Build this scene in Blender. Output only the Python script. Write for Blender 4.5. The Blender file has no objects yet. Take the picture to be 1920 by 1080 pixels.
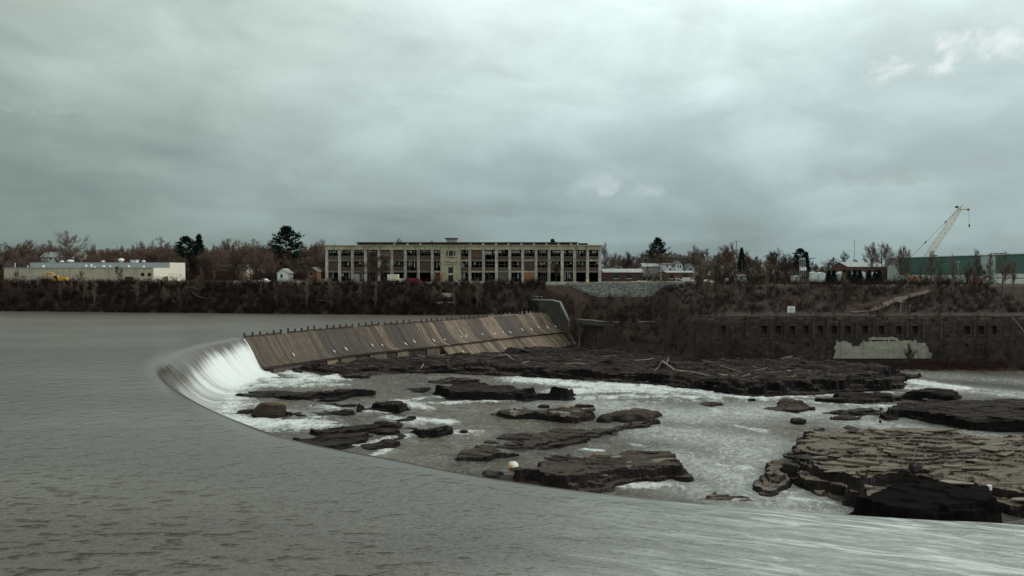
import bpy, bmesh, math, random
import numpy as np
from mathutils import Vector, Matrix
from mathutils.geometry import tessellate_polygon

random.seed(7)
rng = np.random.default_rng(11)
scene = bpy.context.scene
COL = scene.collection

# ------------------------------------------------------------------ camera
F = 1400.0            # focal length in photograph pixels (1920 wide)
CAMZ = 18.0           # metres above the upper river
PITCH = math.atan(40.0 / F)
cam_data = bpy.data.cameras.new("camera")
cam_data.sensor_width = 36.0
cam_data.lens = 36.0 * F / 1920.0
cam_data.clip_start = 0.5
cam_data.clip_end = 9000.0
cam = bpy.data.objects.new("camera", cam_data)
COL.objects.link(cam)
cam.location = (0, 0, CAMZ)
cam.rotation_euler = (math.pi / 2 - PITCH, 0, 0)
scene.camera = cam

# ------------------------------------------------------------------ sun and sky
SUN_DIR = Vector((0.86, 0.16, 0.42)).normalized()      # towards the sun
sun_data = bpy.data.lights.new("sun", 'SUN')
sun_data.energy = 1.5
sun_data.angle = math.radians(10)
sun_data.color = (1.0, 0.95, 0.86)
sun = bpy.data.objects.new("sun", sun_data)
COL.objects.link(sun)
sun.rotation_euler = SUN_DIR.to_track_quat('Z', 'Y').to_euler()

scene.view_settings.view_transform = 'Standard'
scene.view_settings.look = 'None'
scene.view_settings.exposure = 0.0
scene.view_settings.gamma = 1.0
scene.view_settings.use_curve_mapping = False
scene.render.engine = 'CYCLES'
scene.cycles.use_denoising = True
scene.cycles.max_bounces = 6
scene.cycles.diffuse_bounces = 3
scene.cycles.glossy_bounces = 3
scene.cycles.caustics_reflective = False
scene.cycles.caustics_refractive = False


class NT:
    """small helper round a node tree"""
    def __init__(self, tree):
        self.t = tree
        tree.nodes.clear()

    def n(self, typ, **kw):
        nd = self.t.nodes.new(typ)
        for k, v in kw.items():
            setattr(nd, k, v)
        return nd

    def put(self, sock, v):
        if v is None:
            return
        if hasattr(v, 'is_output'):
            self.t.links.new(v, sock)
        elif isinstance(v, (tuple, list)) and len(v) == 3 and sock.type == 'RGBA':
            sock.default_value = (*v, 1.0)
        else:
            sock.default_value = v

    def math(self, op, a, b=None, c=None, clamp=False):
        nd = self.n('ShaderNodeMath', operation=op)
        nd.use_clamp = clamp
        self.put(nd.inputs[0], a)
        self.put(nd.inputs[1], b)
        self.put(nd.inputs[2], c)
        return nd.outputs[0]

    def vmath(self, op, a, b=None, s=None):
        nd = self.n('ShaderNodeVectorMath', operation=op)
        self.put(nd.inputs[0], a)
        self.put(nd.inputs[1], b)
        if s is not None:
            self.put(nd.inputs['Scale'], s)
        return nd.outputs['Value'] if op in ('LENGTH', 'DOT_PRODUCT', 'DISTANCE') else nd.outputs[0]

    def mix(self, f, a, b, mode='MIX'):
        nd = self.n('ShaderNodeMix', data_type='RGBA', blend_type=mode)
        self.put(nd.inputs[0], f)
        self.put(nd.inputs[6], a)
        self.put(nd.inputs[7], b)
        return nd.outputs[2]

    def mapr(self, v, a, b, c=0.0, d=1.0, smooth=True):
        nd = self.n('ShaderNodeMapRange', interpolation_type='SMOOTHSTEP' if smooth else 'LINEAR')
        self.put(nd.inputs[0], v)
        for i, q in zip((1, 2, 3, 4), (a, b, c, d)):
            self.put(nd.inputs[i], q)
        return nd.outputs[0]

    def noise(self, vec, scale, detail=4.0, rough=0.55, dist=0.0):
        nd = self.n('ShaderNodeTexNoise')
        self.put(nd.inputs['Vector'], vec)
        self.put(nd.inputs['Scale'], scale)
        nd.inputs['Detail'].default_value = detail
        nd.inputs['Roughness'].default_value = rough
        nd.inputs['Distortion'].default_value = dist
        return nd.outputs['Fac']

    def ramp(self, f, stops):
        nd = self.n('ShaderNodeValToRGB')
        el = nd.color_ramp.elements
        while len(el) < len(stops):
            el.new(0.5)
        for e, (p, c) in zip(el, stops):
            e.position = p
            e.color = (*c, 1.0)
        self.put(nd.inputs[0], f)
        return nd.outputs[0]

    def scale(self, vec, s):
        nd = self.n('ShaderNodeMapping')
        self.put(nd.inputs[0], vec)
        nd.inputs['Scale'].default_value = s
        return nd.outputs[0]

    def rotscale(self, vec, rz, s):
        nd = self.n('ShaderNodeMapping')
        nd.vector_type = 'TEXTURE'
        self.put(nd.inputs[0], vec)
        nd.inputs['Rotation'].default_value = (0, 0, rz)
        nd.inputs['Scale'].default_value = tuple(1.0 / q for q in s)
        return nd.outputs[0]


world = bpy.data.worlds.new("World")
scene.world = world
world.use_nodes = True


def build_world():
    w = NT(world.node_tree)
    tc = w.n('ShaderNodeTexCoord').outputs['Generated']
    d = w.vmath('NORMALIZE', tc)
    sp = w.n('ShaderNodeSeparateXYZ')
    w.put(sp.inputs[0], d)
    X, Y, Z = sp.outputs
    zc = w.math('MAXIMUM', Z, 0.0)
    # deck of cloud seen in perspective
    den = w.math('ADD', zc, 0.16)
    cb = w.n('ShaderNodeCombineXYZ')
    w.put(cb.inputs[0], w.math('DIVIDE', X, den))
    w.put(cb.inputs[1], w.math('DIVIDE', Y, den))
    P = cb.outputs[0]
    big = w.noise(P, 0.55, 3.0, 0.5, 0.4)
    mid = w.noise(w.scale(d, (1.0, 1.0, 2.0)), 2.4, 6.0, 0.52, 0.3)
    # wisps, in direction space
    wisp = w.noise(w.scale(d, (1.0, 1.0, 2.2)), 6.0, 9.0, 0.58, 0.35)
    # smooth overall brightness of the overcast deck: darker low down, brighter high
    base = w.ramp(zc, [(0.0, (0.222, 0.285, 0.297)), (0.05, (0.325, 0.398, 0.408)),
                       (0.12, (0.445, 0.53, 0.535)), (0.22, (0.625, 0.72, 0.715)),
                       (0.33, (0.84, 0.93, 0.92)), (0.6, (0.87, 0.94, 0.93)), (1.0, (0.88, 0.93, 0.93))])
    # the thin part of the deck lies towards the right, where the sun is
    az = w.mapr(w.math('ADD', X, w.math('MULTIPLY', w.math('SUBTRACT', big, 0.5), 0.6)), -0.70, 0.45, 0.70, 1.16)
    v = w.math('ADD', w.math('MULTIPLY', big, 0.55), w.math('MULTIPLY', mid, 0.50))
    v = w.math('ADD', v, w.math('MULTIPLY', wisp, 0.42))
    v = w.mapr(v, 0.53, 0.95, 0.74, 1.24)
    c = w.mix(1.0, base, v, 'MULTIPLY')
    c = w.mix(1.0, c, az, 'MULTIPLY')
    c = w.mix(1.0, c, (0.955, 1.015, 1.005), 'MULTIPLY')
    # tint: left of frame slightly greener and duller
    c = w.mix(w.mapr(X, -0.6, 0.1, 1.0, 0.0), c, w.mix(1.0, c, (0.99, 0.98, 0.91), 'MULTIPLY'))
    # cumulus rags: soft lumps placed on the deck, broken up by the wisps
    puff = w.noise(w.scale(d, (1.0, 1.0, 1.35)), 21.0, 9.0, 0.62, 0.4)

    def lump(col, px, py, rx, ry, colr, amt, soft=0.55):
        a = (px - 960) / F
        b = (540 - py) / F
        vx = Vector((a, math.cos(PITCH) + b * math.sin(PITCH), b * math.cos(PITCH) - math.sin(PITCH))).normalized()
        dx = w.math('DIVIDE', w.math('SUBTRACT', X, vx.x), rx / F)
        dz = w.math('DIVIDE', w.math('SUBTRACT', Z, vx.z), ry / F)
        r = w.math('SQRT', w.math('ADD', w.math('MULTIPLY', dx, dx), w.math('MULTIPLY', dz, dz)))
        r = w.math('ADD', r, w.math('MULTIPLY', w.math('SUBTRACT', puff, 0.5), 3.4))
        front = w.mapr(Y, 0.0, 0.2)
        m = w.math('MULTIPLY', w.mapr(r, 1.0 - soft, 1.0, amt, 0.0), front)
        m = w.math('MULTIPLY', m, w.mapr(puff, 0.62, 0.34, 0.25, 1.0))
        return w.mix(m, col, colr)
    for px, py, rx, ry in ((1075, 352, 50, 18), (1135, 352, 55, 26), (1190, 362, 70, 16)):
        c = lump(c, px, py, rx, ry, (0.56, 0.65, 0.67), 0.6, 1.0)
    for px, py, rx, ry in ((1672, 132, 34, 24), (1725, 124, 60, 18), (1790, 96, 70, 32), (1860, 74, 80, 36), (1930, 60, 70, 40)):
        c = lump(c, px, py, rx, ry, (0.95, 1.0, 0.99), 0.42, 1.0)
    c = lump(c, 60, 115, 60, 20, (0.55, 0.63, 0.58), 0.4)
    c = lump(c, 80, 190, 90, 22, (0.47, 0.54, 0.50), 0.4)
    c = lump(c, 560, 330, 130, 18, (0.34, 0.40, 0.385), 0.5, 0.9)
    c = lump(c, 1790, 320, 140, 26, (0.38, 0.455, 0.455), 0.45, 0.9)
    c = lump(c, 1540, 340, 150, 18, (0.38, 0.45, 0.45), 0.4, 0.9)
    # a little clear-air light from the real sky in the gaps
    sky = w.n('ShaderNodeTexSky', sky_type='NISHITA')
    sky.sun_disc = False
    sky.sun_elevation = math.asin(SUN_DIR.z)
    sky.sun_rotation = math.atan2(SUN_DIR.x, SUN_DIR.y)
    skyc = w.mix(1.0, sky.outputs[0], (0.06, 0.06, 0.06), 'MULTIPLY')
    c = w.mix(0.08, c, skyc)
    # below the horizon: dull ground light
    c = w.mix(w.mapr(Z, -0.06, -0.005, 1.0, 0.0), c, (0.10, 0.10, 0.09))
    bg = w.n('ShaderNodeBackground')
    w.put(bg.inputs[0], c)
    bg.inputs[1].default_value = 1.0
    out = w.n('ShaderNodeOutputWorld')
    w.t.links.new(bg.outputs[0], out.inputs[0])


build_world()

# ------------------------------------------------------------------ from pixel to place
CP, SPt = math.cos(PITCH), math.sin(PITCH)


def ray(px, py):
    a = (px - 960.0) / F
    b = (540.0 - py) / F
    return a, CP + b * SPt, b * CP - SPt


def P(px, py, z):
    """the point at height z that the photograph shows at px, py"""
    a, y, q = ray(px, py)
    t = (z - CAMZ) / q
    return Vector((a * t, y * t, z))


def PD(px, py, Y):
    """the point at distance Y"""
    a, y, q = ray(px, py)
    t = Y / y
    return Vector((a * t, Y, CAMZ + q * t))


def PX(px, Y):
    return (px - 960.0) / F * Y / CP * 1.0


# ------------------------------------------------------------------ noise for meshes
def _hash(ix, iy, s):
    h = (ix.astype(np.int64) * 374761393 + iy.astype(np.int64) * 668265263 + s * 982451653) & 0x7fffffff
    h = ((h ^ (h >> 13)) * 1274126177) & 0x7fffffff
    h = h ^ (h >> 16)
    return (h & 0xffff) / 65535.0


def vnoise(x, y, s=0):
    x = np.asarray(x, float)
    y = np.asarray(y, float)
    ix = np.floor(x)
    iy = np.floor(y)
    fx = x - ix
    fy = y - iy
    fx = fx * fx * (3 - 2 * fx)
    fy = fy * fy * (3 - 2 * fy)
    a = _hash(ix, iy, s)
    b = _hash(ix + 1, iy, s)
    c = _hash(ix, iy + 1, s)
    d = _hash(ix + 1, iy + 1, s)
    return (a * (1 - fx) + b * fx) * (1 - fy) + (c * (1 - fx) + d * fx) * fy


def fbm(x, y, s=0, o=4, g=0.5):
    t = 0.0
    a = 1.0
    n = 0.0
    for i in range(o):
        t = t + a * vnoise(x * 2 ** i, y * 2 ** i, s + i * 17)
        n += a
        a *= g
    return t / n


def sstep(a, b, x):
    t = np.clip((np.asarray(x, float) - a) / (b - a), 0, 1)
    return t * t * (3 - 2 * t)


# ------------------------------------------------------------------ mesh helpers
ORG = {}


class MB:
    def __init__(self):
        self.v = []
        self.f = []

    def quadbox(self, pts):
        o = len(self.v)
        self.v += [tuple(p) for p in pts]
        for q in ((0, 3, 2, 1), (4, 5, 6, 7), (0, 1, 5, 4), (1, 2, 6, 5), (2, 3, 7, 6), (3, 0, 4, 7)):
            self.f.append(tuple(o + i for i in q))
        return self

    def box(self, x0, x1, y0, y1, z0, z1):
        return self.quadbox([(x0, y0, z0), (x1, y0, z0), (x1, y1, z0), (x0, y1, z0),
                             (x0, y0, z1), (x1, y0, z1), (x1, y1, z1), (x0, y1, z1)])

    def tube(self, pts, rad, n=6, cap=True):
        pts = [Vector(p) for p in pts]
        if not isinstance(rad, (list, tuple)):
            rad = [rad] * len(pts)
        o = len(self.v)
        k = len(pts)
        for i, p in enumerate(pts):
            t = (pts[min(i + 1, k - 1)] - pts[max(i - 1, 0)])
            t = t.normalized() if t.length > 1e-6 else Vector((0, 0, 1))
            a = t.cross(Vector((0, 0, 1)))
            if a.length < 1e-3:
                a = Vector((1, 0, 0))
            a.normalize()
            b = t.cross(a)
            for j in range(n):
                an = 2 * math.pi * j / n
                q = p + (a * math.cos(an) + b * math.sin(an)) * rad[i]
                self.v.append((q.x, q.y, q.z))
        for i in range(k - 1):
            for j in range(n):
                j2 = (j + 1) % n
                self.f.append((o + i * n + j, o + i * n + j2, o + (i + 1) * n + j2, o + (i + 1) * n + j))
        if cap:
            self.f.append(tuple(o + j for j in reversed(range(n))))
            self.f.append(tuple(o + (k - 1) * n + j for j in range(n)))
        return self

    def lathe(self, c, prof, n=12):
        o = len(self.v)
        for r, z in prof:
            for j in range(n):
                an = 2 * math.pi * j / n
                self.v.append((c[0] + r * math.cos(an), c[1] + r * math.sin(an), c[2] + z))
        for i in range(len(prof) - 1):
            for j in range(n):
                j2 = (j + 1) % n
                self.f.append((o + i * n + j, o + i * n + j2, o + (i + 1) * n + j2, o + (i + 1) * n + j))
        self.f.append(tuple(o + j for j in reversed(range(n))))
        self.f.append(tuple(o + (len(prof) - 1) * n + j for j in range(n)))
        return self

    def prism(self, poly, axis, a, b):
        """poly of 2D points extruded from a to b along axis 'x','y' or 'z'"""
        o = len(self.v)
        n = len(poly)
        for t in (a, b):
            for p, q in poly:
                self.v.append({'x': (t, p, q), 'y': (p, t, q), 'z': (p, q, t)}[axis])
        tri = tessellate_polygon([[Vector((p, q, 0)) for p, q in poly]])
        for t in tri:
            self.f.append(tuple(o + i for i in t))
            self.f.append(tuple(o + n + i for i in reversed(t)))
        for i in range(n):
            j = (i + 1) % n
            self.f.append((o + i, o + j, o + n + j, o + n + i))
        return self

    def build(self, name, mat, parent=None, smooth=False, fix=True):
        me = bpy.data.meshes.new(name)
        org = ORG.get(parent.name, Vector((0, 0, 0))) if parent else Vector((0, 0, 0))
        me.from_pydata([(x - org.x, y - org.y, z - org.z) for x, y, z in self.v], [], self.f)
        if fix:
            bm = bmesh.new()
            bm.from_mesh(me)
            bmesh.ops.recalc_face_normals(bm, faces=bm.faces)
            bm.to_mesh(me)
            bm.free()
        if smooth:
            me.polygons.foreach_set('use_smooth', [True] * len(me.polygons))
        return link(name, me, mat, parent)


def link(name, me, mat, parent=None):
    if mat is not None and not me.materials:
        me.materials.append(mat)
    o = bpy.data.objects.new(name, me)
    COL.objects.link(o)
    if parent:
        o.parent = parent
        ORG[o.name] = ORG.get(parent.name, Vector((0, 0, 0)))
    return o


def npmesh(name, verts, faces, mat, smooth=False, parent=None):
    """fast mesh from numpy arrays, faces all quads or all triangles"""
    me = bpy.data.meshes.new(name)
    verts = np.asarray(verts, np.float32)
    faces = np.asarray(faces, np.int32)
    k = faces.shape[1]
    me.vertices.add(len(verts))
    me.vertices.foreach_set('co', verts.ravel())
    me.loops.add(faces.size)
    me.loops.foreach_set('vertex_index', faces.ravel())
    me.polygons.add(len(faces))
    me.polygons.foreach_set('loop_start', np.arange(0, faces.size, k, dtype=np.int32))
    me.polygons.foreach_set('use_smooth', np.full(len(faces), smooth))
    me.update(calc_edges=True)
    return link(name, me, mat, parent)


def grid_faces(ny, nx):
    i = np.arange(ny - 1)[:, None] * nx + np.arange(nx - 1)[None, :]
    i = i.ravel()
    return np.stack([i, i + 1, i + nx + 1, i + nx], 1)


def attr(o, name, vals):
    a = o.data.attributes.new(name, 'FLOAT', 'POINT')
    a.data.foreach_set('value', np.asarray(vals, np.float32).ravel())


def tag(o, label=None, cat=None, group=None, kind=None):
    if label:
        o['label'] = label
    if cat:
        o['category'] = cat
    if group:
        o['group'] = group
    if kind:
        o['kind'] = kind
    return o


def thing(name, loc, label, cat, group=None):
    o = bpy.data.objects.new(name, None)
    o.empty_display_size = 0.5
    COL.objects.link(o)
    o.location = loc
    ORG[o.name] = Vector(loc)
    return tag(o, label, cat, group)


def copy_tree(o, parent=None):
    c = o.copy()
    COL.objects.link(c)
    c.parent = parent
    for ch in list(o.children):
        copy_tree(ch, c)
    return c

# ------------------------------------------------------------------ materials
def new_mat(name):
    m = bpy.data.materials.new(name)
    m.use_nodes = True
    t = NT(m.node_tree)
    b = t.n('ShaderNodeBsdfPrincipled')
    o = t.n('ShaderNodeOutputMaterial')
    t.t.links.new(b.outputs[0], o.inputs[0])
    return m, t, b


def bump(t, b, h, strength=0.5, dist=0.05):
    n = t.n('ShaderNodeBump')
    n.inputs['Strength'].default_value = strength
    n.inputs['Distance'].default_value = dist
    t.put(n.inputs['Height'], h)
    t.t.links.new(n.outputs[0], b.inputs['Normal'])
    return n


def wpos(t):
    return t.n('ShaderNodeNewGeometry').outputs['Position']


def rnd(t):
    return t.n('ShaderNodeObjectInfo').outputs['Random']


def rough_mat(name, c1, c2, scale=1.0, rough=0.85, bumpd=0.03, streak=None, spec=0.3, var=0.0, detail=6.0):
    """two-tone weathered surface; streak gives long vertical stains"""
    m, t, b = new_mat(name)
    p = wpos(t)
    n = t.noise(p, scale, detail, 0.62)
    n2 = t.noise(p, scale * 7, 4.0, 0.6)
    f = t.mapr(t.math('ADD', t.math('MULTIPLY', n, 0.7), t.math('MULTIPLY', n2, 0.3)), 0.32, 0.66)
    c = t.mix(f, c1, c2)
    if streak:
        s = t.noise(t.scale(p, (1, 1, 0.06)), 1.4, 5.0, 0.65)
        c = t.mix(t.mapr(s, 0.5, 0.68, 0.0, 0.75), c, streak)
    if var:
        c = t.mix(1.0, c, t.mapr(rnd(t), 0, 1, 1 - var, 1 + var, False), 'MULTIPLY')
    t.put(b.inputs['Base Color'], c)
    b.inputs['Roughness'].default_value = rough
    b.inputs['Specular IOR Level'].default_value = spec
    bump(t, b, t.math('ADD', n, t.math('MULTIPLY', n2, 0.4)), 0.6, bumpd)
    return m


def paint(name, c, rough=0.5, dirt=0.25, metal=0.0):
    m, t, b = new_mat(name)
    p = wpos(t)
    n = t.noise(p, 1.3, 6.0, 0.65)
    s = t.noise(t.scale(p, (1, 1, 0.15)), 2.2, 5.0, 0.6)
    d = tuple(q * 0.45 for q in c)
    col = t.mix(t.mapr(t.math('ADD', t.math('MULTIPLY', n, 0.5), t.math('MULTIPLY', s, 0.5)), 0.46, 0.7, 0.0, dirt * 2), c, d)
    t.put(b.inputs['Base Color'], col)
    b.inputs['Roughness'].default_value = rough
    b.inputs['Metallic'].default_value = metal
    return m


M = {}
M['white'] = paint('white_paint', (0.72, 0.73, 0.70), 0.6, 0.2)
M['cream'] = paint('cream_wall', (0.66, 0.63, 0.53), 0.8, 0.25)
M['tan_wall'] = rough_mat('tan_block_wall', (0.56, 0.485, 0.37), (0.45, 0.385, 0.29), 0.25, 0.9, 0.02, (0.25, 0.215, 0.165))
M['grey_metal'] = paint('grey_metal', (0.36, 0.375, 0.36), 0.6, 0.2)
M['white_metal'] = paint('galvanised_white', (0.70, 0.72, 0.71), 0.4, 0.15)
M['yellow'] = paint('machine_yellow', (0.62, 0.33, 0.045), 0.5, 0.3)
M['orange'] = paint('machine_orange', (0.33, 0.10, 0.035), 0.55, 0.3)
M['drum_yellow'] = paint('drum_yellow', (0.62, 0.42, 0.03), 0.5, 0.1)
M['red'] = paint('red_paint', (0.26, 0.012, 0.03), 0.35, 0.15)
M['black'] = paint('black_rubber', (0.018, 0.018, 0.018), 0.7, 0.1)
M['dark_steel'] = paint('dark_steel', (0.05, 0.047, 0.045), 0.6, 0.2)
M['rust'] = rough_mat('rusty_steel', (0.085, 0.045, 0.028), (0.045, 0.028, 0.02), 2.0, 0.85, 0.02)
M['crane_paint'] = paint('crane_paint', (0.55, 0.42, 0.24), 0.5, 0.25)
M['green_clad'] = paint('green_cladding', (0.070, 0.150, 0.130), 0.5, 0.12)
M['pale_clad'] = paint('pale_cladding', (0.42, 0.50, 0.49), 0.5, 0.12)
M['roof_dark'] = rough_mat('dark_roofing', (0.055, 0.05, 0.047), (0.085, 0.078, 0.07), 0.8)
M['roof_pale'] = rough_mat('pale_roofing', (0.42, 0.42, 0.41), (0.30, 0.30, 0.295), 0.4)
M['shingle'] = rough_mat('grey_shingles', (0.10, 0.095, 0.09), (0.15, 0.14, 0.13), 1.5)
M['siding'] = paint('white_siding', (0.66, 0.68, 0.68), 0.7, 0.12)
M['brown_siding'] = rough_mat('brown_siding', (0.16, 0.085, 0.055), (0.11, 0.06, 0.04), 0.7)
M['glass_dark'] = paint('dark_window', (0.02, 0.022, 0.024), 0.12, 0.05)
M['wood_pale'] = rough_mat('bleached_wood', (0.32, 0.27, 0.22), (0.20, 0.165, 0.135), 3.0)
M['lumber'] = rough_mat('sawn_lumber', (0.46, 0.41, 0.30), (0.34, 0.29, 0.20), 1.0)
M['board'] = rough_mat('boarding', (0.30, 0.14, 0.065), (0.22, 0.10, 0.05), 0.8)
M['brick'] = rough_mat('dark_brick', (0.110, 0.064, 0.050), (0.070, 0.045, 0.038), 0.6, 0.95)
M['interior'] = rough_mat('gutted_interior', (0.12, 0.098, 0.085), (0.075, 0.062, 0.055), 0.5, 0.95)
M['mill_concrete'] = rough_mat('mill_concrete', (0.48, 0.425, 0.30), (0.31, 0.265, 0.185), 0.35, 0.92, 0.02, (0.12, 0.10, 0.078))
M['mill_column'] = rough_mat('flaking_column', (0.53, 0.50, 0.42), (0.28, 0.245, 0.19), 0.5, 0.92, 0.02, (0.15, 0.11, 0.08), var=0.22)
M['frame'] = rough_mat('window_steel', (0.12, 0.105, 0.09), (0.20, 0.185, 0.165), 1.5)
M['pane_pale'] = paint('sky_pale_pane', (0.33, 0.34, 0.32), 0.3, 0.4)  # pale tone paints sky light into the glass
M['concrete'] = rough_mat('old_concrete', (0.33, 0.31, 0.27), (0.22, 0.205, 0.175), 0.5, 0.9, 0.03, (0.13, 0.115, 0.095))
M['concrete_pale'] = rough_mat('pale_concrete', (0.46, 0.44, 0.385), (0.33, 0.31, 0.26), 0.6, 0.9, 0.02, (0.22, 0.20, 0.165))
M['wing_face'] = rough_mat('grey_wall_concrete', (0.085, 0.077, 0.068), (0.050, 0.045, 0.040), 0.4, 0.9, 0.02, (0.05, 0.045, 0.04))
M['block'] = rough_mat('rendered_block', (0.37, 0.345, 0.275), (0.29, 0.27, 0.21), 0.8, 0.95, 0.03, (0.15, 0.145, 0.115), var=0.12)
M['ruin'] = rough_mat('sooty_stone', (0.088, 0.064, 0.055), (0.038, 0.028, 0.025), 0.7, 0.95, 0.12, (0.026, 0.019, 0.017), var=0.3)
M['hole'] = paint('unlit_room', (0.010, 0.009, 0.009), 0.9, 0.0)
M['gravel'] = rough_mat('grey_riprap', (0.145, 0.142, 0.128), (0.095, 0.094, 0.085), 1.2, 0.95, 0.25)
M['track'] = rough_mat('dirt_track', (0.17, 0.12, 0.092), (0.115, 0.082, 0.064), 0.7, 0.95, 0.03)
M['yard'] = rough_mat('yard_gravel', (0.20, 0.18, 0.15), (0.14, 0.12, 0.098), 0.3, 0.95, 0.03)
M['bark_pale'] = rough_mat('pale_bark', (0.17, 0.14, 0.115), (0.10, 0.082, 0.068), 1.5)
M['bark'] = rough_mat('grey_brown_bark', (0.095, 0.073, 0.062), (0.06, 0.045, 0.038), 1.5)
M['bark_dark'] = rough_mat('dark_bark', (0.05, 0.038, 0.033), (0.03, 0.024, 0.022), 1.5)


def twig_mat(name, c1, c2):
    m, t, b = new_mat(name)
    p = wpos(t)
    n = t.noise(p, 0.12, 3.0, 0.5)
    c = t.mix(t.mapr(t.math('ADD', t.math('MULTIPLY', n, 0.6), t.math('MULTIPLY', rnd(t), 0.4)), 0.3, 0.7), c1, c2)
    t.put(b.inputs['Base Color'], c)
    b.inputs['Roughness'].default_value = 0.9
    b.inputs['Specular IOR Level'].default_value = 0.1
    return m


M['twig_red'] = twig_mat('reddish_twigs', (0.165, 0.104, 0.077), (0.125, 0.083, 0.064))
M['twig_grey'] = twig_mat('grey_twigs', (0.175, 0.125, 0.098), (0.130, 0.095, 0.077))
M['twig_dark'] = twig_mat('dark_twigs', (0.075, 0.047, 0.037), (0.050, 0.034, 0.029))
M['brush'] = twig_mat('brush_stems', (0.052, 0.030, 0.024), (0.027, 0.0175, 0.0160))
M['brush_red'] = twig_mat('russet_brush', (0.068, 0.033, 0.025), (0.040, 0.023, 0.020))
M['needles'] = twig_mat('conifer_needles', (0.010, 0.022, 0.016), (0.015, 0.028, 0.018))
M['russet'] = twig_mat('russet_leaves', (0.20, 0.10, 0.03), (0.14, 0.06, 0.025))
M['crimson'] = twig_mat('crimson_leaves', (0.11, 0.018, 0.028), (0.075, 0.02, 0.026))
M['dry_leaf'] = twig_mat('ochre_leaves', (0.33, 0.23, 0.10), (0.24, 0.15, 0.06))


def ground_mat():
    m, t, b = new_mat('bank_earth')
    p = wpos(t)
    n = t.noise(p, 0.22, 7.0, 0.62)
    n2 = t.noise(p, 1.7, 5.0, 0.6)
    c = t.mix(t.mapr(n, 0.36, 0.64), (0.038, 0.025, 0.021), (0.060, 0.039, 0.030))
    c = t.mix(t.mapr(n2, 0.52, 0.72, 0, 0.6), c, (0.020, 0.015, 0.015))
    # the plateau is worn yards and dry grass
    sp = t.n('ShaderNodeSeparateXYZ')
    t.put(sp.inputs[0], p)
    g = t.mix(t.mapr(n2, 0.4, 0.65), (0.095, 0.078, 0.052), (0.14, 0.122, 0.092))
    c = t.mix(t.mapr(t.math('ADD', sp.outputs[2], t.math('MULTIPLY', n, 1.5)), 11.0, 11.9), c, g)
    t.put(b.inputs['Base Color'], c)
    b.inputs['Roughness'].default_value = 0.95
    b.inputs['Specular IOR Level'].default_value = 0.15
    bump(t, b, t.math('ADD', n, n2), 0.8, 0.3)
    return m


M['earth'] = ground_mat()


def rock_mat(name, top1, top2, side, wet=True, scale=1.0):
    """bedded slate: weathered brown bedding planes, dark broken edges deepened by painted shade, beds dipping gently"""
    m, t, b = new_mat(name)
    geo = t.n('ShaderNodeNewGeometry')
    p = geo.outputs['Position']
    sn = t.n('ShaderNodeSeparateXYZ')
    t.put(sn.inputs[0], geo.outputs['True Normal'])
    n = t.noise(t.rotscale(p, 0.25, (0.35, 1.1, 1.0)), 0.5 * scale, 7.0, 0.62)
    n2 = t.noise(p, 2.6 * scale, 6.0, 0.65)
    bed = t.noise(t.rotscale(p, 0.25, (0.12, 0.5, 5.0)), 1.5, 4.0, 0.6)
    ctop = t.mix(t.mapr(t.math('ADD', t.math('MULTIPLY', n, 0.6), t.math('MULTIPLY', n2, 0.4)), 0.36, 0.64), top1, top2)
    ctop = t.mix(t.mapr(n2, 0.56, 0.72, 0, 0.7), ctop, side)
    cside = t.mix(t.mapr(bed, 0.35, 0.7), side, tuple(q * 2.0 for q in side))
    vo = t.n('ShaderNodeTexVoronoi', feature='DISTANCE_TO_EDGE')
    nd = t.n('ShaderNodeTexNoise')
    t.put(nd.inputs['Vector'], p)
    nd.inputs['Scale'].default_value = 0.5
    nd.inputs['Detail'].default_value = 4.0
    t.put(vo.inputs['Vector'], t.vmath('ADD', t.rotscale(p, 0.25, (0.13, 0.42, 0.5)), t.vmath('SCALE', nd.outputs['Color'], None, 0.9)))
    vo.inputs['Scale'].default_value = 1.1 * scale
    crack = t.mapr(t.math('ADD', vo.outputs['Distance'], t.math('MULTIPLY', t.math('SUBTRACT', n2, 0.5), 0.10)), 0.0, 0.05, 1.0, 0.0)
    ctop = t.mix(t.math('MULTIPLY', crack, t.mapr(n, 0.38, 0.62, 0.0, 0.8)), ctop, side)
    c = t.mix(t.mapr(sn.outputs[2], 0.55, 0.9), cside, ctop)  # steep faces take the darker tone, shade painted in by slope
    t.put(b.inputs['Base Color'], c)
    if wet:
        wv = t.n('ShaderNodeAttribute', attribute_name='wet').outputs['Fac']
        c2 = t.mix(wv, c, t.mix(1.0, c, (0.45, 0.43, 0.42), 'MULTIPLY'))
        t.put(b.inputs['Base Color'], c2)
        t.put(b.inputs['Roughness'], t.mapr(wv, 0, 1, 0.9, 0.6))
    else:
        b.inputs['Roughness'].default_value = 0.85
    b.inputs['Specular IOR Level'].default_value = 0.12
    bump(t, b, t.math('SUBTRACT', t.math('ADD', t.math('ADD', n2, n), bed), crack), 0.9, 0.16)
    return m


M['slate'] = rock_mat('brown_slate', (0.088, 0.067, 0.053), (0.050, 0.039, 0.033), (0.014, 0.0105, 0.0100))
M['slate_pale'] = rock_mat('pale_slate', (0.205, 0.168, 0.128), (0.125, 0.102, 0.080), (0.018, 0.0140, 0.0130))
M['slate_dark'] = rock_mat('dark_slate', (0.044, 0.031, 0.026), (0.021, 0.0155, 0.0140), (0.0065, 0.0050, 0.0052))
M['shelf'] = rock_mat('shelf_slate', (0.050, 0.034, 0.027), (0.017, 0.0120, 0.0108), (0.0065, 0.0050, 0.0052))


def slab_mat(name, c1, c2):
    m = rough_mat(name, c1, c2, 0.9, 0.85, 0.05, var=0.3)
    return m


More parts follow.
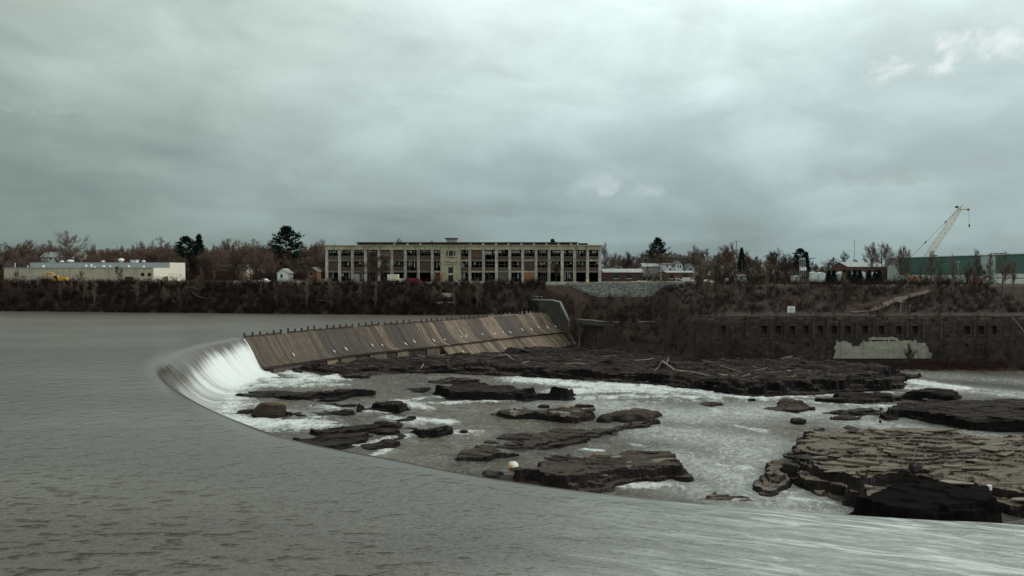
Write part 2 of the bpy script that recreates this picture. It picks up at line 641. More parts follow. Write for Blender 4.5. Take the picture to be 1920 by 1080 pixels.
M['slab_a'] = slab_mat('slate_slab_brown', (0.185, 0.145, 0.106), (0.115, 0.090, 0.068))
M['slab_b'] = slab_mat('slate_slab_grey', (0.26, 0.225, 0.175), (0.165, 0.140, 0.110))
M['slab_c'] = slab_mat('slate_slab_dark', (0.044, 0.032, 0.027), (0.021, 0.0155, 0.0145))


def water_upper():
    m, t, b = new_mat('river_water')
    p = wpos(t)
    at = t.n('ShaderNodeAttribute', attribute_name='foam').outputs['Fac']
    uv = t.n('ShaderNodeAttribute', attribute_name='flow').outputs['Vector']
    sp = t.n('ShaderNodeSeparateXYZ')
    t.put(sp.inputs[0], p)
    X, Y = sp.outputs[0], sp.outputs[1]
    # slow large patches of wind ripple
    patch = t.noise(t.scale(p, (0.35, 1.0, 1)), 0.045, 4.0, 0.55)
    w1 = t.noise(t.scale(p, (0.8, 1.0, 1)), 1.75, 3.0, 0.55, 0.3)
    w2 = t.noise(t.scale(p, (0.75, 0.9, 1)), 0.55, 3.0, 0.5, 0.5)
    w3 = t.noise(t.rotscale(p, -0.35, (0.3, 1.4, 1)), 0.55, 4.0, 0.55, 1.2)
    near = t.math('ADD', t.mapr(Y, 30, 75, 1.0, 0.5), t.mapr(Y, 110, 260, 0.0, 0.9))
    w0 = t.mapr(t.noise(t.scale(p, (0.45, 1.1, 1)), 1.05, 2.0, 0.5, 0.2), 0.54, 0.80)
    h = t.math('ADD', t.math('MULTIPLY', w1, 0.30), t.math('MULTIPLY', w2, 0.55))
    h = t.math('ADD', h, t.math('MULTIPLY', w0, t.math('MULTIPLY', t.mapr(t.math('ADD', Y, X), -25, 60, 1.7, 0.0), t.mapr(Y, 45, 80, 1.0, 0.15))))
    sv = t.n('ShaderNodeSeparateXYZ')
    t.put(sv.inputs[0], uv)
    calm = t.mapr(sv.outputs[1], 0.2, 3.5, 1.0, 0.06)
    # quicker water drawn to the right-hand weir: long combed ripples
    pull = t.mapr(t.math('ADD', X, t.math('MULTIPLY', Y, -0.55)), -34, 2)
    h = t.math('ADD', t.math('MULTIPLY', h, t.mapr(pull, 0, 1, 1.0, 0.55)), t.math('MULTIPLY', w3, t.math('MULTIPLY', pull, 1.7)))
    h = t.math('MULTIPLY', t.math('MULTIPLY', h, near), calm)
    # shallow brown river; pale combed streaks paint in the sky's glare
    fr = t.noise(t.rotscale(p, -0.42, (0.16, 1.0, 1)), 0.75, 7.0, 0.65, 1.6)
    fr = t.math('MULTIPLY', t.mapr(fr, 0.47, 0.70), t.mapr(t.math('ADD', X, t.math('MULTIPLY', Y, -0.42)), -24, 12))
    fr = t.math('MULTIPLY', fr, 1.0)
    st = t.noise(t.scale(uv, (1.6, 0.05, 1)), 1.0, 6.0, 0.65, 0.2)
    st2 = t.noise(t.scale(uv, (0.35, 0.03, 1)), 1.0, 3.0, 0.5)
    ff = t.math('ADD', at, t.math('MULTIPLY', t.math('SUBTRACT', t.math('ADD', t.math('MULTIPLY', st, 0.7), t.math('MULTIPLY', st2, 0.6)), 0.65), 2.1))
    ff = t.math('MULTIPLY', t.mapr(ff, 0.15, 1.25), t.mapr(at, 0.0, 0.12))
    foam = t.math('MAXIMUM', ff, fr)  # foam of the fall joined with the painted glare streaks
    body = t.mix(t.mapr(patch, 0.35, 0.65), (0.080, 0.067, 0.052), (0.116, 0.100, 0.079))
    # over the crest the sheet is thin and shows the brown weir under it
    body = t.mix(t.mapr(at, 0.0, 0.05), body, (0.070, 0.053, 0.038))
    sheen = t.mapr(t.math('ADD', X, t.math('MULTIPLY', Y, -0.42)), -26, 6, 0.0, 0.95)  # paints the sky's sheen into the right-hand body colour
    body = t.mix(t.math('MULTIPLY', sheen, t.mapr(patch, 0.3, 0.6, 0.6, 1.0)), body, (0.44, 0.455, 0.425))
    c = t.mix(foam, body, (0.70, 0.725, 0.70))
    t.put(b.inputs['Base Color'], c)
    t.put(b.inputs['Roughness'], t.math('MAXIMUM', t.mapr(foam, 0, 1, 0.14, 0.7), t.mapr(Y, 100, 280, 0.14, 0.36)))
    b.inputs['IOR'].default_value = 1.33
    bump(t, b, h, 1.0, 0.42)
    return m


def water_lower():
    m, t, b = new_mat('rapids_water')
    p = wpos(t)
    at = t.n('ShaderNodeAttribute', attribute_name='foam').outputs['Fac']
    rif = t.n('ShaderNodeAttribute', attribute_name='riffle').outputs['Fac']
    q = t.rotscale(p, -0.12, (0.55, 0.5, 1))
    n = t.noise(q, 0.60, 8.0, 0.66, 0.6)
    n2 = t.noise(q, 2.2, 6.0, 0.62, 0.3)
    tear = t.math('ADD', t.math('MULTIPLY', n, 0.62), t.math('MULTIPLY', n2, 0.38))
    f = t.math('ADD', at, t.math('MULTIPLY', t.math('SUBTRACT', tear, 0.5), 4.2))
    f = t.math('MULTIPLY', t.mapr(f, 0.30, 1.30), t.mapr(at, 0.02, 0.2))
    # spread of thin froth over the shallow riffles
    r = t.math('MULTIPLY', t.mapr(tear, 0.34, 0.62), t.math('MULTIPLY', rif, 0.55))
    n3 = t.noise(t.rotscale(p, -0.2, (0.5, 0.38, 1)), 0.55, 5.0, 0.6, 1.4)
    ridge = t.math('SUBTRACT', 1.0, t.math('ABSOLUTE', t.math('MULTIPLY', t.math('SUBTRACT', n3, 0.5), 4.0)))
    thread = t.math('MULTIPLY', t.mapr(ridge, 0.80, 0.97), t.math('MULTIPLY', t.mapr(rif, 0.0, 1.0, 0.16, 0.75), t.mapr(n2, 0.4, 0.6)))
    foam = t.math('MAXIMUM', t.math('MAXIMUM', f, r), thread)
    big = t.noise(q, 0.09, 4.0, 0.5, 0.5)
    body = t.mix(t.mapr(big, 0.35, 0.65), (0.092, 0.078, 0.060), (0.150, 0.132, 0.104))
    body = t.mix(t.math('MULTIPLY', rif, t.mapr(n, 0.35, 0.6, 0.55, 0.2)), body, (0.36, 0.35, 0.31))
    # slabs of the bed showing through where it runs thin
    body = t.mix(t.math('MULTIPLY', t.mapr(n, 0.53, 0.63), 0.8), body, (0.042, 0.034, 0.029))
    c = t.mix(foam, body, (0.70, 0.725, 0.70))
    t.put(b.inputs['Base Color'], c)
    t.put(b.inputs['Roughness'], t.mapr(foam, 0, 1, 0.18, 0.75))
    b.inputs['IOR'].default_value = 1.33
    bump(t, b, t.math('ADD', n2, t.math('MULTIPLY', n, 1.5)), 1.0, 0.5)
    return m


M['upper'] = water_upper()
M['lower'] = water_lower()


def apron_mat(name, c1, c2, st, wet):
    """dam face: stains run down the slope, along the v axis of the panel"""
    m, t, b = new_mat(name)
    uv = t.n('ShaderNodeAttribute', attribute_name='flow').outputs['Vector']
    s = t.noise(t.scale(uv, (1.5, 0.10, 1)), 1.0, 6.0, 0.62)
    s2 = t.noise(t.scale(uv, (4.0, 0.35, 1)), 1.0, 5.0, 0.6)
    blot = t.noise(uv, 0.6, 6.0, 0.6)
    c = t.mix(t.mapr(blot, 0.35, 0.65), c1, c2)
    c = t.mix(t.mapr(t.math('ADD', t.math('MULTIPLY', s, 0.7), t.math('MULTIPLY', s2, 0.3)), 0.42, 0.60, 0, 0.9), c, st)
    run = t.noise(t.scale(uv, (0.9, 0.012, 1)), 1.0, 3.0, 0.5)
    c = t.mix(t.mapr(run, 0.54, 0.60, 0, 0.8), c, tuple(q * 0.55 for q in st))
    c = t.mix(1.0, c, t.mapr(rnd(t), 0, 1, 0.85, 1.15, False), 'MULTIPLY')
    t.put(b.inputs['Base Color'], c)
    b.inputs['Roughness'].default_value = wet
    bump(t, b, t.math('ADD', blot, s2), 0.6, 0.03)
    return m


M['slate_shade'] = rough_mat('shade_black_slate', (0.012, 0.0092, 0.009), (0.005, 0.0038, 0.0040), 0.5, 0.95, 0.25, spec=0.02)  # near-black colour paints deep shade on the island's near block
M['apron_grey'] = apron_mat('apron_grey', (0.225, 0.172, 0.115), (0.155, 0.115, 0.075), (0.075, 0.046, 0.028), 0.75)
M['apron_brown'] = apron_mat('apron_brown', (0.118, 0.076, 0.045), (0.085, 0.055, 0.033), (0.040, 0.026, 0.017), 0.7)
M['apron_wet'] = apron_mat('apron_wet', (0.070, 0.047, 0.031), (0.050, 0.034, 0.024), (0.028, 0.020, 0.015), 0.68)
M['apron_dun'] = apron_mat('apron_dull_brown', (0.122, 0.086, 0.055), (0.085, 0.059, 0.037), (0.045, 0.029, 0.019), 0.7)  # dull brown, used most towards the near end of the weir
M['apron_tan'] = apron_mat('apron_tan', (0.23, 0.165, 0.105), (0.175, 0.125, 0.080), (0.090, 0.056, 0.034), 0.75)
M['fleck'] = paint('fleck_white', (0.80, 0.82, 0.80), 0.6, 0.0)
M['ball_cream'] = paint('buoy_cream', (0.66, 0.60, 0.46), 0.45, 0.15)
M['ball_orange'] = paint('buoy_orange', (0.50, 0.27, 0.10), 0.5, 0.2)
M['beam'] = rough_mat('grimy_beam', (0.22, 0.195, 0.15), (0.13, 0.115, 0.09), 0.5, 0.92, 0.02, (0.08, 0.066, 0.05), var=0.3)

# ------------------------------------------------------------------ the weir's crest line
def catmull(pts, step):
    pts = [Vector(p) for p in pts]
    pts = [pts[0] * 2 - pts[1]] + pts + [pts[-1] * 2 - pts[-2]]
    out = []
    for i in range(1, len(pts) - 2):
        a, b, c, d = pts[i - 1:i + 3]
        n = max(2, int((c - b).length / 0.2))
        for k in range(n):
            t = k / n
            out.append(0.5 * ((2 * b) + (c - a) * t + (2 * a - 5 * b + 4 * c - d) * t * t + (3 * b - a - 3 * c + d) * t ** 3))
    out.append(pts[-2])
    res = [out[0]]
    acc = 0.0
    for p, q in zip(out, out[1:]):
        acc += (q - p).length
        if acc >= step:
            res.append(q)
            acc = 0.0
    return res


near_px = [(1920, 980), (1760, 972), (1600, 962), (1300, 940), (1130, 922), (1000, 905), (860, 883), (740, 859), (640, 841), (560, 825),
           (480, 801), (400, 768), (340, 737), (307, 712), (294, 694), (303, 676), (335, 660), (380, 648), (420, 640), (458, 633)]
dry_px = [(458, 633), (560, 623), (660, 614), (797, 604.5), (912, 595), (1022, 587)]
near_pts = [Vector((140, 22, 0)), Vector((95, 36, 0)), Vector((60, 46, 0))] + [P(x, y, 0) for x, y in near_px]
dry_pts = [P(x, y, 0) for x, y in dry_px]
wet_line = catmull(near_pts, 0.8)
dry_line = catmull(dry_pts, 0.25)


def normals(line):
    out = []
    for i in range(len(line)):
        t = line[min(i + 2, len(line) - 1)] - line[max(i - 2, 0)]
        t = Vector((t.x, t.y, 0)).normalized()
        out.append(Vector((t.y, -t.x, 0)))
    return out


wet_n = normals(wet_line)
dry_n = normals(dry_line)
DRY_N = (dry_line[-1] - dry_line[0])
DRY_N = Vector((DRY_N.y, -DRY_N.x, 0)).normalized()
# blend the joint so that water and dry weir meet on one line
for i in range(1, 12):
    f = i / 12
    wet_n[-i] = (dry_n[0] * (1 - f) + wet_n[-i] * f).normalized()


def zw(x):
    """level of the rapids below the weir, falling to the right"""
    return np.interp(x, [-70, -55, -20, 20, 60, 110, 150, 300], [-8.7, -8.7, -10.5, -12.2, -12.9, -13.5, -13.9, -14.6])


def PW(px, py, h=0.0):
    """point on the surface of the rapids (or h above it)"""
    z = -11.0
    for _ in range(12):
        q = P(px, py, z)
        z = float(zw(q.x)) + h
    return P(px, py, z)


# ------------------------------------------------------------------ upper river
shore = [(-900, 345), (-400, 318), (-208, 303), (-97, 287), (-40, 279), (-22, 277), (0, 283.5), (12, 290.5)]


def shore_y(x):
    return np.interp(x, [p[0] for p in shore], [p[1] for p in shore])


outline = []
for p, n in list(zip(wet_line, wet_n))[::2]:
    outline.append(p - n * 4.0)
outline.append(wet_line[-1] - wet_n[-1] * 4.0)
for p, n in list(zip(dry_line, dry_n))[2::6]:
    outline.append(p - n * 0.05)
outline.append(Vector((14, 293, 0)))
outline.append(Vector((10, 297, 0)))
for x, y in shore[::-1]:
    outline.append(Vector((x, y + 5, 0)))
outline += [Vector((-900, -160, 0)), Vector((140, -160, 0))]
tri = tessellate_polygon([[Vector((p.x, p.y, 0)) for p in outline]])
bm = bmesh.new()
vs = [bm.verts.new((p.x, p.y, 0)) for p in outline]
for t in tri:
    try:
        bm.faces.new([vs[i] for i in t])
    except ValueError:
        pass
bmesh.ops.recalc_face_normals(bm, faces=bm.faces)
if sum(f.normal.z for f in bm.faces) < 0:
    bmesh.ops.reverse_faces(bm, faces=bm.faces)
me = bpy.data.meshes.new('upper_river')
bm.to_mesh(me)
bm.free()
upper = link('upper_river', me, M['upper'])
tag(upper, 'wide grey-brown rippled river above the weir', 'river', kind='structure')

# ------------------------------------------------------------------ the falling sheet
prof = [(-4.0, 0.0), (-3.0, -0.002), (-2.0, -0.008), (-1.2, -0.02), (-0.6, -0.05), (-0.1, -0.12), (0.35, -0.28), (0.8, -0.55), (1.6, -1.2), (2.5, -2.1), (3.5, -3.3),
        (4.5, -4.6), (5.6, -5.9), (6.8, -7.0), (8.2, -7.85), (9.6, -8.35), (11.5, -8.62), (13.5, -8.78)]
vv = []
fo = []
fl = []
arc = 0.0
npf = len(prof)
plen = [0.0]
for a, b in zip(prof, prof[1:]):
    plen.append(plen[-1] + math.hypot(b[0] - a[0], b[1] - a[1]))
total = sum((b - a).length for a, b in zip(wet_line, wet_line[1:]))
for i, (p, n) in enumerate(zip(wet_line, wet_n)):
    if i:
        arc += (p - wet_line[i - 1]).length
    toe = p + n * 11
    depth = -float(zw(toe.x)) / 8.7
    back = total - arc                       # metres of crest left before the dry part
    for j, (d, z) in enumerate(prof):
        q = p + n * d
        wob = 0.12 * (float(vnoise(arc * 0.9, plen[j] * 0.12, 5)) - 0.5) * min(1, max(0, (plen[j] - 4.5) / 3))
        vv.append((q.x + n.x * wob * 1.5, q.y + n.y * wob * 1.5, z * (depth if z < -0.5 else 1) + wob))
        s = plen[j] - 4.2                    # distance below the crest
        # the sheet breaks early on the far side, late at the bend
        onset = np.interp(back, [0, 6, 22, 36, 48, 60, 75, 90], [1.1, 1.8, 2.6, 4.2, 5.0, 4.5, 3.0, 3.0])
        ceil_ = np.interp(back, [0, 20, 32, 45, 62, 75, 90], [1.2, 1.2, 0.90, 0.55, 0.50, 0.75, 1.0])
        f = 0.0 if s < 0 else 0.06 + ceil_ * float(sstep(onset - 2.0, onset + 3.6, s))
        if back < 1.2 and s > 0:
            f = max(f, 0.7)
        fo.append(f)
        fl.append((arc, plen[j], 0))
fc = []
for i in range(len(wet_line) - 1):
    for j in range(npf - 1):
        a = i * npf + j
        fc.append((a, a + 1, a + npf + 1, a + npf))
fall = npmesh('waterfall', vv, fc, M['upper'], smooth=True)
attr(fall, 'foam', fo)
a = fall.data.attributes.new('flow', 'FLOAT_VECTOR', 'POINT')
a.data.foreach_set('vector', np.asarray(fl, np.float32).ravel())
tag(fall, 'curved sheet of water sliding over the weir and breaking white', 'waterfall', kind='structure')

# ------------------------------------------------------------------ rapids
gx = np.arange(-74, 200, 0.55)
gy = np.arange(46, 236, 0.55)
GX, GY = np.meshgrid(gx, gy)


def seg_field(polys, X, Y):
    out = np.zeros_like(X)
    for pts, w0, amp in polys:
        q = [PW(x, y) for x, y in pts]
        for a, b in zip(q, q[1:]):
            dx, dy = b.x - a.x, b.y - a.y
            L = dx * dx + dy * dy + 1e-9
            t = np.clip(((X - a.x) * dx + (Y - a.y) * dy) / L, 0, 1)
            d = np.hypot(X - a.x - t * dx, Y - a.y - t * dy)
            out = np.maximum(out, amp * (1 - sstep(0.0, w0, d)))
    return out


foam_lines = [
    # foot of the fall
    ([(528, 692), (500, 697), (465, 712), (430, 735), (412, 765), (425, 785), (470, 796), (590, 797)], 5.0, 1.25),
    ([(535, 698), (600, 712), (640, 706)], 4.5, 1.1), ([(480, 712), (540, 716), (600, 712)], 6.0, 1.0), ([(470, 725), (560, 722)], 4.5, 0.9),
    ([(560, 720), (640, 722)], 3.0, 0.75),
    ([(430, 770), (470, 760)], 4.0, 0.9), ([(430, 784), (520, 790), (600, 795)], 2.2, 1.0),
    ([(595, 762), (635, 768)], 2.0, 0.85), ([(690, 772), (720, 774)], 1.6, 0.8), ([(545, 770), (600, 785)], 2.0, 0.6),
    # along the broken ledges in the middle
    ([(755, 752), (800, 765)], 2.5, 1.0), ([(790, 748), (860, 740)], 2.5, 0.7), ([(800, 757), (960, 752)], 1.5, 0.85),
    ([(775, 787), (845, 791)], 2.4, 1.05), ([(730, 783), (780, 795)], 2.0, 0.85), ([(735, 822), (800, 812), (900, 810)], 1.9, 1.0),
    ([(670, 835), (735, 825)], 1.6, 0.7), ([(700, 853), (730, 845)], 1.2, 0.9), ([(560, 795), (600, 797)], 1.6, 0.9),
    # the bright chute under the shelf
    ([(980, 712), (1060, 719), (1130, 724)], 6.5, 1.15), ([(1060, 735), (1150, 730), (1240, 735)], 5.5, 1.05),
    ([(1130, 722), (1240, 728), (1330, 737), (1420, 746)], 5.0, 1.15), ([(1090, 748), (1200, 742), (1340, 746)], 3.2, 0.85),
    ([(1100, 757), (1260, 752), (1400, 752)], 3.0, 0.55), ([(1420, 746), (1510, 745)], 2.0, 0.9),
    ([(1500, 740), (1560, 742), (1680, 736)], 2.6, 0.75), ([(1500, 752), (1640, 764), (1700, 760)], 3.0, 0.75),
    # right: the back channel
    ([(1715, 716), (1755, 722), (1785, 727)], 6.0, 1.2), ([(1700, 728), (1790, 731)], 3.5, 0.9), ([(1790, 728), (1920, 745)], 6.0, 0.6),
    # riffles on the right
    ([(1340, 770), (1400, 778)], 2.5, 0.85), ([(1385, 800), (1430, 808)], 2.2, 0.75), ([(1350, 872), (1400, 878)], 1.8, 0.85),
    ([(1160, 912), (1250, 912)], 1.7, 0.95), ([(1180, 832), (1210, 836)], 1.2, 0.6), ([(1095, 843), (1125, 845)], 1.0, 0.9),
    ([(1480, 935), (1560, 945)], 1.6, 0.7), ([(1350, 895), (1365, 930)], 1.0, 0.6), ([(1640, 790), (1720, 800)], 2.0, 0.5),
]
foam = seg_field([(a_, w_ * 1.7, min(m_, 1.15) * 1.05) for a_, w_, m_ in foam_lines], GX, GY)
rif_lines = [([(1120, 760), (1300, 780), (1450, 770), (1620, 775)], 16, 1.0), ([(1250, 810), (1400, 830), (1420, 860)], 14, 0.95),
             ([(1280, 860), (1400, 900), (1500, 945)], 12, 1.0), ([(1600, 790), (1800, 820), (1920, 830)], 12, 0.8),
             ([(1720, 722), (1920, 740)], 14, 0.8), ([(1750, 704), (1940, 716)], 16, 0.5), ([(1000, 760), (1100, 745)], 9, 0.5), ([(560, 775), (740, 765)], 7, 0.45), ([(1240, 900), (1500, 960)], 9, 0.8)]
riffle = np.clip(seg_field(rif_lines, GX, GY), 0, 1)
ang = -0.12
U = GX * math.cos(ang) + GY * math.sin(ang)
V = -GX * math.sin(ang) + GY * math.cos(ang)
GZ = zw(GX) + 0.35 * (fbm(U * 0.12, V * 0.4, 3, 4) - 0.5) + 0.18 * (fbm(U * 0.5, V * 1.1, 9, 3) - 0.5)
GZ += np.clip(foam, 0, 1) * (0.15 + 0.75 * (fbm(U * 0.45, V * 0.9, 21, 4) - 0.45))
verts = np.stack([GX, GY, GZ], -1).reshape(-1, 3)
faces = grid_faces(len(gy), len(gx))


def in_poly(X, Y, pts):
    ins = np.zeros(X.shape, bool)
    n = len(pts)
    for i in range(n):
        x1, y1 = pts[i][0], pts[i][1]
        x2, y2 = pts[(i + 1) % n][0], pts[(i + 1) % n][1]
        if y1 == y2:
            continue
        c = ((y1 > Y) != (y2 > Y)) & (X < (x2 - x1) * (Y - y1) / (y2 - y1) + x1)
        ins ^= c
    return ins


pool = [tuple((p + n * 3.5)[:2]) for p, n in list(zip(wet_line, wet_n))[::3]] + [tuple((p + n * 6.0)[:2]) for p, n in list(zip(dry_line, dry_n))[::12]] + [(30, 262), (60, 236), (200, 236), (200, 30)]
cx = verts[faces].mean(1)
keep = in_poly(cx[:, 0], cx[:, 1], pool)
lower = npmesh('lower_river', verts, faces[keep], M['lower'], smooth=True)
attr(lower, 'foam', np.clip(foam, 0, 1.3))
attr(lower, 'riffle', riffle)
tag(lower, 'shallow rapids with white water running between ledges below the weir', 'river', kind='structure')


# ------------------------------------------------------------------ terrain of the far bank
def prof_left(d):
    return np.interp(d, [-30, -4, 0, 2, 10.5, 13, 40, 200], [-4, -2.0, 0.05, 1.6, 10.4, 11.0, 11.2, 12.0])


def prof_mid(y):
    return np.interp(y, [225, 252, 258, 266, 273, 274.5, 279, 285.5, 295, 300, 350, 500], [-14, -13, -11.6, -9.0, -4.0, -2.4, -1.6, 5.9, 10.7, 11.0, 11.2, 12.0])


def prof_right(y):
    return np.interp(y, [218, 226, 233, 235.6, 236.4, 241, 252, 258, 284, 290, 350, 500],
                     [-15, -14.3, -13.4, -12.8, 1.6, 2.0, 2.5, 3.6, 10.5, 11.0, 11.2, 12.0])


_E = dry_line[-1]
_T = Vector((-DRY_N.y, DRY_N.x, 0))


def terrain(x, y, rough=True):
    x = np.asarray(x, float)
    y = np.asarray(y, float)
    l = prof_left(y - shore_y(x))
    m = prof_mid(y)
    r = prof_right(y)
    tt = (x - _E.x) * _T.x + (y - _E.y) * _T.y
    dd = (x - _E.x) * DRY_N.x + (y - _E.y) * DRY_N.y
    a = sstep(0.9, 1.9, tt)
    l = np.where((tt < 1.4) & (dd > -3.5), -15.0, l)
    b = sstep(52, 60, x)
    h = (l * (1 - a) + m * a) * (1 - b) + r * b
    if rough:
        slope = sstep(0.2, 3, h) * (1 - sstep(10, 11, h)) + sstep(-14, -12, h) * (1 - sstep(-2, 0, h))
        h = h + (fbm(x * 0.16, y * 0.16, 31, 4) - 0.5) * (0.25 + 1.7 * slope) * np.where((x > 56) & (y < 256), 0.25, 1.0)
    far = sstep(500, 1600, y)
    return h + far * 2.0 - 0.0


xs = np.concatenate([[-3500, -2000, -1200, -800, -600, -450, -350, -300], np.arange(-260, 230, 1.5), [240, 270, 320, 400, 520, 700, 1100, 2000, 3500]])
ys = np.concatenate([np.arange(214, 233, 3.0), [233, 234.2, 235.2, 235.6, 236.4, 237.2], np.arange(238.5, 312, 1.25), [316, 322, 330, 345, 365, 400, 450, 520, 640, 800, 1100, 1600, 2500, 4500]])
TX, TY = np.meshgrid(xs, ys)
TZ = terrain(TX, TY)
keepv = ~((TY < shore_y(TX) - 6) & (TX < 8)) & (TZ > -14.9)
tf = grid_faces(len(ys), len(xs))
tk = keepv.ravel()[tf].any(1)
ground = npmesh('ground', np.stack([TX, TY, TZ], -1).reshape(-1, 3), tf[tk], M['earth'], smooth=True)
tag(ground, 'brown river bank and level ground beyond it', 'ground', kind='structure')


def gz(x, y):
    return float(terrain(x, y))


# bank beyond the right edge of the frame and round the camera, so that the river has an end
# ------------------------------------------------------------------ slate ledges
def sd_poly(X, Y, pts):
    d = np.full(X.shape, 1e9)
    n = len(pts)
    for i in range(n):
        ax, ay = pts[i]
        bx, by = pts[(i + 1) % n]
        dx, dy = bx - ax, by - ay
        t = np.clip(((X - ax) * dx + (Y - ay) * dy) / (dx * dx + dy * dy + 1e-9), 0, 1)
        d = np.minimum(d, np.hypot(X - ax - t * dx, Y - ay - t * dy))
    return np.where(in_poly(X, Y, pts), d, -d)


def ledge_field(X, Y, pts, base, h, beds, seed, setback, spread, warp=1.0, sink=0.5, dome=None, grow=0.0, relief=2.2):
    """a stack of slate beds, each with its own broken outline; the stack tips under water at its left end"""
    fx = 0.16 if spread > 3 else 0.26
    wx = (fbm(X * 0.30, Y * 0.22, seed, 3) - 0.5) * 2.6 * warp + (fbm(X * 0.10, Y * 0.40, seed + 6, 3) - 0.5) * 4.0 * warp
    wx = wx + (vnoise(X * 0.9, Y * 0.9, seed + 4) - 0.5) * 0.5 * warp
    s = sd_poly(X, Y, pts) + wx + grow
    x0, x1 = min(p[0] for p in pts), max(p[0] for p in pts)
    y0, y1 = min(p[1] for p in pts), max(p[1] for p in pts)
    u = np.clip((X - x0) / (x1 - x0), 0, 1)
    if dome:
        hh = h * np.sqrt(np.clip(s / dome, 0, 1)) + 0.15 * (fbm(X * 0.5, Y * 0.5, seed, 3) - 0.5)
    else:
        rr_ = random.Random(seed)
        th = [rr_.uniform(0.5, 1.5) for _ in range(beds)]
        q = sum(th)
        alive = np.ones_like(s)
        hh = np.zeros_like(s)
        for k in range(beds):
            off = k * setback + (fbm(X * fx, Y * fx * 0.8, seed + 31 * k, 3) - 0.45) * spread * (0.35 if k == 0 else 1.0)
            off = off + (vnoise(X * 0.75, Y * 0.75, seed + 57 * k) - 0.5) * 0.4
            alive = alive * sstep(-0.02, 0.16, s - off)
            hh = hh + alive * th[k] / q
        hh = hh * h
        hh = hh - sink * h * (1 - sstep(0, 0.8, u)) * sstep(0, 0.2, hh / h)
        hh = hh + (fbm(X * 0.35, Y * 0.35, seed + 3, 3) - 0.5) * 0.16
        lv = fbm(X * 0.11, Y * 0.17, seed + 8, 3) * 9
        lv = np.floor(lv) + sstep(0.8, 1.0, lv - np.floor(lv))
        hh = hh + (lv / 9 - 0.5) * relief * sstep(0.2, 0.7, hh / h)
    z = base + hh
    return np.where(s < -0.5, base - 1.6, z), s


def ledge(name, label, px, h, beds=4, res=0.3, setback=0.25, spread=2.0, mat='slate', seed=1, sink=0.5, warp=1.0, cat='rock', group=None, base_h=0.0, tophalf=0.85, dome=None, grow=0.0, relief=2.2):
    ym = sum(p[1] for p in px) / len(px)
    q = [PW(x, y, (tophalf * h if y < ym else 0.0) + base_h) for x, y in px]
    pts = [(p.x, p.y) for p in q]
    x0, x1 = min(p[0] for p in pts) - 2.5, max(p[0] for p in pts) + 2.5
    y0, y1 = min(p[1] for p in pts) - 2.5, max(p[1] for p in pts) + 2.5
    ax = np.arange(x0, x1, res)
    ay = np.arange(y0, y1, res)
    X, Y = np.meshgrid(ax, ay)
    X = X + (vnoise(X * 5, Y * 5, seed) - 0.5) * res * 0.45
    Y = Y + (vnoise(X * 5, Y * 5, seed + 1) - 0.5) * res * 0.45
    wz = zw(X) - 0.25 + base_h
    Z, s = ledge_field(X, Y, pts, wz, h + 0.25, beds, seed, setback, spread, warp, sink, dome, grow, relief)
    f = grid_faces(len(ay), len(ax))
    k = (s.ravel()[f] > -0.7).any(1)
    v = np.stack([X, Y, Z], -1).reshape(-1, 3)
    used, inv = np.unique(f[k], return_inverse=True)
    cxy = v[used].mean(0)
    org = Vector((float(cxy[0]), float(cxy[1]), float(zw(cxy[0]))))
    o = npmesh(name, v[used] - np.array(org), inv.reshape(-1, 4), M[mat])
    o.location = org
    wet = 1 - sstep(0.25, 0.9, (Z - wz).ravel()[used] + (fbm(X, Y, seed + 40, 3).ravel()[used] - 0.5) * 0.8)
    attr(o, 'wet', wet)
    ORG[o.name] = org
    return tag(o, label, cat, group), (X, Y, Z, s)


# the broad shelf under the dry weir
front = [(521, 690), (545, 699), (640, 708), (700, 703), (820, 702), (960, 706), (1010, 709), (1100, 713), (1190, 718), (1240, 726), (1330, 736), (1390, 748),
         (1450, 745), (1560, 739), (1640, 734), (1693, 729), (1697, 716)]
fpts = [PW(x, y) for x, y in front]
spts = [(p.x, p.y) for p in fpts] + [(118, 214), (100, 222), (80, 236.5), (58, 240), (50, 262), (26, 278)] + \
       [tuple((dry_line[int(k)] + DRY_N * 8.6)[:2]) for k in np.linspace(len(dry_line) - 1, 0, 8)]
ax = np.arange(-66, 124, 0.5)
ay = np.arange(146, 284, 0.5)
X, Y = np.meshgrid(ax, ay)
X = X + (vnoise(X * 4, Y * 4, 71) - 0.5) * 0.4
Y = Y + (vnoise(X * 4, Y * 4, 72) - 0.5) * 0.4
ledge_h = np.interp(X, [-60, -40, -10, 30, 60, 90, 120], [0.8, 1.4, 1.9, 2.4, 3.0, 3.7, 3.2]) * (1 - 0.45 * sstep(205, 250, Y))
rise = (fbm(X * 0.05, Y * 0.06, 55, 3) - 0.5) * 0.8
Z, S = ledge_field(X, Y, spts, zw(X) - 0.3, ledge_h + rise + 0.3, 6, 77, 0.5, 11.0, 0.9, 0.0, relief=3.4)
f = grid_faces(len(ay), len(ax))
k = (S.ravel()[f] > -0.8).any(1)
v = np.stack([X, Y, Z], -1).reshape(-1, 3)
used, inv = np.unique(f[k], return_inverse=True)
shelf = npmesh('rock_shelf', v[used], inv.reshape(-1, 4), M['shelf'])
attr(shelf, 'wet', np.zeros(len(used)))
tag(shelf, 'broad dark slate shelf between the dry weir and the rapids', 'rock shelf', kind='structure')
SHX, SHY, SHZ, SHS = X, Y, Z, S


def shelf_z(x, y):
    i = int(round((x - ax[0]) / 0.5))
    j = int(round((y - ay[0]) / 0.5))
    i = min(max(i, 0), len(ax) - 1)
    j = min(max(j, 0), len(ay) - 1)
    return float(SHZ[j, i]), float(SHS[j, i])


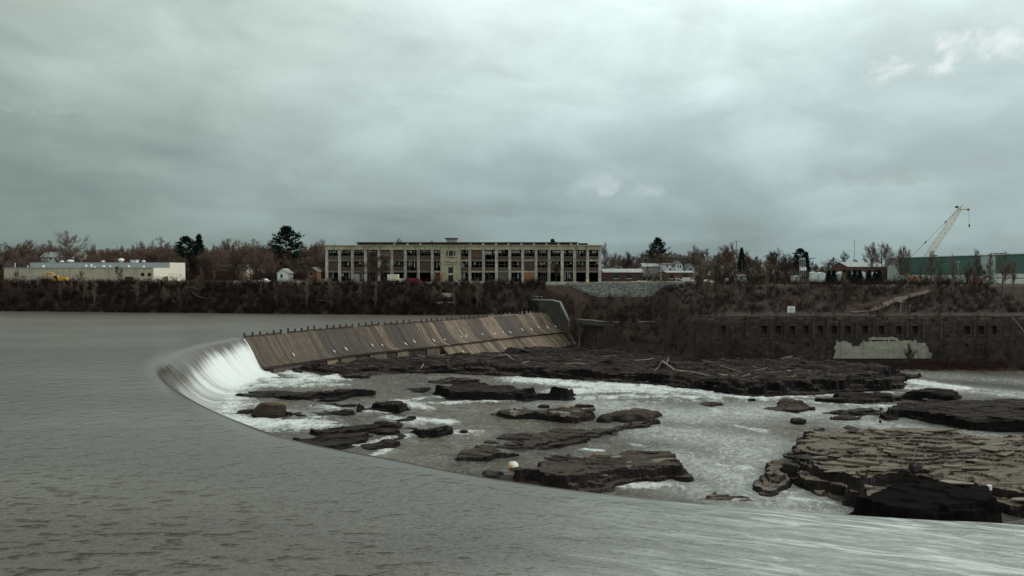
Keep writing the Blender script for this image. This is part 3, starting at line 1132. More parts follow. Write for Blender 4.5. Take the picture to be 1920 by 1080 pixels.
def on_shelf(px, py):
    z = -9.5
    for _ in range(15):
        q = P(px, py, z)
        z = shelf_z(q.x, q.y)[0]
        if z < -15:
            z = float(zw(q.x)) + 1
    q = P(px, py, z)
    return Vector((q.x, q.y, shelf_z(q.x, q.y)[0]))

# ------------------------------------------------------------------ ledges and boulders in the rapids
def slab_mesh(seed):
    r = random.Random(seed)
    n = r.randint(4, 7)
    mb = MB()
    pts = []
    a0 = r.random() * 6
    for i in range(n):
        a = a0 + 2 * math.pi * (i + r.uniform(-0.3, 0.3)) / n
        q = r.uniform(0.55, 1.15)
        pts.append((math.cos(a) * q, math.sin(a) * q * 0.7))
    o = 0
    for z, s in ((-0.5, 0.92), (0.3, 1.0), (0.5, 0.965)):
        for x, y in pts:
            mb.v.append((x * s, y * s, z + 0.1 * r.uniform(-1, 1)))
    for k in range(2):
        for i in range(n):
            j = (i + 1) % n
            mb.f.append((k * n + i, k * n + j, (k + 1) * n + j, (k + 1) * n + i))
    mb.f.append(tuple(range(2 * n, 3 * n)))
    mb.f.append(tuple(reversed(range(n))))
    return mb


SLABS = {}
for key in ('slab_a', 'slab_b', 'slab_c'):
    lst = []
    for s in range(8):
        mb = slab_mesh(s * 7 + len(key) + ord(key[-1]))
        me = bpy.data.meshes.new('slab')
        me.from_pydata(mb.v, [], mb.f)
        me.materials.append(M[key])
        lst.append(me)
    SLABS[key] = lst


def strew(parent, field, count, smin, smax, keys, seed, thick=(0.12, 0.4), tilt=0.12, region=None):
    """loose slabs lying on a ledge, each a part of it"""
    r = random.Random(seed)
    X, Y, Z, S = field
    org = ORG.get(parent.name, Vector((0, 0, 0)))
    ny, nx = X.shape
    cand = np.argwhere(S > 0.8)
    n = 0
    while n < count:
        j, i = cand[r.randrange(len(cand))]
        x, y, z = float(X[j, i]), float(Y[j, i]), float(Z[j, i])
        if region and not region(x, y):
            continue
        me = r.choice(SLABS[r.choice(keys)])
        o = bpy.data.objects.new('slab', me)
        COL.objects.link(o)
        o.parent = parent
        s = smin + (smax - smin) * r.random() ** 2.2
        t = r.uniform(*thick) * min(1.0, 0.5 + s / 2)
        o.location = (x - org.x, y - org.y, z - org.z + t * 0.25)
        o.scale = (s * r.uniform(1.0, 1.9), s, t)
        o.rotation_euler = (r.uniform(-tilt, tilt) - 0.06, r.uniform(-tilt, tilt), r.gauss(0.2, 0.5))
        n += 1


# the big slab island on the right
island, fld = ledge('slab_island', 'big broken brown slate island at lower right piled with loose slabs',
                    [(1434, 878), (1462, 838), (1500, 815), (1570, 806), (1700, 806), (1860, 815), (2000, 828), (2150, 860), (2200, 960), (2060, 985), (1930, 972),
                     (1860, 955), (1800, 935), (1730, 922), (1660, 930), (1615, 955), (1580, 945), (1540, 925), (1480, 905), (1445, 895)],
                    3.1, beds=8, res=0.26, setback=0.35, spread=7.0, mat='slate_pale', seed=5, sink=0.0, warp=0.5, tophalf=0.8, grow=1.0, relief=3.2)
strew(island, fld, 220, 0.3, 2.4, ['slab_a', 'slab_a', 'slab_a', 'slab_b', 'slab_c', 'slab_c'], 3, (0.1, 0.32), 0.1)
for i, (px, py, sx, sy, th, rz, tx, ty, key) in enumerate([
        (1650, 897, 2.6, 1.6, 0.5, 0.5, -0.10, 0.16, 'slab_b'), (1610, 868, 3.4, 1.9, 0.6, -0.1, -0.05, 0.08, 'slab_a'),
        (1540, 862, 2.4, 1.5, 0.5, 0.2, -0.10, -0.05, 'slab_b'), (1482, 884, 2.0, 1.6, 1.2, 0.4, 0.05, 0.15, 'slab_c'),
        (1720, 880, 2.6, 1.6, 0.9, 0.9, -0.3, 0.2, 'slab_c'), (1760, 890, 2.0, 1.4, 0.7, 0.4, -0.2, -0.2, 'slab_a'),
        (1580, 842, 3.2, 1.3, 0.4, 0.1, 0, 0, 'slab_a'), (1850, 870, 2.2, 1.2, 0.4, 0.3, -0.1, 0.1, 'slab_a'), (1895, 905, 2.4, 1.2, 0.5, 0.2, -0.1, 0.05, 'slab_b'),
        (1700, 850, 2.8, 1.4, 0.5, 0.0, -0.12, 0.05, 'slab_a'), (1800, 840, 3.0, 1.3, 0.4, 0.1, 0, 0, 'slab_b'), (1520, 828, 2.4, 1.2, 0.4, 0.3, 0, 0.05, 'slab_a')]):
    hgt = 2.4
    for _ in range(20):
        q = PW(px, py, hgt)
        jj, ii = np.unravel_index(np.argmin((fld[0] - q.x) ** 2 + (fld[1] - q.y) ** 2), fld[0].shape)
        hgt = 0.5 * hgt + 0.5 * (float(fld[2][jj, ii] - zw(q.x)))
    q = Vector((q.x, q.y, float(fld[2][jj, ii]) + th * 0.1))
    o = bpy.data.objects.new('slab', SLABS[key][i % 8])
    COL.objects.link(o)
    o.parent = island
    o.location = Vector(q) - ORG[island.name]
    o.scale = (sx, sy, th)
    o.rotation_euler = (tx, ty, rz)
# block coloured near-black to paint in deep shade at the island's near edge
blk, _f = ledge('slab_block', 'broken ledge painted shade-black at the near edge of the big slate island',
                [(1585, 975), (1600, 925), (1660, 900), (1740, 898), (1810, 918), (1860, 945), (1880, 990), (1740, 1000)],
                3.0, beds=4, res=0.26, setback=0.3, spread=2.2, mat='slate_shade', seed=15, sink=0.1, warp=0.3, tophalf=0.95, grow=0.5)

LEDGES = [
    ('slate_ledge', 'long thin dark ledge just below the white foot of the falls', [(438, 736), (470, 728), (510, 726), (570, 729), (620, 735), (688, 740), (640, 746), (560, 748), (480, 746)], 1.1, 'slate_dark', 0.9),
    ('slate_ledge', 'narrow dark ledge sliver left of the mossy boulder, under the falls', [(435, 773), (470, 768), (490, 768), (486, 774), (450, 777)], 0.4, 'slate_dark', 0.5),
    ('slate_ledge', 'low dark ledge right of the mossy boulder', [(525, 778), (560, 770), (620, 765), (650, 766), (640, 774), (570, 783), (530, 784)], 0.5, 'slate_dark', 0.6),
    ('slate_ledge', 'dark blocky ledge upstream of a small white cascade', [(672, 758), (700, 752), (745, 752), (760, 764), (752, 775), (700, 770), (668, 766)], 1.3, 'slate_dark', 0.8),
    ('slate_ledge', 'thin dark ledge between mossy boulder and the blocky ledge', [(592, 757), (630, 755), (668, 757), (660, 763), (610, 765)], 0.6, 'slate_dark', 0.6),
    ('slate_ledge', 'dark slanting ledge beside the splashing cascade left of centre', [(735, 797), (770, 791), (790, 800), (815, 812), (845, 806), (836, 815), (790, 820), (745, 806)], 1.0, 'slate_dark', 0.7),
    ('slate_ledge', 'small dark ledge end above the splashing cascade', [(738, 783), (760, 780), (776, 787), (760, 792), (742, 789)], 0.7, 'slate_dark', 0.6),
    ('slate_ledge', 'dark streaked ledge against the near lip of the weir, left', [(556, 829), (590, 816), (640, 806), (690, 808), (690, 822), (650, 838), (610, 842), (575, 836)], 1.0, 'slate_dark', 0.8),
    ('slate_ledge', 'long thin slanting ledge above the streaked near ledge', [(590, 812), (660, 800), (740, 792), (742, 797), (680, 806), (610, 818)], 0.5, 'slate_dark', 0.5),
    ('slate_ledge', 'small oval dark rock right of the streaked near ledge', [(688, 838), (710, 828), (738, 827), (736, 836), (706, 842)], 0.6, 'slate_dark', 0.6),
    ('slate_ledge', 'large black ledge in mid river below the dry weir', [(802, 740), (812, 722), (850, 712), (930, 716), (1000, 728), (1060, 733), (1072, 741), (1050, 748), (920, 752), (840, 750)], 1.9, 'slate_dark', 1.0),
    ('slate_ledge', 'low brown rock behind the large black mid-river ledge', [(812, 716), (850, 709), (890, 712), (880, 718), (830, 720)], 0.8, 'slate', 0.6),
    ('slate_ledge', 'small flat dark rock left of the large black mid-river ledge', [(750, 732), (775, 725), (800, 727), (790, 735), (765, 736)], 0.4, 'slate_dark', 0.5),
    ('slate_ledge', 'ragged grey ledge row in mid river, left of the whaleback rock', [(932, 772), (960, 766), (1000, 773), (1050, 771), (1090, 768), (1112, 776), (1112, 788), (1060, 792), (1010, 786), (960, 784)], 1.0, 'slate', 0.7),
    ('slate_ledge', 'smooth brown whaleback rock in mid river', [(1130, 776), (1155, 771), (1190, 766), (1225, 769), (1234, 778), (1220, 786), (1170, 789), (1140, 786)], 1.3, 'slate', 1.0),
    ('slate_ledge', 'long tilted brown slab slanting across the middle of the rapids', [(870, 861), (905, 838), (960, 828), (1020, 815), (1090, 806), (1088, 822), (1030, 835), (980, 845), (920, 862)], 0.9, 'slate', 0.8),
    ('slate_ledge', 'narrow brown slab behind the long tilted slab', [(918, 828), (950, 814), (1005, 810), (990, 820), (940, 830)], 0.6, 'slate', 0.6),
    ('slate_ledge', 'low flat slab below the whaleback rock', [(1095, 818), (1120, 806), (1180, 794), (1226, 790), (1215, 797), (1170, 806), (1120, 820)], 0.5, 'slate', 0.6),
    ('slate_ledge', 'big layered brown ledge beside the round buoy at the near lip', [(915, 895), (985, 880), (1040, 862), (1110, 852), (1200, 846), (1250, 845), (1256, 865), (1278, 876), (1262, 892), (1190, 902), (1130, 918), (1050, 925), (980, 908)], 1.5, 'slate', 0.8),
    ('slate_ledge', 'thin slab between the tilted slab and the layered ledge by the buoy', [(1005, 870), (1040, 857), (1060, 858), (1040, 868)], 0.3, 'slate', 0.4),
    ('slate_ledge', 'brown ledge tongue jutting from the shelf into the white chute', [(1440, 760), (1470, 752), (1500, 754), (1514, 768), (1490, 773), (1440, 768)], 0.9, 'slate', 0.7),
    ('slate_ledge', 'long dark ledge slanting across the right-hand channel', [(1530, 755), (1600, 746), (1690, 738), (1740, 733), (1785, 735), (1782, 742), (1700, 748), (1620, 757)], 1.3, 'slate_dark', 0.8),
    ('slate_ledge', 'huge black ledge at the right edge behind the slate island', [(1650, 772), (1670, 758), (1740, 746), (1830, 748), (1930, 756), (2100, 775), (2120, 830), (1960, 812), (1820, 806), (1740, 790), (1690, 784)], 2.0, 'slate_dark', 1.1),
    ('slate_ledge', 'low brown ledge left of the huge black ledge', [(1560, 775), (1610, 766), (1655, 766), (1650, 778), (1590, 782)], 0.5, 'slate', 0.7),
    ('slate_ledge', 'flat isolated slab close to the near lip of the weir', [(1322, 934), (1345, 927), (1395, 929), (1417, 934), (1400, 942), (1340, 942)], 0.35, 'slate_pale', 0.5),
    ('slate_ledge', 'thin dark rock sliver upstream of the big slate island', [(1482, 806), (1510, 803), (1536, 805), (1525, 809)], 0.3, 'slate_dark', 0.4),
    ('slate_ledge', 'thin dark sliver of rock under the long ledge below the falls', [(580, 750), (610, 747), (646, 750), (620, 753)], 0.3, 'slate_dark', 0.4),
    ('slate_ledge', 'thin dark streak of rock left of the small flat rock in mid river', [(684, 731), (715, 727), (748, 729), (720, 733)], 0.3, 'slate_dark', 0.4),
    ('slate_ledge', 'small dark rock in the froth left of the slanting cascade ledge', [(700, 811), (718, 805), (738, 808), (724, 815)], 0.45, 'slate_dark', 0.4),
    ('slate_ledge', 'second small dark rock in the froth below the slanting cascade ledge', [(727, 819), (745, 812), (762, 816), (746, 823)], 0.4, 'slate_dark', 0.4),
    ('slate_ledge', 'low brown rock at the near side of the white chute', [(1298, 760), (1320, 753), (1348, 757), (1330, 764)], 0.4, 'slate', 0.4),
    ('slate_ledge', 'thin brown rock left of the low ledge by the huge black one', [(1550, 787), (1580, 781), (1614, 784), (1590, 789)], 0.3, 'slate', 0.4),
    ('slate_ledge', 'tiny dark rock below the brown ledge tongue', [(1484, 793), (1496, 789), (1508, 792), (1498, 795)], 0.25, 'slate_dark', 0.4),
    ('slate_ledge', 'submerged brown slab behind the near lip right of the oval rock', [(765, 838), (810, 830), (850, 833), (830, 842), (790, 845)], 0.22, 'slate', 0.4),
    ('slate_ledge', 'small dark wet rock just right of the white falls foot', [(640, 703), (660, 699), (690, 700), (684, 708), (650, 710)], 0.8, 'slate', 0.6),
]
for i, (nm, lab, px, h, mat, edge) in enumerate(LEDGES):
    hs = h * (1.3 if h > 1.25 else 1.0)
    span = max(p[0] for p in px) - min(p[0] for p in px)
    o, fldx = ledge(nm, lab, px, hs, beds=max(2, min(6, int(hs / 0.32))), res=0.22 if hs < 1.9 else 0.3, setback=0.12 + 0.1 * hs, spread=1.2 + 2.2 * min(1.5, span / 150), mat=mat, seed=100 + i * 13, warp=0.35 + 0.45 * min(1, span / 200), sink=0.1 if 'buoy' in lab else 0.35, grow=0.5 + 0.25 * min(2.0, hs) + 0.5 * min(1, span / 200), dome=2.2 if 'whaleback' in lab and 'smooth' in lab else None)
    if 'layered brown' in lab:
        strew(o, fldx, 16, 0.4, 1.6, ['slab_a', 'slab_c'], 44, (0.12, 0.3))
    if 'ragged grey' in lab:
        strew(o, fldx, 18, 0.5, 1.4, ['slab_a', 'slab_c', 'slab_b'], 45, (0.4, 0.9), 0.25)
    if 'tilted brown' in lab:
        strew(o, fldx, 8, 0.4, 1.3, ['slab_a', 'slab_c'], 46, (0.1, 0.2))
    if 'huge black' in lab:
        strew(o, fldx, 24, 0.5, 2.0, ['slab_c'], 47, (0.1, 0.3))


def boulder(name, label, c, r, mat, seed, squash=0.75, group=None):
    bm = bmesh.new()
    bmesh.ops.create_icosphere(bm, subdivisions=4, radius=1.0)
    rr = random.Random(seed)
    off = rr.uniform(0, 50)
    for v in bm.verts:
        p = v.co.copy()
        n = float(fbm(np.array(p.x * 1.3 + off + p.z), np.array(p.y * 1.3 + off - p.z * 0.6), seed, 4))
        v.co = Vector((p.x * r[0], p.y * r[1], p.z * r[2])) * (0.72 + 0.55 * n)
        for ax_ in (Vector((0.2, -0.9, 0.3)), Vector((-0.7, -0.3, 0.6)), Vector((0.1, 0.1, 1.0)), Vector((0.9, -0.2, 0.1))):
            ax_ = ax_.normalized()
            lim = 0.72 * abs(Vector((r[0] * ax_.x, r[1] * ax_.y, r[2] * ax_.z)).length)
            dd = v.co.dot(ax_)
            if dd > lim:
                v.co -= ax_ * (dd - lim) * 0.8
    me = bpy.data.meshes.new(name)
    bm.to_mesh(me)
    bm.free()
    o = link(name, me, M[mat])
    o.location = c
    attr(o, 'wet', np.array([1 - float(sstep(-0.3 * r[2], 0.15 * r[2], v.co.z)) for v in me.vertices]))
    return tag(o, label, 'rock', group)


M['mossy'] = rock_mat('mossy_boulder', (0.115, 0.080, 0.040), (0.070, 0.050, 0.032), (0.030, 0.022, 0.016))
q = PW(505, 780)
boulder('boulder', 'round brown mossy boulder standing in the pool below the falls', (q.x, q.y, q.z + 0.7), (3.4, 2.4, 2.2), 'mossy', 3)
q = PW(535, 779)
boulder('boulder', 'small dark rock hugging the right side of the mossy boulder', (q.x, q.y, q.z + 0.1), (1.5, 1.2, 0.8), 'slate_dark', 4)
for i, (px, py, r, lab) in enumerate([(1090, 764, 1.0, 'pale rounded stone on the ragged grey ledge row'), (1020, 765, 0.9, 'small low stone behind the ragged grey ledge row'),
                                      (1105, 764, 0.8, 'little dark stone behind the right end of the ragged ledge row'), (1410, 752, 0.7, 'small dark stone at the end of the white chute'),
                                      (870, 811, 0.5, 'tiny dark stone left of the narrow brown slab')]):
    q = PW(px, py)
    boulder('boulder', lab, (q.x, q.y, q.z + 0.15), (r * 1.6, r, r * 0.8), 'slate' if i else 'slate_pale', 20 + i)

# loose slabs on the shelf (parts of the shelf), then finer rubble as one mass
strew(shelf, (SHX, SHY, SHZ, SHS), 190, 0.4, 2.4, ['slab_c', 'slab_c', 'slab_c', 'slab_c', 'slab_c', 'slab_a'], 9, (0.15, 0.5), 0.2)
rv, rf = [], []
cand = np.argwhere(SHS > 0.5)
rr = random.Random(91)
for k in range(1700):
    j, i = cand[rr.randrange(len(cand))]
    x, y, z = SHX[j, i], SHY[j, i], SHZ[j, i]
    a = rr.random() * 3.14
    L, W_, T_ = rr.uniform(0.2, 0.9), rr.uniform(0.1, 0.4), rr.uniform(0.05, 0.2)
    ca, sa = math.cos(a), math.sin(a)
    o = len(rv)
    for (u, w2, t) in ((-1, -1, 0), (1, -.7, 0), (.9, 1, 0), (-.8, .8, 0), (-.9, -.9, 1), (.9, -.6, 1), (.7, .9, 1), (-.8, .7, 1)):
        rv.append((x + u * L * ca - w2 * W_ * sa, y + u * L * sa + w2 * W_ * ca, z - 0.05 + t * T_))
    for q4 in ((4, 5, 6, 7), (0, 1, 5, 4), (1, 2, 6, 5), (2, 3, 7, 6), (3, 0, 4, 7)):
        rf.append(tuple(o + t for t in q4))
M['rubble'] = rough_mat('shelf_rubble', (0.13, 0.105, 0.088), (0.022, 0.017, 0.016), 0.35, 0.9, 0.02)
rub = npmesh('rubble', rv, rf, M['rubble'], parent=None)
tag(rub, 'scattered small stones and sticks on the dark slate shelf', 'rubble', kind='stuff')

# ------------------------------------------------------------------ the dry weir
dam = thing('dam', tuple(dry_line[0]), 'stained concrete weir with posts along its dry crest and curved face', 'dam')
dl = [0.0]
for a, b in zip(dry_line, dry_line[1:]):
    dl.append(dl[-1] + (b - a).length)
DL = dl[-1]


def dam_at(s):
    s = min(max(s, 0), DL)
    i = int(np.searchsorted(dl, s))
    i = min(max(i, 1), len(dl) - 1)
    t = (s - dl[i - 1]) / max(1e-6, dl[i] - dl[i - 1])
    return dry_line[i - 1].lerp(dry_line[i], t), DRY_N


UP = [(-0.6, 0.0), (0.0, 0.02), (0.7, -0.15), (1.5, -0.75), (2.4, -1.75), (3.4, -3.05), (4.4, -4.25), (5.5, -5.3), (6.7, -6.05), (8.0, -6.5), (9.4, -6.75)]
LOW = [(9.0, -7.25), (10.6, -8.5), (12.4, -10.0), (14.6, -11.9)]


def panel(name, prof_, s0, s1, mat, lift, thick=0.6):
    me = bpy.data.meshes.new(name)
    v, f, fl_ = [], [], []
    L = 0.0
    org = ORG[dam.name]
    for k, (d, z) in enumerate(prof_):
        if k:
            L += math.hypot(d - prof_[k - 1][0], z - prof_[k - 1][1])
        for s in (s0, s1):
            p, n = dam_at(s)
            v.append((p.x + n.x * (d + lift) - org.x, p.y + n.y * (d + lift) - org.y, z + lift - org.z))
            fl_.append((s, L, 0))
    m_ = len(v)
    for k, (d, z) in enumerate(prof_):
        for s in (s0, s1):
            p, n = dam_at(s)
            v.append((p.x + n.x * (d + lift - thick) - org.x, p.y + n.y * (d + lift - thick) - org.y, z + lift - thick - org.z))
            fl_.append((s, 0, 0))
    K = len(prof_)
    for k in range(K - 1):
        f.append((2 * k, 2 * k + 2, 2 * k + 3, 2 * k + 1))
        f.append((2 * k, m_ + 2 * k, m_ + 2 * k + 2, 2 * k + 2))
        f.append((2 * k + 1, 2 * k + 3, m_ + 2 * k + 3, m_ + 2 * k + 1))
    f.append((0, 1, m_ + 1, m_))
    f.append((2 * K - 2, m_ + 2 * K - 2, m_ + 2 * K - 1, 2 * K - 1))
    me.from_pydata(v, [], f)
    a_ = me.attributes.new('flow', 'FLOAT_VECTOR', 'POINT')
    a_.data.foreach_set('vector', np.asarray(fl_, np.float32).ravel())
    o = link(name, me, M[mat], dam)
    return o


# solid body under the facing panels
core = MB()
K = 24
cp = [(-3.0, -14), (-3.0, -0.5), (-0.3, -0.75), (1.0, -1.3), (3.0, -3.6), (5.2, -6.0), (7.8, -7.2), (8.8, -7.6), (8.8, -14)]
for i in range(K + 1):
    p, n = dam_at(DL * i / K)
    for d, z in cp:
        core.v.append((p.x + n.x * d, p.y + n.y * d, z))
nc = len(cp)
for i in range(K):
    for j in range(nc - 1):
        a0 = i * nc + j
        core.f.append((a0, a0 + 1, a0 + nc + 1, a0 + nc))
core.f.append(tuple(range(nc)))
core.f.append(tuple(K * nc + j for j in reversed(range(nc))))
core.build('core', M['ruin'], dam)

r = random.Random(23)
s = 0.0
pan_w = []
while s < DL - 0.5:
    w_ = r.uniform(1.6, 4.4)
    if DL - s - w_ < 1.5:
        w_ = DL - s
    u = (s + w_ / 2) / DL
    if u < 0.10:
        mat = r.choice(['apron_dun', 'apron_brown'])
    elif u < 0.34:
        mat = r.choice(['apron_dun', 'apron_dun', 'apron_brown', 'apron_dun', 'apron_wet'])
    elif u < 0.52:
        mat = r.choice(['apron_grey', 'apron_brown', 'apron_wet', 'apron_dun'])
    else:
        mat = r.choice(['apron_grey', 'apron_grey', 'apron_brown', 'apron_wet', 'apron_tan'])
    panel('face_panel', UP, s, s + w_ - 0.07, mat, r.uniform(-0.03, 0.05))
    pan_w.append((s, w_))
    s += w_
# lower face: boarded apron, showing towards the far end, earlier pieces broken
s = DL * 0.50
while s < DL - 0.3:
    w_ = min(r.uniform(1.0, 2.6), DL - s)
    mat = r.choice(['apron_tan', 'apron_tan', 'apron_grey', 'apron_brown', 'apron_tan'])
    panel('lower_panel', LOW, s, s + w_ - 0.06, mat, r.uniform(-0.04, 0.05), 0.5)
    s += w_
for s0_, w_, lo, mat in ((2.5, 10.0, -9.6, 'apron_wet'), (21, 4.0, -9.2, 'apron_tan'), (26, 5.5, -9.0, 'apron_brown'), (37, 6, -9.4, 'apron_brown'), (47, 4, -9.4, 'apron_tan'), (58, 5, -9.9, 'apron_brown')):
    panel('toe_block', [(8.9, -7.2), (9.15, -8.2), (9.4, lo)], s0_, s0_ + w_, mat, 0.0, 0.4)
# toe sill below the upper face
sill = MB()
for i in range(K + 1):
    p, n = dam_at(DL * i / K)
    for d, z in ((8.7, -6.95), (9.28, -6.95), (9.28, -7.30), (8.7, -7.30)):
        sill.v.append((p.x + n.x * d, p.y + n.y * d, z))
for i in range(K):
    for j in range(4):
        a0 = i * 4 + j
        a1 = i * 4 + (j + 1) % 4
        sill.f.append((a0, a1, a1 + 4, a0 + 4))
sill.build('toe_sill', M['bark_dark'], dam)

# posts and the low boards between them
npost = 55
for i in range(npost):
    s = 0.3 + (DL - 1.5) * i / (npost - 1) + (r.uniform(-0.15, 0.15) if 0 < i else 0)
    p, n = dam_at(s)
    h = r.uniform(1.05, 1.4) if r.random() > 0.08 else 0.7
    tl = r.gauss(0, 0.07)
    tip = p + Vector((n.x * tl, n.y * tl, h))
    pale = i > 40 and r.random() < 0.45
    mb = MB()
    base = p - n * 0.25 + Vector((0, 0, -0.1))
    t_ = Vector((-n.y, n.x, 0)) * 0.2
    q_ = n * 0.16
    tipb = tip - n * 0.25
    mb.quadbox([base - t_ - q_, base + t_ - q_, base + t_ + q_, base - t_ + q_, tipb - t_ - q_, tipb + t_ - q_, tipb + t_ + q_, tipb - t_ + q_])
    post = mb.build('crest_post', M['bark_dark'] if not pale else M['concrete'], dam)
    if pale:
        post['label'] = 'post whitened at the far end of the crest'
    if i < npost - 1 and r.random() > 0.06:
        s2 = s + (DL - 1.5) / (npost - 1) - 0.24
        a_, _n = dam_at(s + 0.24)
        b_, _n = dam_at(s2)
        hb = r.uniform(0.3, 0.5)
        o1, o2 = n * -0.20, n * -0.08
        z0 = Vector((0, 0, 0.0))
        z1 = Vector((0, 0, hb))
        mb = MB().quadbox([a_ + o1 + z0, b_ + o1 + z0, b_ + o2 + z0, a_ + o2 + z0, a_ + o1 + z1, b_ + o1 + z1, b_ + o2 + z1, a_ + o2 + z1])
        mb.build('flashboard', M['wood_pale'] if i > 40 else M['rust'], dam)

# small white tapered flecks low on the face, one at each spot
spots = [(550, 666), (628, 659), (654, 655), (698, 649), (719, 648), (758, 645), (777, 641), (811, 639), (828, 637), (861, 632), (876, 631.5), (906, 628),
         (922, 626.5), (945, 624), (959, 623.5), (981, 619), (994, 618.5), (1014, 614.5), (1026, 614), (1043, 613), (865, 660)]
for k, (px, py) in enumerate(spots):
    # find where the sight line meets the curved face
    best = None
    for d_, z_ in [(a_ + (b_ - a_) * t, c_ + (e_ - c_) * t) for (a_, c_), (b_, e_) in zip(UP + LOW, (UP + LOW)[1:]) for t in (0, .25, .5, .75)]:
        q = P(px, py, z_)
        for i in range(0, len(dry_line), 3):
            e = (dry_line[i] + DRY_N * d_ - Vector((q.x, q.y, 0))).length
            if best is None or e < best[0]:
                best = (e, dry_line[i], d_, z_)
    _, p, d_, z_ = best
    n = DRY_N
    L = r.uniform(0.7, 1.5)
    mb = MB()
    pts = []
    for t in (-0.5, -0.2, 0.2, 0.5):
        dd = d_ + t * L
        zz = float(np.interp(dd, [a_ for a_, _z in UP], [_z for _a, _z in UP])) if d_ < 9.3 else z_ - t * L * 0.7
        pts.append((p.x + n.x * dd + n.x * 0.1, p.y + n.y * dd + n.y * 0.1, zz + 0.13))
    mb.tube(pts, [0.03, 0.15, 0.20, 0.05], 6)
    mb.build('white_fleck', M['fleck'], dam, smooth=True)

# ------------------------------------------------------------------ wing wall at the far end
E = dry_line[-1].copy()
wing = thing('abutment', (E.x, E.y, -7), 'grey concrete wing wall with pale coping closing the dry weir', 'wall')
T_ = Vector((-DRY_N.y, DRY_N.x, 0))          # along the crest, away from the river
wp = [(-8, -3), (-8, 4.9), (3.4, 4.9), (6.8, 4.3), (9.0, 0.6), (11.2, -3.0), (10.9, -7.0), (13.0, -10.2), (14.8, -12.5), (-8, -12.5)]


def wing_prism(poly, a, b, name, mat):
    mb = MB()
    n = len(poly)
    for t in (a, b):
        for d, z in poly:
            q = E + DRY_N * d + T_ * t
            mb.v.append((q.x, q.y, z))
    tri_ = tessellate_polygon([[Vector((d, z, 0)) for d, z in poly]])
    for t in tri_:
        mb.f.append(tuple(t))
        mb.f.append(tuple(n + i for i in reversed(t)))
    for i in range(n):
        j = (i + 1) % n
        mb.f.append((i, j, n + j, n + i))
    return mb.build(name, mat, wing)


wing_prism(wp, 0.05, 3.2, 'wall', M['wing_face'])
top = wp[1:9]
for (d0, z0), (d1, z1) in zip(top, top[1:]):
    L = math.hypot(d1 - d0, z1 - z0)
    nx, nz = -(z1 - z0) / L, (d1 - d0) / L
    e = 0.01
    wing_prism([(d0 + nx * e, z0 + nz * e), (d1 + nx * e, z1 + nz * e), (d1 + nx * 0.42, z1 + nz * 0.42), (d0 + nx * 0.42, z0 + nz * 0.42)], -0.14, 0.75, 'coping', M['concrete_pale'])
# rail on the wing wall
for k in range(3):
    q = E + DRY_N * (-7 + 2.5 * k) + T_ * 0.8
    MB().tube([(q.x, q.y, 5.3), (q.x, q.y, 6.4)], 0.05, 5).build('rail_post', M['white_metal'], wing)
q0 = E + DRY_N * -7 + T_ * 0.8
q1 = E + DRY_N * -2 + T_ * 0.8
MB().tube([(q0.x, q0.y, 6.4), (q1.x, q1.y, 6.4)], 0.05, 5).build('rail', M['white_metal'], wing)

# stairs up the bank behind it
st0 = E - DRY_N * 7.5 + T_ * 0.5
st1 = Vector((PX(1009, 304), 304, 11.0))
stairs = thing('stairway', (st0.x, st0.y, 4.5), 'narrow concrete stairway climbing the bank from the wing wall', 'stairs')
dirv = Vector((st1.x - st0.x, st1.y - st0.y, 0))
Ls = dirv.length
dirv.normalize()
side = Vector((-dirv.y, dirv.x, 0))
NS = 24
for k in range(NS):
    a_ = st0 + dirv * (Ls * k / NS)
    b_ = st0 + dirv * (Ls * (k + 1) / NS - 0.01)
    z1 = 4.9 + (11.1 - 4.9) * (k + 1) / NS
    z0 = z1 - 1.6
    mb = MB().quadbox([(a_ - side * 1.0).to_tuple()[:2] + (z0,), (b_ - side * 1.0).to_tuple()[:2] + (z0,), (b_ + side * 1.0).to_tuple()[:2] + (z0,), (a_ + side * 1.0).to_tuple()[:2] + (z0,),
                       (a_ - side * 1.0).to_tuple()[:2] + (z1,), (b_ - side * 1.0).to_tuple()[:2] + (z1,), (b_ + side * 1.0).to_tuple()[:2] + (z1,), (a_ + side * 1.0).to_tuple()[:2] + (z1,)])
    mb.build('step', M['concrete'], stairs)
for sg in (-1, 1):
    a_ = st0 + side * sg * 1.25
    b_ = st0 + dirv * Ls + side * sg * 1.25
    w_ = side * 0.2
    pts = []
    for z0, z1 in ((3.0, 9.4), (6.0, 12.3)):
        pts += [(a_ - w_).to_tuple()[:2] + (z0,), (b_ - w_).to_tuple()[:2] + (z1,), (b_ + w_).to_tuple()[:2] + (z1,), (a_ + w_).to_tuple()[:2] + (z0,)]
    MB().quadbox(pts).build('parapet', M['concrete_pale'] if sg < 0 else M['concrete'], stairs)

# ------------------------------------------------------------------ the old mill
MY = 330.0                                     # its river front
G0 = 10.6


def zpix(py, Y):
    return PD(960, py, Y).z


mx0, mx1 = PX(609, MY), PX(1128, MY)
mill = thing('mill', ((mx0 + mx1) / 2, MY, G0), 'long derelict three-storey concrete mill with rows of columns and broken windows', 'mill')
zc0, zc1 = zpix(468.5, MY), zpix(461, MY)       # entablature
zf = [G0, zpix(509, MY), zpix(488, MY), zc0]     # floors
cols = [613, 637, 661, 685.6, 710.7, 735, 760, 784.5, 810.7, 881, 906.7, 931, 955.8, 980, 1005, 1029.4, 1054, 1077.5, 1101.5, 1124.5]
cw = 0.62
for cpx in cols:
    x = PX(cpx, MY)
    MB().box(x - cw, x + cw, MY - 0.15, MY + 1.0, G0 - 0.5, zc0 - 0.02).build('column', M['mill_column'], mill)
# entrance pavilion
ex0, ex1 = PX(826, MY), PX(864.5, MY)
em = (ex0 + ex1) / 2
yf = MY - 0.5


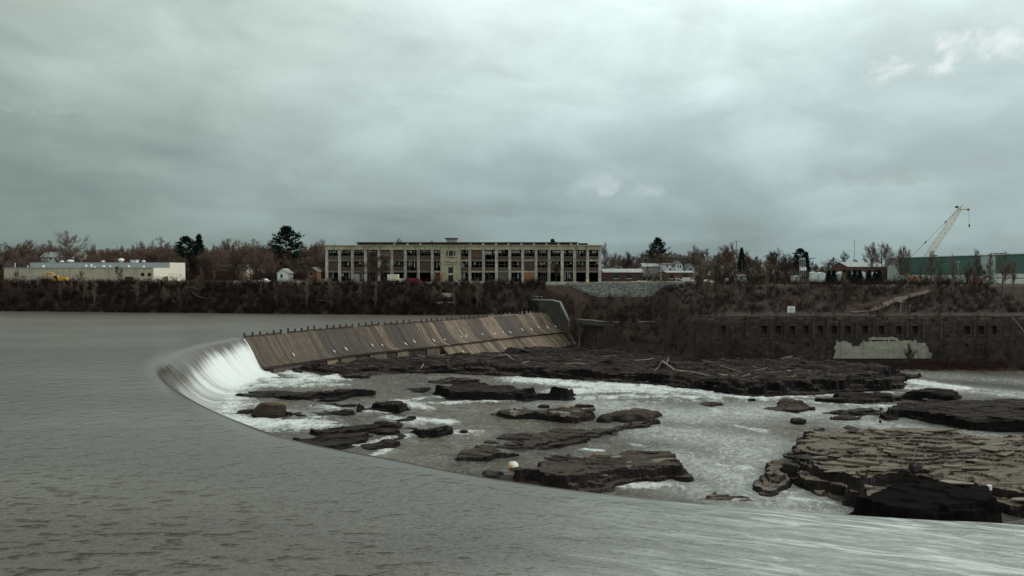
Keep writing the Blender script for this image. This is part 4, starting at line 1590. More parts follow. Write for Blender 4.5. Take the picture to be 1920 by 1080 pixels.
def wall_with_holes(x0, x1, z0, z1, y0, y1, holes):
    """front wall as boxes round rectangular openings (x0,x1,z0,z1)"""
    mb = MB()
    xs_ = sorted({x0, x1, *[h[0] for h in holes], *[h[1] for h in holes]})
    zs_ = sorted({z0, z1, *[h[2] for h in holes], *[h[3] for h in holes]})
    for a, b in zip(xs_, xs_[1:]):
        run = None
        for c, d in zip(zs_, zs_[1:]):
            mx_, mz_ = (a + b) / 2, (c + d) / 2
            solid = not any(h[0] < mx_ < h[1] and h[2] < mz_ < h[3] for h in holes)
            if solid:
                run = (run[0], d) if run else (c, d)
            if (not solid or d == zs_[-1]) and run:
                mb.box(a, b, y0, y1, *run)
                run = None
    return mb


wz0, wz1 = zpix(480, MY), zpix(470, MY)
dz0, dz1 = zpix(528, MY), zpix(501, MY)
holes = [(PX(837, MY), PX(840, MY), wz0, wz1), (PX(842, MY), PX(849.5, MY), wz0, wz1), (PX(851.5, MY), PX(854, MY), wz0, wz1),
         (PX(840.5, MY), PX(850, MY), zpix(512, MY), dz1), (PX(840.5, MY), PX(850, MY), G0 - 0.5, zpix(516, MY))]
wall_with_holes(ex0, ex1, G0 - 0.5, zc0 - 0.02, yf, MY + 1.0, holes).build('entrance_front', M['mill_concrete'], mill)
MB().box(ex0 + 0.5, ex0 + 1.7, yf - 0.25, yf, G0 - 0.5, zc0 - 0.3).build('pilaster', M['mill_concrete'], mill)
MB().box(ex1 - 1.7, ex1 - 0.5, yf - 0.25, yf, G0 - 0.5, zc0 - 0.3).build('pilaster', M['mill_concrete'], mill)
hz = zpix(491, MY)
MB().prism([(em - 2.6, hz), (em + 2.6, hz), (em + 2.6, hz + 0.35), (em, hz + 1.3), (em - 2.6, hz + 0.35)], 'y', yf - 0.45, yf).build('pediment', M['mill_concrete'], mill)
MB().box(em - 2.4, em + 2.4, yf - 0.3, yf, zpix(496, MY), zpix(494.5, MY)).build('door_hood', M['mill_concrete'], mill)
MB().box(em - 2.3, em + 2.3, yf - 0.3, yf, wz0 - 0.4, wz0 - 0.02).build('window_sill', M['mill_concrete'], mill)
MB().box(PX(840.5, MY) + 0.02, PX(850, MY) - 0.02, MY + 0.3, MY + 0.5, zpix(512, MY), dz1).build('window', M['glass_dark'], mill)
MB().box(PX(840.5, MY) + 0.02, PX(850, MY) - 0.02, MY + 0.3, MY + 0.5, G0 - 0.4, zpix(516, MY)).build('door', M['glass_dark'], mill)
for h in holes[:3]:
    MB().box(h[0] + 0.02, h[1] - 0.02, MY + 0.3, MY + 0.5, h[2], h[3]).build('window', M['glass_dark'], mill)

# entablature, roof, floors, rear and ends
MB().box(mx0, mx1, MY - 0.35, MY + 1.0, zc0, zc1).build('entablature', M['mill_concrete'], mill)
MB().box(mx0 - 0.4, mx1 + 0.4, MY - 0.75, MY + 0.6, zc1 + 0.003, zc1 + 0.35).build('cornice', M['mill_concrete'], mill)
DEP = 24.0
MB().box(mx0 + 0.1, mx1 - 0.1, MY + 1.003, MY + DEP, zc1 - 0.5, zc1 - 0.1).build('roof', M['roof_dark'], mill)
for z in zf[1:3]:
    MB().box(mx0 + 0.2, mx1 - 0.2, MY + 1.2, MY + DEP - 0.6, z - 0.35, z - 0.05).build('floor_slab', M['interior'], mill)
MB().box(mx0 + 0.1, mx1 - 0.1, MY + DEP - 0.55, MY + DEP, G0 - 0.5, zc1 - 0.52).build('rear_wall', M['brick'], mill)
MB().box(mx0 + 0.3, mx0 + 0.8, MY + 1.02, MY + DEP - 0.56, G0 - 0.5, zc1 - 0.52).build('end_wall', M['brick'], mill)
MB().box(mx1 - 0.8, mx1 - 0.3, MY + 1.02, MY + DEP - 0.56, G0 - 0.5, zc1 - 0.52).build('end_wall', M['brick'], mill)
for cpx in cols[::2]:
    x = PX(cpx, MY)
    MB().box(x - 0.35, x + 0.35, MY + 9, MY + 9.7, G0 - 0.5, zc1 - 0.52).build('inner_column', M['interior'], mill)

r = random.Random(5)
bays = list(zip(cols[:8], cols[1:9])) + [(810.7, 826 - 2.5)] + [(864.5 + 2.0, 881)] + list(zip(cols[9:-1], cols[10:]))
for bi, (a, b) in enumerate(bays):
    x0 = PX(a, MY) + cw + 0.01
    x1 = PX(b, MY) - cw - 0.01
    if bi in (8,):
        x1 = ex0 - 0.01
    if bi in (9,):
        x0 = ex1 + 0.01
    left = bi < 9
    for fl_i in range(3):
        z0 = zf[fl_i] if fl_i else G0 - 0.3
        z1 = zf[fl_i + 1]
        if fl_i:
            MB().box(x0, x1, MY + 0.1, MY + 0.8, z0 - 0.42, z0 + 0.25).build('floor_beam', M['beam'] if r.random() < 0.8 else M['mill_concrete'], mill)
            z0 += 0.26
        if fl_i < 2:
            z1 -= 0.43
        sp_h = (1.4 if fl_i else 0.9) * (1.15 if left else 1.0)
        if r.random() < (0.9 if fl_i else 0.6):
            MB().box(x0 + 0.003, x1 - 0.003, MY + 0.35, MY + 0.65, z0 + 0.003, z0 + sp_h).build('spandrel', M['brick'] if r.random() < 0.8 else M['interior'], mill)
            zb = z0 + sp_h + 0.01
        else:
            zb = z0 + 0.01
        if bi == 14 and fl_i == 0:
            o = MB().box(x0 + 0.003, x1 - 0.003, MY + 0.15, MY + 0.3, zb, z1 - 0.01).build('boarding', M['board'], mill)
            o['label'] = 'orange-brown boarded ground-floor bay'
            continue
        if fl_i == 0 and r.random() < 0.35:
            continue
        roll = r.random()
        if roll < 0.10:
            MB().box(x0 + 0.003, x1 - 0.003, MY + 0.4, MY + 0.6, zb, z1 - 0.01).build('infill', M[r.choice(['brick', 'beam', 'brown_siding'])], mill)
            continue
        if roll < 0.2:
            xm_ = x0 + (x1 - x0) * r.uniform(0.35, 0.7)
            MB().box(x0 + 0.003, xm_, MY + 0.42, MY + 0.5, zb, z1 - 0.01 - r.uniform(0, 1.2)).build('boarding', M[r.choice(['beam', 'brick', 'pane_pale'])], mill)
        fr = MB()
        zt = z1 - 0.01
        nv = r.choice([3, 4, 5])
        wd = (x1 - x0)
        for k in range(nv + 1):
            x = x0 + 0.06 + (wd - 0.12) * k / nv
            if 0 < k < nv and r.random() < 0.25:
                continue
            zt_ = zt if 0 < k < nv or True else zt
            fr.box(x - 0.05, x + 0.05, MY + 0.45, MY + 0.55, zb + (r.random() * 0.8 if 0 < k < nv and r.random() < 0.4 else 0), zt_)
        for zz in (zb + 0.06, zb + (zt - zb) * 0.5, zt - 0.06):
            fr.box(x0 + 0.01, x1 - 0.01, MY + 0.455, MY + 0.545, zz - 0.05, zz + 0.05)
        win = fr.build('window', M['frame'], mill)
        # surviving panes, pale with painted-in sky light
        pn = MB()
        for k in range(nv * 2):
            if r.random() > (0.62 if fl_i == 2 else (0.22 if fl_i == 1 else 0.12)):
                continue
            c0 = x0 + 0.06 + (wd - 0.12) * k / (nv * 2)
            c1 = c0 + (wd - 0.12) / (nv * 2)
            zh = zb + (zt - zb) * (0.5 if fl_i == 2 else r.choice([0.5, 0.25]))
            lo = zh + r.random() * 0.6
            pn.box(c0 + 0.03, c1 - 0.03, MY + 0.49, MY + 0.51, lo, zt - 0.1 - r.random() * 0.5)
        if pn.v:
            pn.build('pane', M['pane_pale'], win)
# roof monitor: low clerestory with pale posts, dark openings and a thin roof
zr0, zr1 = zc1 + 0.0, zpix(455.2, MY + 4)
rx0, rx1 = PX(670, MY + 4), PX(1082, MY + 4)
MB().box(rx0, rx1, MY + 4.3, MY + 20, zr0 - 0.09, zr1 - 0.02).build('roof_monitor', M['interior'], mill)
MB().box(rx0 - 0.5, rx1 + 0.5, MY + 3.4, MY + 20.6, zr1, zr1 + 0.28).build('monitor_roof', M['roof_dark'], mill)
for k, px in enumerate([740, 764.5, 788.5, 882.5, 906, 930, 953.5, 977.5, 1001, 1024.5, 1047.5, 1070.5]):
    x = PX(px, MY + 4)
    MB().box(x - 0.55, x + 0.55, MY + 3.7, MY + 4.29, zr0 - 0.09, zr1 - 0.003).build('monitor_post', M['mill_column'], mill)
ph0, ph1 = PX(837, MY + 9), PX(857, MY + 9)
zp = zpix(448, MY + 9)
MB().box(ph0, ph1, MY + 9, MY + 14, zr1 + 0.283, zp).build('penthouse', M['concrete_pale'], mill)
MB().box(ph0 - 0.6, ph1 + 0.3, MY + 8.4, MY + 14.6, zp + 0.003, zp + 0.45).build('penthouse_roof', M['roof_dark'], mill)
MB().box(PX(1085, MY + 4), PX(1102, MY + 4), MY + 4, MY + 8, zr0, zpix(455.8, MY + 4)).build('roof_hatch', M['brick'], mill)

# ------------------------------------------------------------------ low white works on the left
WY = 320.0
WX1 = PX(288, WY)                                # corner that meets the lit end wall
lz = zpix(502.5, WY)
WY2, WYB = 335.5, 351.0
uz = zpix(493, WY2)
gw = gz(-170, WY) - 0.6
works = thing('works_building', (-185, WY, gw), 'long low tan works with sunlit cream end wall and roof vents', 'building')
hl = [(PX(234, WY), PX(250, WY), gw, zpix(519, WY)), (PX(264, WY), PX(271, WY), zpix(518, WY), zpix(511.5, WY)),
      (PX(277, WY), PX(284, WY), zpix(518, WY), zpix(511.5, WY)), (PX(266, WY), PX(280, WY), gw, zpix(527, WY))]
wall_with_holes(PX(8, WY), WX1 - 0.3, gw, lz, WY, WY + 0.4, hl).build('front_wall', M['tan_wall'], works)
for k, h in enumerate(hl):
    nm = 'window' if k in (1, 2) else 'door'
    MB().box(h[0] + 0.01, h[1] - 0.01, WY + 0.2, WY + 0.3, h[2], h[3]).build(nm, M['glass_dark'] if k in (1, 2) else M['rust'], works)
MB().box(PX(8, WY), PX(8, WY) + 0.4, WY + 0.403, WYB, gw, lz).build('side_wall', M['tan_wall'], works)
MB().box(WX1 - 0.297, WX1 + 0.1, WY, WYB, gw, lz + 0.05).build('end_wall', M['cream'], works)
MB().box(PX(8, WY) + 0.41, WX1 - 0.3, WY + 0.41, WY2 + 0.5, lz - 0.5, lz - 0.2).build('lower_roof', M['roof_pale'], works)
ux0 = PX(57, WY2)
MB().box(ux0, WX1 - 0.3, WY2, WYB, lz - 0.19, uz).build('upper_storey', M['grey_metal'], works)
MB().box(WX1 - 0.297, WX1 + 0.1, WY2, WYB, lz + 0.053, uz + 0.05).build('upper_end_wall', M['cream'], works)
MB().box(WX1 + 0.101, WX1 + 0.16, WY + 9, WY + 13.5, gw, gw + 3.2).build('door', M['rust'], works)
MB().box(ux0 - 0.2, WX1 - 0.3, WY2 - 0.1, WYB, uz + 0.003, uz + 0.2).build('upper_roof', M['roof_pale'], works)


def vent(px, py, w, Y, zb, kind):
    x = PX(px, Y)
    s = w / F * Y / 2
    ht = max(0.5, zpix(py, Y) - zb)
    mb = MB()
    if kind == 'dome':
        mb.lathe((x, Y, zb), [(s * 0.55, -0.3), (s * 0.55, ht * 0.35), (s, ht * 0.4), (s * 0.95, ht * 0.62), (s * 0.7, ht * 0.86), (s * 0.2, ht)], 12)
    else:
        mb.box(x - s, x + s, Y - s * 0.7, Y + s * 0.7, zb - 0.2, zb + ht * 0.75)
        mb.box(x - s * 1.15, x + s * 1.15, Y - s, Y + s, zb + ht * 0.78, zb + ht)
    mb.build('roof_vent', M['white_metal'], works, smooth=kind == 'dome')


for px, py, w in ((117, 488.5, 8), (133, 487, 13), (194, 488.5, 7), (228, 484, 11), (270, 488, 7)):
    vent(px, py, w, WY2 + 5, uz + 0.1, 'dome')
for k in range(9):
    x = PX(24 + 30 * k, WY)
    if not any(h[0] - 0.3 < x < h[1] + 0.3 for h in hl):
        MB().box(x - 0.22, x + 0.22, WY - 0.12, WY - 0.002, gw, lz - 0.1).build('wall_rib', M['tan_wall'], works)
for k in range(5):
    x = PX(60 + 48 * k, WY)
    MB().tube([(x, WY - 0.2, gw), (x, WY - 0.2, lz)], 0.09, 6).build('downpipe', M['grey_metal'], works)
MB().box(PX(8, WY) - 0.1, WX1 - 0.31, WY - 0.25, WY - 0.003, lz + 0.003, lz + 0.2).build('gutter', M['grey_metal'], works)
vent(253, 487.5, 11, WY2 + 5, uz + 0.1, 'box')
for px, py, w in ((82, 497, 5), (162, 496, 4), (172, 495, 4), (178, 499, 3), (195, 497, 5), (207, 497, 3), (242, 497, 4), (270, 498, 4)):
    vent(px, py, w, WY + 8, lz - 0.25, 'dome')
for px, py in ((29, 493), (53, 497)):
    MB().tube([(PX(px, WY + 8), WY + 8, lz - 0.3), (PX(px, WY + 8), WY + 8, zpix(py, WY + 8))], 0.15, 6).build('roof_pipe', M['white_metal'], works)


# ------------------------------------------------------------------ houses
def house(name, label, px0, px1, py_eave, py_ridge, Y, depth, gable, wall, roof, wins=(), base=None):
    x0, x1 = PX(px0, Y), PX(px1, Y)
    zb = (gz((x0 + x1) / 2, Y) if base is None else base) - 0.5
    ze, zr_ = zpix(py_eave, Y), zpix(py_ridge, Y)
    h = thing(name, ((x0 + x1) / 2, Y, zb), label, 'house')
    xm = (x0 + x1) / 2
    if gable == 'front':
        MB().prism([(x0, zb), (x1, zb), (x1, ze), (xm, zr_), (x0, ze)], 'y', Y, Y + depth).build('wall', M[wall], h)
        for sg, xe in ((-1, x0), (1, x1)):
            o_ = sg * 0.4
            sl = (zr_ - ze) / (xm - x0)
            MB().prism([(xm, zr_ + 0.01), (xe + o_, ze - 0.4 * sl + 0.01), (xe + o_, ze - 0.4 * sl + 0.25), (xm, zr_ + 0.26)], 'y', Y - 0.4, Y + depth + 0.4).build('roof', M[roof], h)
    else:
        ym = Y + depth / 2
        MB().prism([(Y, zb), (Y + depth, zb), (Y + depth, ze), (ym, zr_), (Y, ze)], 'x', x0, x1).build('wall', M[wall], h)
        for ye, sg in ((Y, -1), (Y + depth, 1)):
            sl = (zr_ - ze) / (depth / 2)
            MB().prism([(ym, zr_ + 0.01), (ye + sg * 0.4, ze - 0.4 * sl + 0.01), (ye + sg * 0.4, ze - 0.4 * sl + 0.25), (ym, zr_ + 0.26)], 'x', x0 - 0.4, x1 + 0.4).build('roof', M[roof], h)
    for a, b, c, d in wins:
        w_ = MB().box(PX(a, Y), PX(b, Y), Y - 0.06, Y - 0.005, zpix(d, Y), zpix(c, Y)).build('window', M['glass_dark'], h)
        MB().box(PX(a, Y) - 0.12, PX(b, Y) + 0.12, Y - 0.16, Y - 0.004, zpix(d, Y) - 0.2, zpix(d, Y) - 0.02).build('sill', M['white'], w_)
    return h


house('house', 'white gabled shed standing before dark trees left of the mill', 520, 540, 512, 504.5, 338, 8, 'front', 'white', 'roof_pale', [(526, 530, 514, 521)])
house('house', 'white house with broad pale roof in the wood behind the works roof', 78, 106, 482, 473, 395, 9, 'side', 'siding', 'roof_pale', [(83, 86, 483, 487), (94, 98, 483, 487)])
house('house', 'narrow white gabled house behind the works, near the roof domes', 136, 149, 482, 474, 392, 9, 'front', 'siding', 'shingle', [(141, 144, 482, 488)])
house('house', 'dull tan house half hidden in trees right of the works', 441, 462, 506, 497, 372, 9, 'side', 'tan_wall', 'shingle', [(446, 449, 509, 514)])
house('house', 'grey gabled shed in shade beside the left end of the mill', 576, 594, 509, 502, 352, 8, 'front', 'brown_siding', 'shingle', [(582, 586, 511, 517)])
house('house', 'white house wing with dark windows right of the mill', 1243, 1268, 496.5, 494.3, 372, 9, 'side', 'siding', 'shingle', [(1249, 1252, 497.5, 501), (1259, 1262, 497.5, 501), (1255, 1258, 503, 507)])
house('house', 'white steep gabled house right of the mill', 1266, 1280, 497, 489.5, 370, 9, 'front', 'siding', 'shingle', [(1270, 1272.5, 497, 501.5), (1274.5, 1277, 497, 501.5), (1272, 1274.5, 492.5, 495)])
house('house', 'pale house with low roof right of the white gabled house', 1287, 1302, 502, 495, 366, 8, 'front', 'grey_metal', 'shingle', [(1292, 1296, 503, 507)])
house('house', 'long low shed with pale flat roof right of the mill', 1132, 1206, 511, 505, 352, 16, 'side', 'brick', 'roof_pale', [(1150, 1160, 514, 522), (1175, 1185, 514, 522)])
house('house', 'low open shed with white roof edge before the white houses', 1250, 1300, 511.5, 509, 350, 12, 'side', 'brown_siding', 'roof_pale', [(1256, 1262, 514, 522), (1280, 1288, 514, 522)])
house('house', 'pale roofed block behind the crimson shrub', 1206, 1243, 500, 494.5, 380, 12, 'side', 'grey_metal', 'roof_pale', [(1212, 1216, 501, 506)])
house('house', 'small white hut right of the twin poles', 1383, 1400, 517, 515.5, 320, 5, 'side', 'grey_metal', 'roof_pale', [(1388, 1391, 519, 523)])
house('house', 'brown walled shop with white ribbed roof left of the green works', 1590, 1664, 500.5, 492, 352, 18, 'side', 'brown_siding', 'roof_pale', [(1600, 1612, 505, 512), (1640, 1650, 505, 512)])
house('house', 'small white cabin with flat roof under the lattice tower', 1489, 1499, 518.5, 518, 312, 4, 'side', 'white', 'roof_pale', [(1491, 1494, 520, 523)])
# white tarpaulin tents right of the tower
for i, (a, b) in enumerate([(1521, 1534), (1534, 1549), (1560, 1573), (1573, 1584), (1585, 1597), (1599, 1611), (1613, 1624), (1638, 1652)]):
    Y = 306.0
    x0, x1 = PX(a, Y), PX(b, Y)
    zb = gz((x0 + x1) / 2, Y)
    zt = zpix(509.5 + (i % 3), Y)
    t_ = thing('covered_stack', ((x0 + x1) / 2, Y, zb), ['white tarpaulin-covered stack, %s in the row of stacks left of the green works' % s for s in
               ('first', 'second', 'third', 'fourth', 'fifth', 'sixth', 'seventh', 'last')][i] + (''), 'covered stack', 'tarpaulin-covered stacks')
    MB().box(x0 + 0.15, x1 - 0.15, Y + 0.2, Y + 2.8, zb - 0.3, zb + 0.6).build('stack', M['dark_steel'], t_)
    w_ = (x1 - x0)
    MB().prism([(x0 + 0.1, zb + 0.603), (x1 - 0.1, zb + 0.603), (x1 - 0.25, zt - 0.35), (x0 + w_ * 0.55, zt), (x0 + 0.3, zt - 0.25)], 'y', Y, Y + 3).build('tarpaulin', M['white_metal'], t_)

# ------------------------------------------------------------------ green works on the right
gA = Vector((PX(1664, 345), 345, 0))
gB = Vector((PX(2020, 288), 288, 0))
gdir = (gB - gA).normalized()
gout = Vector((gdir.y, -gdir.x, 0))
if gout.y > 0:
    gout = -gout
gtA, gtB = zpix(484.5, 345), zpix(473, 288)
green = thing('green_works', (gA.x, gA.y, 11), 'large green-clad works building with pale strips at the right edge', 'building')


def g_at(px):
    a_, y_, _q = ray(px, 500)
    # intersection of the sight line with the facade line
    m_ = a_ / y_
    t = (m_ * gA.y - gA.x) / (gdir.x - m_ * gdir.y)
    return t


Lg = (gB - gA).length


def g_panel(px0, px1, zb, topoff, mat, name, off=0.0, zt=None, th=0.25):
    t0, t1 = g_at(px0), g_at(px1)
    a_, b_ = gA + gdir * t0, gA + gdir * t1
    za = gtA + (gtB - gtA) * t0 / Lg - topoff if zt is None else zt
    zb2 = gtA + (gtB - gtA) * t1 / Lg - topoff if zt is None else zt
    o1, o2 = gout * off, gout * (off - th)
    pts = [a_ + o1, b_ + o1, b_ + o2, a_ + o2]
    MB().quadbox([(p.x, p.y, zb) for p in pts] + [(pts[0].x, pts[0].y, za), (pts[1].x, pts[1].y, zb2), (pts[2].x, pts[2].y, zb2), (pts[3].x, pts[3].y, za)]).build(name, M[mat], green)


g_panel(1664, 1685.6, 10.5, 0.02, 'pale_clad', 'pale_strip', 0.003)
n_ = 13
for k in range(n_):
    a_ = 1686 + (1839 - 1686) * k / n_
    b_ = 1686 + (1839 - 1686) * (k + 1) / n_
    g_panel(a_, b_ - 0.25, 14.4, 0.02, 'green_clad', 'cladding_panel', 0.0 if k % 2 else 0.03)
g_panel(1839.3, 1866, 10.5, 0.02, 'pale_clad', 'pale_strip', 0.02)
for k in range(8):
    a_ = 1866.4 + (2020 - 1866.4) * k / 8
    b_ = 1866.4 + (2020 - 1866.4) * (k + 1) / 8
    g_panel(a_, b_ - 0.25, 15.2, 0.02, 'green_clad', 'cladding_panel', 0.0 if k % 2 else 0.03)
g_panel(1686, 1839, 10.5, 0, 'white', 'plinth_wall', -0.05, zt=14.38)
g_panel(1866.4, 2020, 10.5, 0, 'white', 'plinth_wall', -0.05, zt=15.18)
g_panel(1866.4, 2020, 13.2, 0, 'brick', 'red_band', -0.03, zt=13.5, th=0.01)
rf = [gA + gout * 0.4, gB + gout * 0.4, gB - gout * 40, gA - gout * 40]
MB().quadbox([(rf[i].x, rf[i].y, (gtA, gtB, gtB, gtA)[i]) for i in range(4)] + [(rf[i].x, rf[i].y, (gtA, gtB, gtB, gtA)[i] + 0.3) for i in range(4)]).build('roof', M['white_metal'], green)
e0, e1 = gA - gdir * 0.0, gA - gout * 39.5
MB().quadbox([(e0.x, e0.y, 10.5), (e0.x + gdir.x * 0.3, e0.y + gdir.y * 0.3 + 0.01, 10.5), (e1.x + gdir.x * 0.3, e1.y + gdir.y * 0.3, 10.5), (e1.x, e1.y, 10.5),
              (e0.x, e0.y, gtA - 0.01), (e0.x + gdir.x * 0.3, e0.y + gdir.y * 0.3 + 0.01, gtA - 0.01), (e1.x + gdir.x * 0.3, e1.y + gdir.y * 0.3, gtA - 0.01), (e1.x, e1.y, gtA - 0.01)]).build('end_wall', M['pale_clad'], green)
for px in (1750, 1864, 1874):
    t0 = g_at(px)
    p = gA + gdir * t0 - gout * 2
    z = gtA + (gtB - gtA) * t0 / Lg + 0.3
    MB().box(p.x - 0.6, p.x + 0.6, p.y - 0.6, p.y + 0.6, z, z + 0.5).build('roof_vent', M['dark_steel'], green)

# ------------------------------------------------------------------ lattice crane behind it
CY = 372.0
ctip = PD(1801, 390, CY)
cbase = PD(1722, 505, CY)
crane = thing('crane', (cbase.x, CY, 11), 'yellow lattice boom crane rising behind the green works', 'crane')
bd = (ctip - cbase).normalized()
bu = bd.cross(Vector((0, 1, 0))).normalized()


def chord(t, i, w):
    s = [(-1, -1), (1, -1), (1, 1), (-1, 1)][i]
    return cbase.lerp(ctip, t) + bu * (s[0] * w / 2) + Vector((0, 1, 0)) * (s[1] * w / 2)


def bw(t):
    return float(np.interp(t, [0, 0.12, 0.8, 1], [0.7, 2.1, 2.0, 1.0]))


for i in range(4):
    MB().tube([chord(t, i, bw(t)) for t in (0, 0.12, 0.8, 1)], 0.13, 5).build('boom_chord', M['crane_paint'], crane)
lac = MB()
NL = 26
for k in range(NL):
    t0, t1 = 0.04 + 0.95 * k / NL, 0.04 + 0.95 * (k + 1) / NL
    for i in range(4):
        j = (i + 1) % 4
        a_, b_ = (i, j) if k % 2 else (j, i)
        lac.tube([chord(t0, a_, bw(t0)), chord(t1, b_, bw(t1))], 0.055, 3, False)
lac.build('boom_lacing', M['crane_paint'], crane)
jib = PD(1816, 393, CY)
MB().tube([ctip + Vector((0, 0, -0.6)), jib], [0.35, 0.14], 6).build('jib', M['crane_paint'], crane)
mt = PD(1804, 384.5, CY)
MB().tube([ctip, mt, jib], [0.22, 0.18, 0.07], 5).build('jib_strut', M['crane_paint'], crane)
kl = PD(1794, 388, CY)
MB().tube([kl + Vector((0, -0.7, 0)), kl + Vector((0, 0.7, 0))], 0.55, 10).build('sheave', M['dark_steel'], crane)
sj = PD(1815.5, 393, CY)
MB().tube([sj + Vector((0, -0.4, 0)), sj + Vector((0, 0.4, 0))], 0.5, 10).build('sheave', M['dark_steel'], crane)
hk = PD(1817.5, 420, CY)
MB().tube([jib, hk], 0.06, 4).build('hoist_rope', M['dark_steel'], crane)
MB().lathe((hk.x, hk.y, hk.z - 1.2), [(0.05, -0.5), (0.3, -0.1), (0.42, 0.5), (0.2, 1.1), (0.06, 1.4)], 8).build('hook_block', M['dark_steel'], crane)
pb = PD(1706, 484, CY)
MB().tube([mt, pb], 0.07, 4).build('pendant', M['dark_steel'], crane)
for px, py in ((1773, 413), (1735, 454)):
    t = (px - 1804) / (1706 - 1804)
    q = mt.lerp(pb, t)
    MB().tube([q - bd * 0.7, q + bd * 0.7], 0.3, 6).build('pendant_link', M['dark_steel'], crane)
bx_ = cbase.x
MB().box(bx_ - 7, bx_ + 1.5, CY - 1.8, CY + 1.8, 12.6, 16.0).build('machinery_house', M['orange'], crane)
MB().box(bx_ - 0.5, bx_ + 1.8, CY - 3.2, CY - 1.82, 12.6, 15.6).build('cab', M['orange'], crane)
MB().tube([(bx_ - 4, CY, 16), pb], 0.2, 6).build('gantry', M['dark_steel'], crane)
for sg in (-2.4, 2.4):
    MB().prism([(bx_ - 6.5, 11.4), (bx_ - 5.6, 10.9), (bx_ + 1.2, 10.9), (bx_ + 2.2, 11.4), (bx_ + 2.2, 12.0), (bx_ + 1.2, 12.55), (bx_ - 5.6, 12.55), (bx_ - 6.5, 12.0)], 'y', CY + sg - 0.6, CY + sg + 0.6).build('track', M['dark_steel'], crane)


# ------------------------------------------------------------------ ruined mill wall at the river, right
RY = 235.0
rzT = 1.75
ruin = thing('ruined_wall', (100, RY, -13), 'long sooty ruined stone wall with a row of small window holes', 'wall')
wins = []
for px in [1434, 1460, 1486, 1512, 1539, 1565, 1591, 1623, 1654, 1686, 1717, 1815, 1841, 1866, 1357]:
    w_ = 10.5 if px not in (1357, 1866) else 8
    wins.append((PX(px - w_ / 2, RY), PX(px + w_ / 2, RY), zpix(627, RY), zpix(611, RY)))
small = [(PX(1484, RY), PX(1491, RY), zpix(645, RY), zpix(642, RY)), (PX(1510, RY), PX(1518, RY), zpix(650, RY), zpix(642, RY)), (PX(1810, RY), PX(1817, RY), zpix(650, RY), zpix(645, RY))]
wall_with_holes(58, 176, -14.5, zpix(606, RY), RY, RY + 1.2, wins + small).build('wall', M['ruin'], ruin)
# broken top courses, stone by stone
r = random.Random(77)
x = 58.0
while x < 176:
    w_ = r.uniform(1.2, 3.4)
    hh = zpix(606, RY) + 0.003
    for k in range(r.choice([1, 2, 2, 3])):
        th = r.uniform(0.5, 0.8)
        MB().box(x + 0.02, min(x + w_ - 0.03, 176), RY + 0.05 * r.random(), RY + 1.15, hh, hh + th - 0.02).build('stone', M['ruin'], ruin)
        hh += th
    x += w_
for (a, b, c, d) in wins:
    MB().box(a - 0.25, b + 0.25, RY - 0.16, RY - 0.003, c - 0.35, c - 0.06).build('window_sill', M['ruin'], ruin)
    MB().box(a - 0.2, b + 0.2, RY - 0.1, RY - 0.003, d + 0.05, d + 0.5).build('lintel', M['ruin'], ruin)
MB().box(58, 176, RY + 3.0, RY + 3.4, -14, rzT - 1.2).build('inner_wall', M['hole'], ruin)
# patches of stone proud of the wall face
for k in range(420):
    px, py = r.uniform(1330, 1915), r.uniform(606, 688)
    x0, z0 = PX(px, RY), zpix(py, RY)
    w_, h_ = r.uniform(0.8, 2.4), r.uniform(0.4, 0.9)
    if any(x0 + w_ > a - 0.3 and x0 < b + 0.3 and z0 + h_ > c - 0.4 and z0 < d + 0.5 for a, b, c, d in wins + small):
        continue
    if 1555 < px < 1750 and 625 < py < 675:
        continue
    MB().box(x0, x0 + w_, RY - r.uniform(0.04, 0.13), RY - 0.002, z0, z0 + h_).build('stone', M['ruin'], ruin)
# the pale rendered patch, course by course, ragged along its top
row_y = [631, 637, 643, 649, 655, 661, 667, 672]
spans = [[(1628, 1686)], [(1567, 1589), (1617, 1722)], [(1565, 1601), (1611, 1738)], [(1564, 1744)], [(1566, 1745)], [(1563, 1748)], [(1562, 1747)]]
for k in range(7):
    zt, zb = zpix(row_y[k], RY), zpix(row_y[k + 1], RY)
    for a, b in spans[k]:
        a += r.uniform(-2, 2)
        b += r.uniform(-2, 2)
        px = a
        while px < b - 1:
            w_ = min(r.uniform(8, 20), b - px)
            if b - px - w_ < 4:
                w_ = b - px
            first, last = px == a, px + w_ >= b - 0.01
            x0, x1 = PX(px, RY) + 0.008, PX(px + w_, RY) - 0.008
            z0_, z1_ = zb + 0.008, zt - 0.008
            ja = r.uniform(0.1, 0.9) if first else 0.0
            jb = r.uniform(0.1, 0.9) if last else 0.0
            tp = [r.uniform(-0.1, 0.75) if k < 2 else 0.0 for _ in range(4)]
            MB().prism([(x0 + ja * 0.3, z0_), (x1 - jb * 0.3, z0_), (x1 - jb, z1_ - tp[0]), (x0 + (x1 - x0) * 0.66, z1_ - tp[1]), (x0 + (x1 - x0) * 0.33, z1_ - tp[2]), (x0 + ja, z1_ - tp[3])],
                       'y', RY - 0.30 - r.random() * 0.05, RY - 0.14).build('block', M['block'], ruin)
            px += w_
# shallow piers between the windows
for px in (1446, 1473, 1499, 1526, 1552, 1578, 1607, 1638, 1670, 1702, 1733, 1765, 1798, 1828, 1854, 1400, 1374):
    x0 = PX(px - 2.2, RY)
    x1 = PX(px + 2.2, RY)
    MB().box(x0, x1, RY - 0.30, RY - 0.17, zpix(636 + r.uniform(-3, 3), RY), zpix(602 + r.uniform(-2, 3), RY)).build('pier', M['ruin'], ruin)

